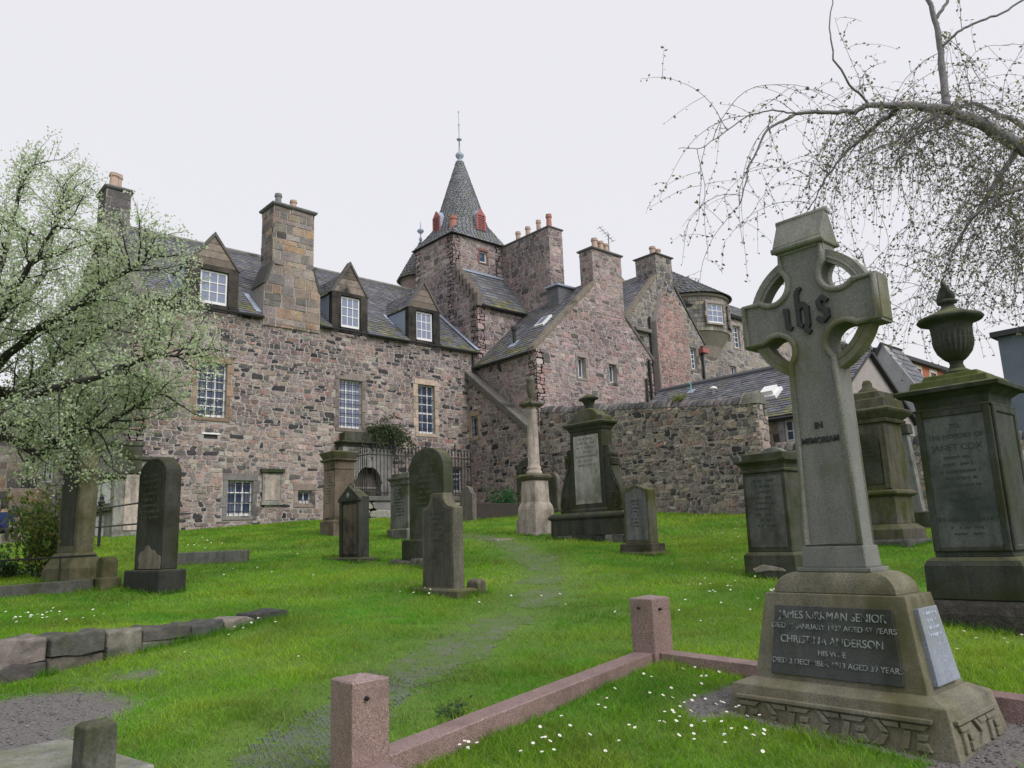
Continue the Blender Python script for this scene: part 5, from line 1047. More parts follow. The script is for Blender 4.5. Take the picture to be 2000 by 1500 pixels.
mb = MB(); mb.prism([(-.52, 2.53), (.52, 2.53), (.5, 2.63), (.36, 2.66), (.28, 2.76), (.14, 2.82), (-.14, 2.82), (-.28, 2.76), (-.36, 2.66), (-.5, 2.63)], -.26, .26); gpart(t, 'mounded_top', mb, GOLIVE, .03)
mb = MB(); mb.lathe([(.12, 2.81), (.13, 2.84), (.10, 2.88), (.14, 2.95), (.17, 3.0), (.25, 3.03), (.26, 3.06), (.16, 3.10), (.1, 3.13), (.05, 3.15)], n=20); gpart(t, 'urn', mb, SM, 0, True)
for s in (-1, 1):
    pr = [(.44, .60), (.78, .60), (.86, .66), (.885, .78), (.86, .95), (.80, 1.15), (.72, 1.35), (.66, 1.5), (.635, 1.62), (.66, 1.66), (.66, 1.80), (.62, 1.86), (.60, 1.97), (.44, 1.99)]; pr = [(s*x, z) for x, z in pr]
    br_ = slab(t, 'scroll_bracket', pr if s > 0 else pr[::-1], -.22, .12, SM, .012)
    mb = MB(); mb.v = []
    for cx_, cz_, r_ in ((.72, .84, .115), (.72, .84, .07), (.60, 1.70, .07)): mb.tube([(s*cx_+r_*math.cos(a*math.pi/10)*.85, -.225, cz_+r_*1.25*math.sin(a*math.pi/10)) for a in range(20)], .018, 6, closed=True)
    mb.tube([(s*.80, -.225, 1.06), (s*.70, -.225, 1.25), (s*.62, -.225, 1.45), (s*.58, -.225, 1.6)], .02, 6); gpart(br_, 'scroll_carving', mb, SM, 0, True)
    for k in range(3): mb = MB(); mb.tube([(s*.655, -.23, 1.58+.05*k), (s*.655, .13, 1.58+.05*k)], .028, 8); gpart(br_, 'scroll_roll', mb, SM, 0, True)
    for x_, z_, r_ in ((.63, 1.78, .06), (.83, .64, .05)): mb = MB(); mb.tube([(s*x_, -.23, z_), (s*x_, .13, z_)], r_, 10); gpart(br_, 'scroll_roll', mb, SM, 0, True)
# ---- column
t = grave('memorial_column', 'pale stone column on a pedestal carrying a small draped urn', 12.65, 13.37, 'column', dz=-.05); t.scale = (.68, .68, 1)
GCOL = m_grave('pinkish pale column', k=1.0, base=(.40, .345, .315), algae=(.22, .2, .16), alg=.22, soot=.22, sootc=(.11, .10, .09), topmoss=.4)
gsq(t, 'footing', [(.66, .66, -.1), (.62, .62, .08)], GPALE, .02); gsq(t, 'base', [(.50, .50, .07), (.49, .49, .40)], GPALE, .015); gsq(t, 'pedestal_base', [(.44, .44, .40), (.44, .44, .62), (.42, .42, .70), (.35, .35, .80)], GCOL, .01); gsq(t, 'pedestal', [(.345, .345, .80), (.33, .33, 1.30)], GCOL, .01); gsq(t, 'pedestal_cap', [(.36, .36, 1.30), (.44, .44, 1.36), (.45, .45, 1.41), (.37, .37, 1.45)], GOLIVE, .006)
mb = MB(); mb.lathe([(.27, 1.44), (.285, 1.48), (.27, 1.52), (.235, 1.54), (.235, 1.56), (.255, 1.59), (.24, 1.62), (.21, 1.65), (.205, 1.7), (.20, 2.2), (.165, 2.93), (.18, 2.95), (.18, 2.98), (.165, 3.0), (.17, 3.05), (.24, 3.09)], n=28); gpart(t, 'shaft', mb, GCOL, 0, True); gsq(t, 'abacus', [(.26, .26, 3.08), (.33, .33, 3.13), (.33, .33, 3.17), (.2, .2, 3.20)], GOLIVE, .008)
mb = MB(); mb.lathe([(.11, 3.2), (.07, 3.25), (.06, 3.29), (.11, 3.35), (.15, 3.45), (.16, 3.6), (.14, 3.72), (.16, 3.74), (.12, 3.78), (.07, 3.84), (.0, 3.86)], n=18); gpart(t, 'urn', mb, GOLIVE, 0, True)
# ---- stones by the boundary wall
v = hx(1003, 985, 19.2); t = grave('niche_stone', 'dark arched headstone with a carved roundel and orange flaked base by the wall', 19.35, 20.75, 'headstone', dz=0); zb_ = 2.62-t.location.z
gbox(t, 'base', -.62, .62, -.3, .2, -.2, zb_+.1, GBROWN, bev=.03); st_ = slab(t, 'stone', arch(.52, zb_+.08, zb_+1.35, 'round', zb_+1.8), -.16, .16, GDARK, .03)
slab(st_, 'panel', [(-.42, zb_+.12), (.42, zb_+.12), (.2, zb_+.95), (-.2, zb_+.95)], -.19, -.14, m_grave('orange flaked stone', k=.9, base=(.33, .20, .12), algae=(.2, .14, .1), alg=.3, soot=.4), .01)
mb = MB(); mb.tube([(.2*math.cos(a*math.pi/10), -.17, zb_+1.3+.22*math.sin(a*math.pi/10)) for a in range(20)], .035, 6, closed=True); mb.lathe([(.001, 0), (.13, .0), (.1, .05), (.001, .07)], n=12); mb.v[-48:] = [(x, -.165-z, zb_+1.3+y) for x, y, z in mb.v[-48:]]; gpart(st_, 'roundel', mb, GPED, 0, True)
v0 = hy(925, 1005, 19.0); bx_ = thing('kerb_box', 'low dark timber-coloured grave kerb between the railing and the column', 'kerb', (15.9, 18.9, g(15.9, 18.9)-.03)); 
mb = MB(); mb.box(-.85, 1.4, -.12, .0, -.1, .50); part(bx_, 'front_board', mb, m_plain('dark damp board', (.045, .037, .033), .9, .4, 4, .4), bev=.02, org=None) if 0 else mb.build('front_board', m_plain('dark damp board', (.045, .037, .033), .9, .4, 4, .4), bx_, bev=.02)
mb = MB(); mb.box(-.85, -.73, 0, 1.4, -.1, .48); mb.build('side_board', bpy.data.materials['dark damp board'], bx_, bev=.02); mb = MB(); mb.box(1.28, 1.4, 0, 1.4, -.1, .48); mb.build('side_board', bpy.data.materials['dark damp board'], bx_, bev=.02)
v = hx(1080, 985, 19.0); t = grave('headstone', 'small grey arched stone behind the scroll monument', 18.6, 18.75, 'headstone'); slab(t, 'stone', arch(.3, -.1, 1.1, 'round', 1.4), -.08, .08, GW_, .015); slab(t, 'panel', arch(.22, .2, 1.05, 'round', 1.28), -.088, -.05, GDARK, .006)
v = gp(960, 1056); t = thing('ledger_slab', 'flat pale slab sunk in the grass before the column', 'slab', (v[0]+.2, v[1]+.1, v[2]), -math.pi/2); gbox(t, 'slab', -.55, .35, -.25, .25, -.08, .035, GPALE, bev=.01)
# headstone and leaning slab around the cross
t = grave('headstone', 'pale headstone just behind the cross shaft', 16.4, 9.25, 'headstone'); slab(t, 'stone', arch(.42, -.1, 1.5, 'round', 1.85), -.1, .1, m_grave('blue grey headstone', k=.8, base=(.24, .25, .25), alg=.2, soot=.25), .015)
t = grave('leaning_slab', 'narrow grey slab leaning by the green canopied tomb', 17.6, 6.85, 'headstone', 0, (0, -.06)); slab(t, 'stone', [(-.32, -.1), (.32, -.1), (.30, 2.0), (-.30, 2.0)], -.09, .09, bpy.data.materials['blue grey headstone'], .015); gbox(t, 'head', -.36, .36, -.13, .13, 2.0, 2.22, GDARK, bev=.02); gbox(t, 'foot_block', -.45, .5, -.3, .2, -.1, .32, GDARK, bev=.03)
v = hx(1992, 1090, 11.5); t = grave('white_memorial', 'pale stepped memorial cut by the right edge of the view', 11.5, v[1]-.42, 'monument')
gsq(t, 'base', [(.55, .5, -.1), (.53, .48, .45)], GPALE, .02); gsq(t, 'die', [(.42, .4, .45), (.40, .38, 1.35)], m_grave('blue white stone', k=1.0, base=(.36, .40, .46), algae=(.3, .33, .36), alg=.2, soot=.12), .02); gsq(t, 'cornice', [(.5, .46, 1.35), (.54, .5, 1.42), (.5, .46, 1.47)], GPALE, .01); gsq(t, 'cap', [(.45, .41, 1.47), (.3, .28, 1.6)], GPALE, .02)

# ---- left group
v = gp(262, 1160); rz_ = math.radians(11); t = grave('headstone', 'black stained round-topped headstone with a pale flaked foot under the tree', v[0]+.26, v[1]+.05, 'headstone', rz_); GBL = m_grave('black stained stone', (.115, .115, .10), algae=(.11, .115, .04), alg=.4, soot=.58, sootc=(.02, .023, .021))
gbox(t, 'base', -.5, .48, -.19, .24, -.15, .33, m_grave('black block', (.07, .072, .068), alg=.3, soot=.55), bev=.03); st_ = slab(t, 'stone', arch(.39, .32, 1.70, 'round', 1.94), -.1, .15, GBL, .03); slab(st_, 'panel', arch(.33, .42, 1.66, 'round', 1.87), -.106, -.05, GBL, .006); rows(st_, -.3, .3, -.108, 1.0, 1.7, .07, m_plain('dim lettering', (.075, .08, .05), .9, .3, 20, 0), .9)
slab(st_, 'flaked_patch', [(-.24, .34), (.36, .34), (.37, .44), (.36, .52), (.25, .55), (.2, .60), (.1, .61), (.02, .68), (-.06, .66), (-.1, .6), (-.2, .58), (-.26, .5), (-.22, .42)], -.114, -.1, m_grave('flaked sandstone', k=.75, base=(.26, .225, .195), algae=(.14, .13, .11), alg=.4, soot=.35), .012)
v = gp(88, 1148); t = grave('headstone', 'mossy tapered headstone with a gothic arched top beside the shrub', v[0]+.5, v[1]+.55, 'headstone', math.radians(14), (0, .0)); GMO = m_grave('mossy yellow stone', k=.7, base=(.20, .185, .12), algae=(.12, .118, .04), alg=.55, soot=.42, sootc=(.05, .055, .045))
gsq(t, 'base', [(.45, .30, -.2), (.44, .29, .24), (.38, .23, .36), (.37, .22, .38), (.33, .18, .48)], GMO, .015); st_ = slab(t, 'stone', [(-.30, .46), (.30, .46), (.31, 1.1), (.315, 1.6), (.29, 1.95), (.21, 2.24), (.1, 2.38), (0, 2.42), (-.1, 2.38), (-.21, 2.24), (-.29, 1.95), (-.315, 1.6), (-.31, 1.1)], -.15, .15, GMO, .02)
slab(st_, 'panel', [(-.23, .6), (.23, .6), (.25, 1.5), (.21, 2.0), (0, 2.25), (-.21, 2.0), (-.25, 1.5)], -.156, -.1, GBL, .006)
v = gp(192, 1152); t = grave('marker_stone', 'small round-topped marker stone at the end of the iron bar', v[0]+.1, v[1], 'stone', math.radians(10)); slab(t, 'stone', arch(.13, -.1, .40, 'round', .5), -.11, .11, GMO, .03); gbox(t, 'foot', -.19, .17, -.15, .15, -.15, .2, GPALE if 0 else GMO, bev=.02)
ka, kb = gp(-60, 1172), gp(183, 1152); KL = thing('grave_kerb', 'low grey stone kerb below the shrub at the left edge', 'kerb', (kb[0], kb[1], kb[2]))
mb = MB(); t_ = (kb-ka); t_[2] = 0; t_ /= np.linalg.norm(t_); n_ = np.array([-t_[1], t_[0], 0])*.11
q = [ka-n_, kb-n_, kb+n_, ka+n_]; mb.add([(a, b, c-.1) for a, b, c in q]+[(a, b, c+.16) for a, b, c in q], [(3, 2, 1, 0), (4, 5, 6, 7), (0, 1, 5, 4), (1, 2, 6, 5), (2, 3, 7, 6), (3, 0, 4, 7)]); part(KL, 'kerb_stone', mb, m_grave('grey kerb', (.2, .2, .19), alg=.3, soot=.3), bev=.015)
IB = thing('iron_bar', 'single iron bar running above the low kerb at the left edge', 'railing', (kb[0], kb[1], kb[2])); mb = MB(); mb.tube([ka+[0, 0, .52], kb+[0, 0, .50]], .016, 6); part(IB, 'bar', mb, MIRON)
for k in (.15, .7): q = ka+(kb-ka)*k; mb = MB(); mb.tube([q+[0, 0, .1], q+[0, 0, .515]], .014, 6); part(IB, 'upright', mb, MIRON)
ka, kb = gp(333, 1106), gp(480, 1099); t = thing('stone_kerb', 'long low block of grave kerb lying in the grass before the house', 'kerb', tuple((ka+kb)/2)); mb = MB(); t_ = (kb-ka); t_[2] = 0; t_ /= np.linalg.norm(t_); n_ = np.array([-t_[1], t_[0], 0])
q = [ka, kb, kb+n_*.35, ka+n_*.35]; mb.add([(a, b, c-.1) for a, b, c in q]+[(a, b, c+.24) for a, b, c in q], [(3, 2, 1, 0), (4, 5, 6, 7), (0, 1, 5, 4), (1, 2, 6, 5), (2, 3, 7, 6), (3, 0, 4, 7)]); part(t, 'block', mb, m_grave('dark kerb', k=.9, base=(.12, .125, .12), alg=.4, soot=.4), bev=.02)
# mural monument on the gable end, wall tablet, arched wall tomb
MM = thing('mural_monument', 'grey wall monument with white marble panels on the house corner', 'monument', (6.3, 24.35, 1.85), -math.pi/2)
MMG = m_grave('mural stone', k=1.0, base=(.27, .265, .25), algae=(.14, .145, .12), alg=.25, soot=.4, sootc=(.045, .05, .047))
gbox(MM, 'body', -2.7, -.0, .0, 1.5, -.3, 2.4, MMG, bev=.02); gbox(MM, 'cornice', -1.2, .1, .3, 1.62, 2.4, 2.52, GDARK, bev=.03); gbox(MM, 'attic', -2.75, .03, -.06, .68, 1.95, 2.82, MMG, bev=.02); gbox(MM, 'attic_cornice', -2.85, .10, -.16, .74, 2.8, 2.95, GDARK, bev=.03)
gbox(MM, 'attic_end', .03, .07, -.05, .7, 2.0, 2.8, GDARK, bev=.01); gbox(MM, 'ledge', -2.75, .08, -.14, .3, 1.86, 1.97, GDARK, bev=.02)
for a, b in ((-1.15, -.35), (-2.15, -1.35)): gbox(MM, 'marble_panel', a, b, -.05, .03, 1.15, 1.78, GMARB, bev=.015)
gbox(MM, 'shelf', -2.4, -.15, -.22, .05, .92, 1.05, GDARK, bev=.02); gbox(MM, 'marble_panel', -1.55, -.85, -.06, .03, .18, .82, GMARB, bev=.015)
slab(MM, 'pediment', [(-2.2, 2.05), (-.4, 2.05), (-1.3, 2.6)], -.12, -.05, MMG, .02)
gbox(MM, 'side_panel', .0, .03, .28, .82, .35, 2.05, GCOL, bev=.01); gbox(MM, 'pilaster', .0, .1, 1.15, 1.5, -.3, 2.4, GCOL, bev=.015)
t = thing('wall_tablet', 'small framed stone tablet fixed to the house wall between the low windows', 'tablet', (11.36, 24.99, 3.0))
for nm, q, mt in (('frame', (-.34, .34, -.06, .05, .05, 1.06), MMG), ('panel', (-.26, .26, -.075, -.04, .12, .98), GCOL), ('cornice', (-.42, .42, -.14, .05, 1.06, 1.18), GDARK), ('sill', (-.38, .38, -.1, .05, -.04, .05), MMG)): gbox(t, nm, *q, mt)
AT = thing('wall_tomb', 'grey arched wall tomb with moulded cornice behind the railings', 'tomb', (14.9, 24.98, 2.2)); ATM = m_grave('grey tomb face', k=.95, base=(.25, .245, .24), algae=(.13, .135, .12), alg=.25, soot=.4, sootc=(.05, .053, .055))
pr = [(-1.05, -.3), (-.55, -.3), (-.55, 1.55)]+[(-.55*math.cos(math.pi*i/14), 1.55+.62*math.sin(math.pi*i/14)) for i in range(1, 14)]+[(.55, 1.55), (.55, -.3), (1.05, -.3), (1.05, 2.85), (-1.05, 2.85)]
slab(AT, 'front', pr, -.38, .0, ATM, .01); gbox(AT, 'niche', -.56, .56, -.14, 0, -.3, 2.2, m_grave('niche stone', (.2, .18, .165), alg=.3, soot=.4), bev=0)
mb = MB(); mb.tube([(-.55*math.cos(math.pi*i/14), -.385, 1.55+.62*math.sin(math.pi*i/14)) for i in range(15)], .045, 6); gpart(AT, 'arch_moulding', mb, ATM, 0, True); gbox(AT, 'keystone', -.1, .1, -.46, -.3, 2.1, 2.45, ATM)
gsq(AT, 'cornice', [(1.06, .40, 2.85), (1.10, .44, 2.92), (1.2, .54, 3.0), (1.2, .54, 3.05)], GDARK, .01); gbox(AT, 'blocking', -1.0, .95, -.4, .0, 3.05, 3.38, GDARK, bev=.03); gbox(AT, 'impost', -.62, .62, -.16, -.1, 1.35, 1.42, ATM)
mb = MB(); mb.lathe([(.1, 3.38), (.08, 3.45), (.12, 3.5), (.28, 3.62), (.3, 3.66), (.1, 3.7)], (.45, -.2), 16); gpart(AT, 'stone_bowl', mb, GDARK, 0, True)
# ---- railed enclosure
RX0, RX1, RY = 13.9, 18.6, 23.0
RL_ = thing('iron_railing', 'black spiked iron railing on a low coped wall before the wall tomb', 'railing', (RX0, RY, 2.0))
wall(RL_, 'plinth_wall', (RX0, RY, 0), (1, 0, 0), (0, -1, 0), [(0, 1.6), (RX1-RX0, 1.6), (RX1-RX0, 3.0), (0, 3.0)], pal=PAL_GREY, sw=.5, sh=.3, thick=.35); wall(RL_, 'plinth_wall', (RX0, RY, 0), (0, 1, 0), (-1, 0, 0), [(0, 1.6), (2.0, 1.6), (2.0, 3.0), (0, 3.0)], pal=PAL_GREY, sw=.5, sh=.3, thick=.35)
flush()
for q in ((RX0-.08, RX1+.08, RY-.08, RY+.43, 3.0, 3.16), (RX0-.085, RX0+.43, RY+.43, RY+1.96, 3.0, 3.16)): mb = MB(); mb.box(*q, col=(.13, .13, .12)); part(RL_, 'coping', mb, MSD, bev=.025)
mb = MB()
for z in (3.3, 4.62): mb.tube([(RX0+.15, RY+1.9, z), (RX0+.15, RY+.15, z), (RX1, RY+.15, z)], .022, 6)
part(RL_, 'rail', mb, MIRON)
bar_me = MB(); bar_me.lathe([(.014, 0), (.014, 1.6), (.032, 1.64), (.034, 1.68), (.012, 1.72), (.028, 1.76), (.0, 1.9)], n=6); proto = None
pts = [(RX0+.15, RY+1.9-k*.145) for k in range(12)]+[(RX0+.15+k*.15, RY+.15) for k in range(1, int((RX1-RX0-.15)/.15)+1)]
for k, (a, b) in enumerate(pts):
    if proto is None: proto = bar_me.build('bar', MIRON, RL_); o = proto
    else: o = proto.copy(); COL.objects.link(o)
    o.location = Vector((a, b, 3.1))-wloc(RL_); o.scale = (1.5, 1.5, 1.12) if k % 9 == 0 else (1, 1, 1)
# thin railing by the mural monument
vv = hx(193, 1060, 5.2); t = thing('iron_fence', 'thin two-bar iron fence with a knobbed post before the wall monument', 'railing', (5.2, vv[1], g(5.2, vv[1])-.03)); b0 = np.array([5.2, vv[1], g(5.2, vv[1])])
mb = MB(); mb.lathe([(.04, b0[2]-.1), (.035, b0[2]+1.0), (.07, b0[2]+1.03), (.09, b0[2]+1.1), (.05, b0[2]+1.16), (.06, b0[2]+1.22), (.0, b0[2]+1.3)], b0[:2], 8); part(t, 'post', mb, MIRON); mb = MB()
for z in (.5, .95): mb.tube([b0+[0, .6, z], b0+[0, -4.2, z-.05]], .02, 6)
part(t, 'rail', mb, MIRON)
mb = MB(); q = b0+[0, -4.2, 0]; mb.tube([(q[0], q[1], g(q[0], q[1])-.1), q+[0, 0, .95]], .03, 6); part(t, 'post', mb, MIRON)

# ---- terrace edging of rough stones
TE = thing('terrace_edging', 'rough stone edging of the raised lawn at the lower left', 'retaining wall', tuple(fw*TA[0]+rt*TA[1])[:2]+(float(gfr(*TA)),))
GTE = m_attr('edging stone', 9, var=.5, bst=.8, bd=.03, stain=((.05, .07, .025), 2.5, .58))
s = -.62
while s < 1.06:
    l = rng.uniform(.28, .52) if s > -.15 else .75; hh = .31*max(.22, min(1.2, 1-s)); nl = 2 if hh > .15 else 1
    ls = l/TL
    for k in range(nl):
        z0_, z1_ = ((-.4, hh*.42) if k == 0 else (hh*.42, hh+.015)) if nl == 2 else (-.3, hh+.03)
        off = rng.uniform(-.02, .03); c_ = TA+TD*(s+ls/2)*TL+TN*(.03+off); gz = float(gfr(*(TA+TD*(s+ls/2)*TL-TN*.15))); n_ = 5; mb = MB(); vs = []
        for iy in (0, 1):
            for iz in (0, 1):
                for ix in range(n_): vs.append(((ix/(n_-1)-.5)*(l-.015), (iy-.35)*.36+rng.uniform(-.015, .015), (z1_ if iz else z0_)+rng.uniform(-.024, .018)))
        f_ = lambda iy, iz, ix: (iy*2+iz)*n_+ix
        fs = []
        for ix in range(n_-1): fs += [(f_(0, 0, ix), f_(0, 0, ix+1), f_(0, 1, ix+1), f_(0, 1, ix)), (f_(0, 1, ix), f_(0, 1, ix+1), f_(1, 1, ix+1), f_(1, 1, ix)), (f_(1, 1, ix), f_(1, 1, ix+1), f_(1, 0, ix+1), f_(1, 0, ix))]
        fs += [(f_(0, 0, 0), f_(0, 1, 0), f_(1, 1, 0), f_(1, 0, 0)), (f_(0, 0, n_-1), f_(1, 0, n_-1), f_(1, 1, n_-1), f_(0, 1, n_-1))]
        dirv = fw*TD[0]+rt*TD[1]; nv3 = fw*TN[0]+rt*TN[1]; cen = fw*c_[0]+rt*c_[1]
        vv_ = [tuple(cen+dirv*x+nv3*y+np.array([0, 0, gz+z])) for x, y, z in vs]
        mb.add(vv_, fs, pick([((.13, .12, .11), 3), ((.19, .175, .155), 2), ((.09, .085, .08), 2)])); cc = (cen[0], cen[1], gz); mb.build('stone', GTE, TE, org=cc, loc=Vector(cc)-wloc(TE), bev=.02)
    s += ls
# ---- stone post and slab at the lower left
pp = hd(188, 1415, 4.3); t = thing('stone_post', 'short square mossy stone post at the lower left', 'post', (pp[0], pp[1], g(pp[0], pp[1])), math.radians(8)); hh = pp[2]-t.location.z
gsq(t, 'post', [(.085, .075, -.15), (.082, .072, hh), (.06, .05, hh+.02)], m_grave('grey green post', (.17, .175, .15), alg=.4, soot=.3, topmoss=.3), .008)
v = gp(70, 1470); t = thing('ledger_slab', 'pale flat grave slab half sunk at the lower left corner', 'slab', (v[0]-.05, v[1]-.35, v[2]), math.radians(100)); gbox(t, 'slab', -.75, .35, -.28, .22, -.12, .05, m_grave('grey slab', k=.9, base=(.26, .265, .26), algae=(.16, .17, .13), alg=.3, soot=.25), bev=.015)
# ================================================================== trees and plants
def m_leaf(name, tr=.35):
    m, nt, b = newmat(name); b.inputs['Roughness'].default_value = .55; a = N(nt, 'ShaderNodeAttribute', attribute_name='Col').outputs['Color']
    nt.links.new(a, b.inputs['Base Color']); t = nt.nodes.new('ShaderNodeBsdfTranslucent'); nt.links.new(a, t.inputs['Color']); ms = nt.nodes.new('ShaderNodeMixShader'); ms.inputs[0].default_value = tr
    out = [n for n in nt.nodes if n.type == 'OUTPUT_MATERIAL'][0]; nt.links.new(b.outputs[0], ms.inputs[1]); nt.links.new(t.outputs[0], ms.inputs[2]); nt.links.new(ms.outputs[0], out.inputs[0]); return m
MLEAF = m_leaf('leaf', .55)
MBARK = m_plain('dark bark', (.055, .05, .047), .95, .45, 25, .8, .1, 0, .02)
MBARK2 = m_plain('glare-paled grey bark', (.20, .19, .205), .9, .4, 22, .7, .15, 0, .02)  # grey bark, paled and blued: the sky's glare is put into the colour
class Leaves:
    def __init__(s): s.p = []; s.d = []; s.sz = []; s.c = []
    def add(s, p, d, sz, c): s.p.append(p); s.d.append(d); s.sz.append(sz); s.c.append(c)
    def build(s, name, parent, asp=.5):
        p = np.array(s.p, float)-np.array(wloc(parent)); d = np.array(s.d, float); d /= np.linalg.norm(d, axis=1)[:, None]+1e-9; n = len(p); sz = np.array(s.sz)[:, None]
        q = nr.normal(size=(n, 3)); w_ = np.cross(d, q); w_ /= np.linalg.norm(w_, axis=1)[:, None]+1e-9; up_ = np.cross(w_, d)
        v = np.stack([p, p+d*sz*.5+w_*sz*asp*.5+up_*sz*.08, p+d*sz, p+d*sz*.5-w_*sz*asp*.5+up_*sz*.08], 1).reshape(-1, 3)
        me = bpy.data.meshes.new(name); f = np.arange(4*n).reshape(-1, 4); me.from_pydata(v.tolist(), [], f.tolist()); ca = me.color_attributes.new('Col', 'FLOAT_COLOR', 'POINT')
        c4 = np.ones((n, 4), np.float32); c4[:, :3] = np.array(s.c); ca.data.foreach_set('color', np.repeat(c4, 4, 0).ravel()); me.materials.append(MLEAF); me.update(); o = bpy.data.objects.new(name, me); COL.objects.link(o); o.parent = parent; return o
def rv(s=1.0): return nr.normal(size=3)*s
def curve(a, d, L, n, bend, wob):
    pts = [np.array(a, float)]; d = np.array(d, float); d /= np.linalg.norm(d)
    for i in range(n):
        d = d+np.array(bend)/n+rv(wob); d /= np.linalg.norm(d); pts.append(pts[-1]+d*L/n)
    return pts, d
# ---- leafing tree at the left
base = fw*11.0+rt*-8.9; base[2] = g(base[0], base[1])
LT = thing('leafing_tree', 'spreading tree in pale new leaf and blossom at the left', 'tree', tuple(base)); wood = MB(); lv = Leaves()
top = base+np.array([0, 0, 1.9])+rt*.5
wood.tube([base+[0, 0, -.2], base+[0, 0, .4]+rt*.05, base+[0, 0, 1.2]+rt*.25, top], [.30, .22, .19, .18], 10)
def S_(*q, D=11.0): return [hd(x, y, D+dd) for x, y, dd in q]
limbs = [S_((-40, 835, 0), (30, 862, -.2), (72, 886, -.3), (130, 850, -.4), (190, 836, -.5), (260, 800, -.5), (320, 770, -.4)),
         S_((-20, 790, 0), (75, 745, .2), (130, 660, .3), (160, 570, .4), (190, 470, .5)),
         S_((-10, 800, .2), (80, 720, .6), (170, 665, .8), (270, 610, 1.0), (350, 600, 1.1)),
         S_((-60, 700, 0), (-20, 580, .1), (20, 460, .2), (45, 340, .3)),
         S_((-30, 740, -.2), (60, 650, -.6), (150, 600, -.9), (240, 530, -1.0), (300, 500, -1.0)),
         S_((-20, 760, .1), (70, 770, -.5), (170, 740, -.9), (280, 700, -1.1), (360, 690, -1.1)),
         S_((-40, 720, .5), (20, 640, 1.0), (80, 540, 1.4), (110, 430, 1.7), (120, 370, 1.8)),
         S_((-50, 720, -.5), (0, 610, -1.0), (60, 520, -1.3), (110, 440, -1.5)),
         S_((-40, 820, .4), (40, 830, 1.0), (120, 800, 1.5), (200, 790, 1.9)),
         S_((-120, 720, .2), (-190, 560, .4), (-230, 400, .4)), S_((-140, 780, -.2), (-260, 700, -.6), (-360, 620, -.8)), S_((-120, 740, .8), (-160, 620, 1.8), (-180, 520, 2.4)), S_((-110, 760, -.8), (-160, 640, -1.6), (-220, 560, -2.2))]
LC = [((.50, .60, .36), 6), ((.58, .66, .46), 5), ((.40, .50, .25), 3), ((.68, .74, .58), 3), ((.76, .79, .70), .8)]
def leafcol(pal):
    c = pick(pal); return c
def clump(p, n, r_, sz, pal):
    for i in range(n):
        q = p+rv(r_); lv.add(q, rv()+np.array([0, 0, .5]), sz*rng.uniform(.6, 1.3), leafcol(pal))
for L in limbs:
    L = [top]+L; pts = []
    for i in range(len(L)-1):
        for t in np.linspace(0, 1, 5)[:-1]: pts.append(L[i]+(L[i+1]-L[i])*t+rv(.015))
    pts.append(L[-1]); n = len(pts); wood.tube(pts, [.066*(1-i/n)**.8+.008 for i in range(n)], 7)
    for i in range(4, n):
        if (i < 7 and rng.random() < .6): continue
        for rep in range(2):
            d = (pts[i]-pts[i-1]); d = d/np.linalg.norm(d)*.6+rv(.55)+np.array([0, 0, .15]); ln = rng.uniform(.5, 1.15)*(1.05-.35*i/n)
            br_, dd = curve(pts[i], d, ln, 6, (0, 0, .1), .16); wood.tube(br_, [.012*(1-k/7)+.003 for k in range(7)], 5)
            for k in range(1, 7):
                for r2 in range(2):
                    tw, _ = curve(br_[k], rv(.8)+(br_[k]-br_[k-1])*4, rng.uniform(.15, .38), 3, (0, 0, .1), .2); wood.tube(tw, [.004, .003, .003, .002], 4)
                    for q in tw[1:]: clump(q, rng.choice((3, 4, 6, 8)), .055, .046, LC)
part(LT, 'trunk', wood, MBARK, smooth=True); lv.build('crown', LT, .62)
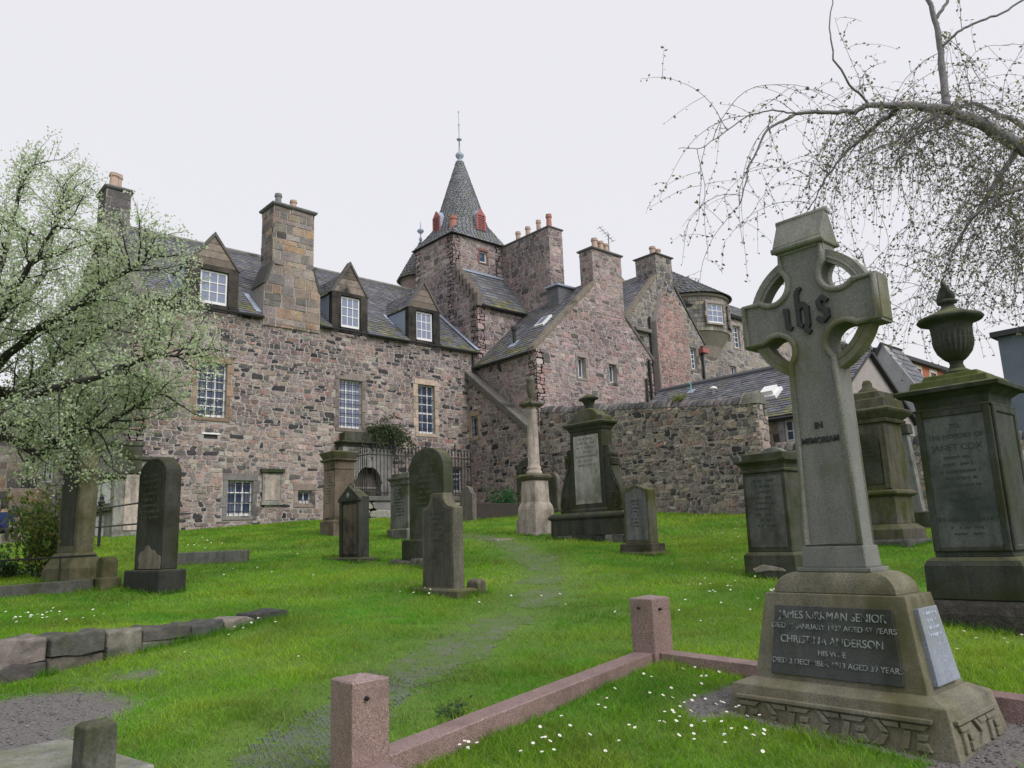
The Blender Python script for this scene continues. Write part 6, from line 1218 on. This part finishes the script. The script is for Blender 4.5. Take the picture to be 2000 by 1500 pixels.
# ---- weeping tree at the right
WD = 10.5; wb_ = fw*11.5+rt*11.0; wb_[2] = g(wb_[0], wb_[1]); WT = thing('weeping_tree', 'weeping tree with bare drooping twigs hanging in from the right', 'tree', tuple(wb_)); wood = MB(); lv = Leaves()
def W_(*q): return [hd(x, y, WD+dd) for x, y, dd in q]
jn = hd(2230, 430, WD+.6); wood.tube([wb_+[0, 0, -.2], wb_+[0, 0, .6], (wb_+jn)/2+rt*.1, jn, hd(2120, 350, WD+.4)], [.42, .33, .27, .24, .2], 10)
main = [(W_((2120, 350, .4), (2000, 290, .2), (1930, 250, .1), (1850, 214, 0), (1780, 206, -.1), (1700, 205, -.2)), .125, .04),
        (W_((1700, 205, -.2), (1660, 218, -.2), (1600, 219, -.3), (1555, 222, -.3), (1500, 250, -.4), (1465, 320, -.4), (1445, 400, -.4)), .04, .008),
        (W_((1555, 222, -.3), (1510, 214, -.4), (1460, 225, -.5), (1410, 262, -.6), (1370, 290, -.7), (1325, 290, -.8)), .014, .004),
        (W_((1850, 213, 0), (1842, 150, .1), (1836, 90, .1), (1826, 38, .1), (1800, -30, .1)), .062, .03), (W_((1826, 38, .1), (1850, 5, .1), (1870, -40, .1)), .03, .02),
        (W_((1840, 92, .1), (1870, 62, 0), (1905, 45, 0), (1955, 25, 0), (2010, -10, 0)), .022, .016),
        (W_((1700, 205, -.2), (1660, 165, -.3), (1630, 118, -.4), (1620, 70, -.4), (1625, -10, -.4)), .02, .008),
        (W_((1755, 212, -.1), (1720, 240, .2), (1680, 272, .4), (1650, 300, .5), (1610, 350, .5), (1580, 410, .5)), .04, .008),
        (W_((1830, 222, 0), (1790, 250, -.3), (1760, 270, -.4), (1690, 300, -.5), (1650, 340, -.5)), .03, .006),
        (W_((1870, 228, 0), (1840, 250, .3), (1800, 260, .5), (1740, 290, .6)), .025, .006),
        (W_((1990, 290, .2), (1960, 330, .3), (1930, 380, .3), (1890, 440, .3), (1860, 490, .2)), .05, .012),
        (W_((2200, 400, .6), (2080, 300, .9), (1990, 240, 1.2), (1900, 200, 1.4), (1800, 240, 1.5)), .07, .015),
        (W_((2120, 350, .4), (2030, 360, .0), (1950, 380, -.3), (1890, 430, -.5)), .06, .014)]
TC = [((.17, .165, .10), 5), ((.25, .24, .12), 3), ((.12, .11, .09), 3), ((.36, .36, .14), 1.5), ((.22, .16, .13), 2)]
starts = []
for L, ra, rb in main:
    pts = []
    for i in range(len(L)-1):
        for t in np.linspace(0, 1, 6)[:-1]: pts.append(L[i]+(L[i+1]-L[i])*t+rv(.008))
    pts.append(L[-1]); n = len(pts); wood.tube(pts, [ra+(rb-ra)*i/(n-1) for i in range(n)], 8 if ra > .05 else 5); starts += [(p, max(.1, i/n)) for i, p in enumerate(pts)]
def droop(p, d, L, r_, depth=0):
    n = max(4, int(L/.13)); pts = [np.array(p)]; d = np.array(d, float); d /= np.linalg.norm(d)
    for i in range(n):
        d = d+np.array([0, 0, -.16])+rv(.09); d /= np.linalg.norm(d); pts.append(pts[-1]+d*L/n)
    wood.tube(pts, [r_*(1-.75*i/n)+.0012 for i in range(n+1)], 4)
    for i in range(1, n+1):
        for rep in range(2):
            if rng.random() < .62: lv.add(pts[i]+rv(.012), rv()+np.array([0, 0, -.3]), rng.uniform(.03, .066), leafcol(TC))
        if depth < 1 and rng.random() < .34: droop(pts[i], rv(.8)+d*.5, L*rng.uniform(.2, .5), r_*.5, depth+1)
vis = [q for q in starts]
for k in range(520):
    p, t = vis[rng.randrange(len(vis))]
    pr_ = np.dot(p, rt); q_ = p-CP; py_ = 750-FPX*np.dot(q_, cu)/np.dot(q_, cf)
    if (py_ < 175 and rng.random() < .86) or rng.random() < .12: continue
    if pr_ < 4.4 and rng.random() < .72: continue
    if pr_ < 5.6 and rng.random() < .45: continue
    droop(p, rv(.8)+np.array([0, 0, .1])-rt*.3, rng.uniform(.7, 2.2), .0042)
for k in range(170):                              # the thick curtain at the right
    px_ = 1880+rng.random()**.7*230; p = hd(px_, rng.uniform(230, 520), WD+rng.uniform(-.8, 1.6)); droop(p, rv(.7)+np.array([0, 0, .1]), rng.uniform(.8, 1.9), .0045)
for k in range(70):
    px_ = rng.uniform(1640, 1990); p = hd(px_, rng.uniform(480, 640), WD+rng.uniform(1, 3)); droop(p, rv(.6)-rt*.2+np.array([0, 0, .2]), rng.uniform(.6, 1.2), .0045)
part(WT, 'trunk', wood, MBARK2, smooth=True); lv.build('crown', WT, .6)
# ---- shrub, ivy and small plants
def plant(name, label, cat, p, stems, h, spread, pal, nleaf, sz, r_=.05, rad=.006):
    global lv
    o = thing(name, label, cat, tuple(p)); mb = MB(); lv = Leaves()
    for k in range(stems):
        d = np.array([rng.uniform(-1, 1)*spread, rng.uniform(-1, 1)*spread, 1.0]); pts, _ = curve(np.array(p)+np.array([rng.uniform(-.3, .3)*spread*h, rng.uniform(-.3, .3)*spread*h, -.05]), d, h*rng.uniform(.5, 1.1), 7, (0, 0, .0), .12); mb.tube(pts, [rad*(1-i/9) for i in range(8)], 4)
        for q in pts[3:]: clump(q, nleaf, r_, sz, pal)
    part(o, 'stems', mb, MBARK); lv.build('leaves', o, .55); return o
v = gp(55, 1135); v = v+fw*.5
v[2] = g(v[0], v[1]); plant('shrub', 'loose shrub with yellow green and reddish leaves at the left edge', 'shrub', v, 34, 1.55, .42, [((.12, .19, .04), 5), ((.24, .27, .07), 3), ((.07, .12, .03), 4), ((.2, .13, .05), .6)], 17, .085, .12, .009)
v = gp(5, 1130); plant('ground_plant', 'low leafy clump with white flowers inside the left kerb', 'plant', v, 26, .55, .9, [((.05, .11, .04), 5), ((.08, .15, .06), 3), ((.6, .6, .5), .5)], 8, .07, .06)
iv = thing('ivy', 'ivy hanging from the top of the wall tomb', 'ivy', (15.6, 24.7, 5.3)); lv = Leaves(); mb = MB()
for k in range(46):
    a = np.array([15.0+rng.random()*1.5, 24.9, 5.6+rng.random()*.3]); pts, _ = curve(a, (rng.uniform(-.6, .9), -.7, rng.uniform(-.4, .5)), rng.uniform(.4, 1.3), 7, (.2, -.1, -1.4), .2); mb.tube(pts, .008, 4)
    for q in pts[1:]:
        q[1] = min(q[1], 24.9); clump(q, 7, .07, .09, [((.05, .085, .04), 4), ((.09, .13, .06), 3), ((.16, .17, .10), 1)])
part(iv, 'stems', mb, MBARK); lv.build('leaves', iv, .8)
v = gp(975, 988) if 0 else np.array([17.6, 20.2, g(17.6, 20.2)]); plant('fern', 'green fern clump by the niche headstone', 'fern', v, 26, 1.0, .7, [((.05, .13, .05), 4), ((.07, .17, .07), 2)], 9, .11, .08)
v = np.array([20.0, 18.2, 5.9]); plant('wall_weed', 'yellow green weed growing on top of the boundary wall', 'weed', (19.95, 14.3, zf(14.3)+.15), 10, .35, .8, [((.25, .27, .08), 3), ((.14, .2, .06), 2)], 6, .08, .05)
for px_, py_, h, lb in ((150, 1300, .22, 'small leafy weed growing from the terrace stones'), (885, 1405, .16, 'thin weed sprouting by the long granite rail'), (1285, 1270, .14, 'little weed at the foot of the far granite post')):
    v = gp(px_, py_); plant('weed', lb, 'weed', v, 7, h, .6, [((.09, .15, .06), 3), ((.14, .2, .08), 2)], 4, .035, .02, .002)

# ---- a person sitting far off at the left edge
pb = hd(4, 1047, 22.0); pz = g(pb[0], pb[1]); PR = thing('person', 'person in a dark blue jacket sitting at the far left edge', 'person', (pb[0], pb[1], pz), math.radians(200))
bench = thing('low_bench', 'low stone seat under the sitting person', 'bench', (pb[0], pb[1], pz), math.radians(200)); gbox(bench, 'seat', -.6, .6, -.2, .25, -.05, .22, GPALE, bev=.02)
J = {'pel': (0, 0, .33), 'sp': (0, -.02, .55), 'ch': (0, -.03, .73), 'nk': (0, -.02, .86), 'hd': (0, .0, .95), 'ht': (0, .0, 1.06), 'ls': (-.18, -.02, .78), 'le': (-.24, .08, .56), 'lh': (-.12, .26, .46), 'rs': (.18, -.02, .78), 're': (.24, .08, .56), 'rh': (.12, .26, .46), 'lhip': (-.1, .04, .32), 'lk': (-.12, .44, .36), 'la': (-.12, .46, .05), 'lt': (-.12, .6, .03), 'rhip': (.1, .04, .32), 'rk': (.12, .44, .36), 'ra': (.12, .46, .05), 'rtt': (.12, .6, .03)}
RD = {'pel': .15, 'sp': .14, 'ch': .155, 'nk': .055, 'hd': .085, 'ht': .075, 'ls': .065, 'le': .05, 'lh': .035, 'rs': .065, 're': .05, 'rh': .035, 'lhip': .09, 'lk': .065, 'la': .045, 'lt': .035, 'rhip': .09, 'rk': .065, 'ra': .045, 'rtt': .035}
E_ = [('pel', 'sp'), ('sp', 'ch'), ('ch', 'nk'), ('nk', 'hd'), ('hd', 'ht'), ('ch', 'ls'), ('ls', 'le'), ('le', 'lh'), ('ch', 'rs'), ('rs', 're'), ('re', 'rh'), ('pel', 'lhip'), ('lhip', 'lk'), ('lk', 'la'), ('la', 'lt'), ('pel', 'rhip'), ('rhip', 'rk'), ('rk', 'ra'), ('ra', 'rtt')]
ks = list(J); me = bpy.data.meshes.new('body'); me.from_pydata([J[k] for k in ks], [(ks.index(a), ks.index(b)) for a, b in E_], []); bo = bpy.data.objects.new('body', me); COL.objects.link(bo); bo.parent = PR
bo.modifiers.new('skin', 'SKIN'); 
for k, sv_ in zip(ks, me.skin_vertices[0].data): sv_.radius = (RD[k], RD[k]*.85)
me.skin_vertices[0].data[0].use_root = True; ss = bo.modifiers.new('sub', 'SUBSURF'); ss.levels = ss.render_levels = 2
m, nt, b = newmat('clothes and skin'); tc_ = nt.nodes.new('ShaderNodeTexCoord'); sp_ = nt.nodes.new('ShaderNodeSeparateXYZ'); nt.links.new(tc_.outputs['Object'], sp_.inputs[0])
c = mix(nt, ramp(nt, sp_.outputs[2], .40, .41), (.03, .03, .035), (.02, .03, .09)); c = mix(nt, ramp(nt, sp_.outputs[2], .85, .86), c, (.42, .27, .2)); nt.links.new(c, b.inputs['Base Color']); me.materials.append(m)
mb = MB(); mb.lathe([(.0, 1.14), (.06, 1.12), (.092, 1.06), (.097, 1.0), (.085, .95), (.05, .93)], (0, -.015), 14); mb.build('hair', m_plain('dark hair', (.03, .022, .018), .7, .2), PR, smooth=True)

# ================================================================== grass and daisies
def grass(f0, f1, dens, hgt, wid, seg2, seed):
    R_ = np.random.RandomState(seed); hw = lambda f: .70*f+1.0
    n = int(dens*(.70*(f1**2-f0**2)+2*(f1-f0))); f = np.sqrt(R_.uniform(f0**2, f1**2, n)); r = R_.uniform(-1, 1, n)*hw(f)
    wp = wpath(f, r)+.5*(fbm(f*2.2, r*2.2, 21)-.5); wd = wdirt(f, r)+.25*(fbm(f*5, r*5, 8)-.5)
    nn = (f-TA[0])*TN[0]+(r-TA[1])*TN[1]; sl__ = ((f-TA[0])*TD[0]+(r-TA[1])*TD[1])/TL
    keep = (R_.random_sample(n) > .46*sstep(.1, .8, wp)) & (R_.random_sample(n) > 1.05*sstep(.3, .6, wd)) & ~((nn > -.1) & (nn < .18) & (sl__ < 1.02))
    x = f*fw[0]+r*rt[0]; y = f*fw[1]+r*rt[1]
    keep &= ~((y > 24.9) | ((x > 19.6) & (y < 21)) | (x > 20.0)) & ~((np.abs(x-CROSS[0]) < .4) & (np.abs(y-CROSS[1]) < .68))
    f, r, x, y, wp = f[keep], r[keep], x[keep], y[keep], wp[keep]; n = len(f); z = gfr(f, r)-.006
    a, b_ = KZ[0], KZ[1]; inside = (x > a[0]+.1) & (x < b_[0]+.1) & (y < a[1]+(b_[1]-a[1])*(x-a[0])/(b_[0]-a[0])-.09)
    onrail = (x > a[0]-.1) & (x < b_[0]+.1) & (np.abs(y-(a[1]+(b_[1]-a[1])*(x-a[0])/(b_[0]-a[0]))) < .085)
    pat = fbm(f*.55+3, r*.55+7, 31); pat2 = fbm(f*2.6, r*2.6, 41); tuft = vnoise(f*5, r*5, 51)
    h = hgt*(.55+.9*tuft)*R_.uniform(.55, 1.25, n)*(1-.45*np.clip(wp, 0, 1))*np.where(inside, 1.25, 1.0)*(1+.5*(pat2 > .62)); h = np.where(onrail, .01, h)
    ang = R_.uniform(0, 2*np.pi, n); lean = h*R_.uniform(.4, 1.5, n); la = R_.uniform(0, 2*np.pi, n)
    wv_ = np.stack([np.cos(ang), np.sin(ang), np.zeros(n)], 1)*(wid*R_.uniform(.7, 1.3, n)/2)[:, None]; P = np.stack([x, y, z], 1); Lv = np.stack([np.cos(la), np.sin(la), np.zeros(n)], 1)*lean[:, None]; Hz = np.stack([np.zeros(n), np.zeros(n), h], 1)
    t1 = np.clip((pat-.35)*3, 0, 1)[:, None]; t2 = np.clip((pat2-.4)*3, 0, 1)[:, None]
    c = np.array([.10, .28, .014])*(1-t1)+np.array([.22, .38, .02])*t1; c = c*(1-.5*t2)+np.array([.27, .33, .05])*.5*t2; wpc = np.clip(wp, 0, 1)[:, None]*.75; c = c*(1-wpc)+np.array([.19, .26, .10])*wpc
    dry = (R_.random_sample(n) < .05)[:, None]; c = np.where(dry, np.array([.24, .22, .11]), c)*R_.uniform(.65, 1.35, n)[:, None]*(.62+.98*fbm(f*1.1+20, r*1.1+5, 61))[:, None]
    if seg2: V = np.stack([P-wv_, P+wv_, P+Hz*.6+Lv*.35+wv_*.7, P+Hz*.6+Lv*.35-wv_*.7, P+Hz*.95+Lv], 1); k = 5
    else: V = np.stack([P-wv_, P+wv_, P+Hz*.95+Lv], 1); k = 3
    return V.reshape(-1, 3), np.repeat(c, k, 0), n, k
vs = []; cs_ = []; tri = []; off = 0
for a in ((3.6, 6.5, 5200, .046, .0048, True, 1), (6.5, 10, 3000, .046, .0068, False, 2), (10, 16, 1500, .05, .0105, False, 3), (16, 27, 560, .055, .018, False, 4)):
    V, c, n, k = grass(*a); vs.append(V); cs_.append(c); b0 = off+np.arange(n)*k
    if k == 5: tri += [np.stack([b0, b0+1, b0+2], 1), np.stack([b0, b0+2, b0+3], 1), np.stack([b0+3, b0+2, b0+4], 1)]
    else: tri.append(np.stack([b0, b0+1, b0+2], 1))
    off += n*k
fx = []; R_ = np.random.RandomState(5)         # longer tufts where the mower cannot reach, against the stones
for root in [o for o in COL.objects if o.type == 'EMPTY' and o.parent is None and any(abs(o.location.x-gx) < 1e-4 and abs(o.location.y-gy) < 1e-4 for gx, gy, _ in GRAVES)]:
    lo = [v.co for c in root.children if c.type == 'MESH' for v in c.data.vertices if v.co.z+c.location.z < .12]
    if not lo: continue
    ax, bx_, ay, by = min(v.x for v in lo), max(v.x for v in lo), min(v.y for v in lo), max(v.y for v in lo); sx_, sy_ = root.scale.x, root.scale.y; ax, bx_, ay, by = ax*sx_, bx_*sx_, ay*sy_, by*sy_; rz = root.rotation_euler.z; per = 2*(bx_-ax+by-ay); d_ = fr(root.location)[0]; nb = int(per*(420 if d_ < 11 else 230))
    for i in range(nb):
        o_ = abs(R_.normal(0, .035))+.004; s_ = R_.randint(4); t_ = R_.random_sample(); lx, ly = ((ax+(bx_-ax)*t_, ay-o_), (ax+(bx_-ax)*t_, by+o_), (ax-o_, ay+(by-ay)*t_), (bx_+o_, ay+(by-ay)*t_))[s_]
        if float(vnoise(lx*3+root.location.x*7, ly*3+root.location.y*5, 9)) < .38: continue
        fx.append((root.location.x+lx*math.cos(rz)-ly*math.sin(rz), root.location.y+lx*math.sin(rz)+ly*math.cos(rz), d_))
for i in range(2600):                             # and along the foot of the terrace stones
    s_ = R_.uniform(-.6, 1.05); q_ = TA+TD*s_*TL-TN*(.1+abs(R_.normal(0, .04))); p = fw*q_[0]+rt*q_[1]
    if float(vnoise(s_*9, 3, 9)) > .35: fx.append((p[0], p[1], q_[0]))
fx = np.array(fx); n = len(fx); h = R_.uniform(.04, .115, n); a = R_.uniform(0, 6.28, n); wv_ = np.stack([np.cos(a), np.sin(a), 0*a], 1)*(.0022*(1+.09*fx[:, 2]))[:, None]; b_ = R_.uniform(0, 6.28, n); Lv = np.stack([np.cos(b_), np.sin(b_), 0*b_], 1)*(h*R_.uniform(.1, .8, n))[:, None]
P = np.stack([fx[:, 0], fx[:, 1], np.array([g(p[0], p[1]) for p in fx])-.01], 1); Hz = np.stack([0*h, 0*h, h], 1); vs.append(np.stack([P-wv_, P+wv_, P+Hz+Lv], 1).reshape(-1, 3)); cs_.append(np.repeat(np.array([.10, .24, .02])*R_.uniform(.6, 1.5, n)[:, None], 3, 0)); b0 = off+np.arange(n)*3; tri.append(np.stack([b0, b0+1, b0+2], 1)); off += 3*n
V = np.concatenate(vs).astype(np.float32); C = np.concatenate(cs_).astype(np.float32); T = np.concatenate(tri).astype(np.int32)
me = bpy.data.meshes.new('grass'); me.vertices.add(len(V)); me.vertices.foreach_set('co', V.ravel()); me.loops.add(T.size); me.loops.foreach_set('vertex_index', T.ravel()); me.polygons.add(len(T)); me.polygons.foreach_set('loop_start', np.arange(0, T.size, 3, dtype=np.int32)); me.polygons.foreach_set('loop_total', np.full(len(T), 3, np.int32)); me.update(calc_edges=True)
ca = me.color_attributes.new('Col', 'FLOAT_COLOR', 'POINT'); c4 = np.ones((len(V), 4), np.float32); c4[:, :3] = C; ca.data.foreach_set('color', c4.ravel()); me.materials.append(m_leaf('grass blade', .5)); me.validate()
gro = bpy.data.objects.new('grass', me); COL.objects.link(gro); tag(gro, 'short green grass over the churchyard lawn', 'grass', kind='stuff'); print('grass tris', len(T))
# gravel and grit on the bare patches
mb = MB(); R_ = np.random.RandomState(77); cnt = 0; tries = 0
ico = [(0, 0, 1), (.9, 0, .2), (.28, .86, .2), (-.73, .53, .2), (-.73, -.53, .2), (.28, -.86, .2)]
while cnt < 5200 and tries < 200000:
    n_ = 4000; f_ = np.sqrt(R_.uniform(3.6**2, 9.5**2, n_)); r_ = R_.uniform(-.72, .72, n_)*f_; tries += n_
    w_ = np.maximum(wdirt(f_, r_), .55*wpath(f_, r_)*(R_.random_sample(n_) < .5)); z_ = gfr(f_, r_)
    for i in np.nonzero(R_.random_sample(n_) < w_*w_*.9)[0]:
        sz = .003+.010*R_.random_sample()**3; p = fw*f_[i]+rt*r_[i]; a = R_.uniform(0, 6.28); ca_, sa_ = math.cos(a)*sz, math.sin(a)*sz; q = R_.uniform(.6, 1.4); k_ = R_.uniform(.5, 1.5)
        mb.add([(p[0]+x*ca_*q-y*sa_, p[1]+x*sa_*q+y*ca_, z_[i]+z*sz*.7+.005) for x, y, z in ico], [(0, 1, 2), (0, 2, 3), (0, 3, 4), (0, 4, 5), (0, 5, 1)], (.13*k_, .125*k_, .13*k_)); cnt += 1
tag(mb.build('gravel', m_attr('grit', 40, var=.3, bst=0)), 'loose grey grit on the bare soil by the cross and path', 'gravel', kind='stuff')
# daisies
MPET = m_plain('daisy petal', (.78, .78, .76), .7, .05, 20, 0); MYEL = m_plain('daisy centre', (.6, .42, .03), .8, .1, 20, 0); MSTEM = m_plain('daisy stem', (.06, .13, .03), .8, .1, 20, 0)
def daisy_mb(sc=1.0, at_=(0, 0, 0), tilt=0.0, az=0.0, mb=None):
    mb = mb or MB(); h = .055*sc; n = 9; tx, ty = math.sin(tilt)*math.cos(az), math.sin(tilt)*math.sin(az); c0 = np.array([tx*h, ty*h, h])+np.array(at_)
    e1 = np.array([1, 0, -tx]); e2 = np.array([0, 1, -ty]); up_ = np.array([tx, ty, 1])
    vs = [c0+up_*.002*sc]+[c0+(e1*math.cos(2*math.pi*i/(2*n))+e2*math.sin(2*math.pi*i/(2*n)))*(.0125 if i % 2 else .0085)*sc+up_*.003*sc for i in range(2*n)]; mb.add(vs, [(0, i+1, (i+1) % (2*n)+1) for i in range(2*n)], mi=0)
    vs = [c0+up_*.006*sc]+[c0+(e1*math.cos(2*math.pi*i/6)+e2*math.sin(2*math.pi*i/6))*.0035*sc+up_*.0035*sc for i in range(6)]; mb.add(vs, [(0, i+1, (i+1) % 6+1) for i in range(6)], mi=1)
    a = np.array(at_); mb.add([a+[-.0012, 0, 0], a+[.0012, 0, 0], c0], [(0, 1, 2)], mi=2); return mb
protos = []
for k in range(5): protos.append(None)
clusters = [(1340, 1400, 150, 60), (1420, 1440, 110, 45), (1120, 1440, 130, 50), (1060, 1470, 60, 25), (1270, 1330, 120, 30), (1450, 1395, 60, 20), (900, 1480, 40, 15), (1300, 1455, 120, 30)]
cnt = 0
while cnt < 75:
    cx_, cy_, sx_, sy_ = rng.choice(clusters); px_, py_ = rng.gauss(cx_, sx_*.6), rng.gauss(cy_, sy_*.6)
    if not (790 < px_ < 1560 and 1290 < py_ < 1498): continue
    v = gp(px_, py_)
    if not (v[1] < KZ[0][1]+(KZ[1][1]-KZ[0][1])*(v[0]-KZ[0][0])/(KZ[1][0]-KZ[0][0])-.13 and v[0] < KZ[1][0]-.1) or (abs(v[0]-CROSS[0]) < .45 and abs(v[1]-CROSS[1]) < .72): continue
    k = rng.randrange(5)
    if protos[k] is None: o = protos[k] = daisy_mb(rng.uniform(.75, 1.0), tilt=rng.uniform(.1, .7), az=rng.uniform(3, 5)).build('daisy', None, mats=[MPET, MYEL, MSTEM])
    else: o = protos[k].copy(); COL.objects.link(o)
    o.location = (v[0], v[1], g(v[0], v[1])+.012); o.rotation_euler = (0, 0, rng.uniform(-.8, .8)); o.scale = (1, 1, rng.uniform(.85, 1.25)); tag(o, 'small white daisy in the grass inside the pink granite kerb', 'daisy', 'daisies inside the granite kerb'); cnt += 1
mb = MB(); cl = [(60, 1215, 45, 15, 16), (140, 1215, 60, 12, 8), (860, 1165, 60, 10, 9), (1330, 1195, 120, 60, 12), (1440, 1110, 60, 40, 10), (1420, 1060, 90, 25, 10), (420, 1070, 60, 10, 9), (1390, 1150, 60, 30, 8), (1930, 1260, 60, 30, 6), (1000, 1180, 160, 40, 5), (600, 1120, 160, 40, 8), (1500, 1180, 30, 40, 10), (470, 1250, 150, 40, 8)]
for cx_, cy_, sx_, sy_, n in cl:
    for i in range(n):
        v = gp(rng.gauss(cx_, sx_*.6), max(1040, rng.gauss(cy_, sy_*.6))); d_ = fr(v)[0]; daisy_mb(.85*(1+.03*d_), (v[0], v[1], g(v[0], v[1])+.015), rng.uniform(.1, .7), rng.uniform(3, 5), mb)
tag(mb.build('scattered_daisies', None, mats=[MPET, MYEL, MSTEM]), 'tiny white daisies scattered over the lawn', 'daisies', kind='stuff')
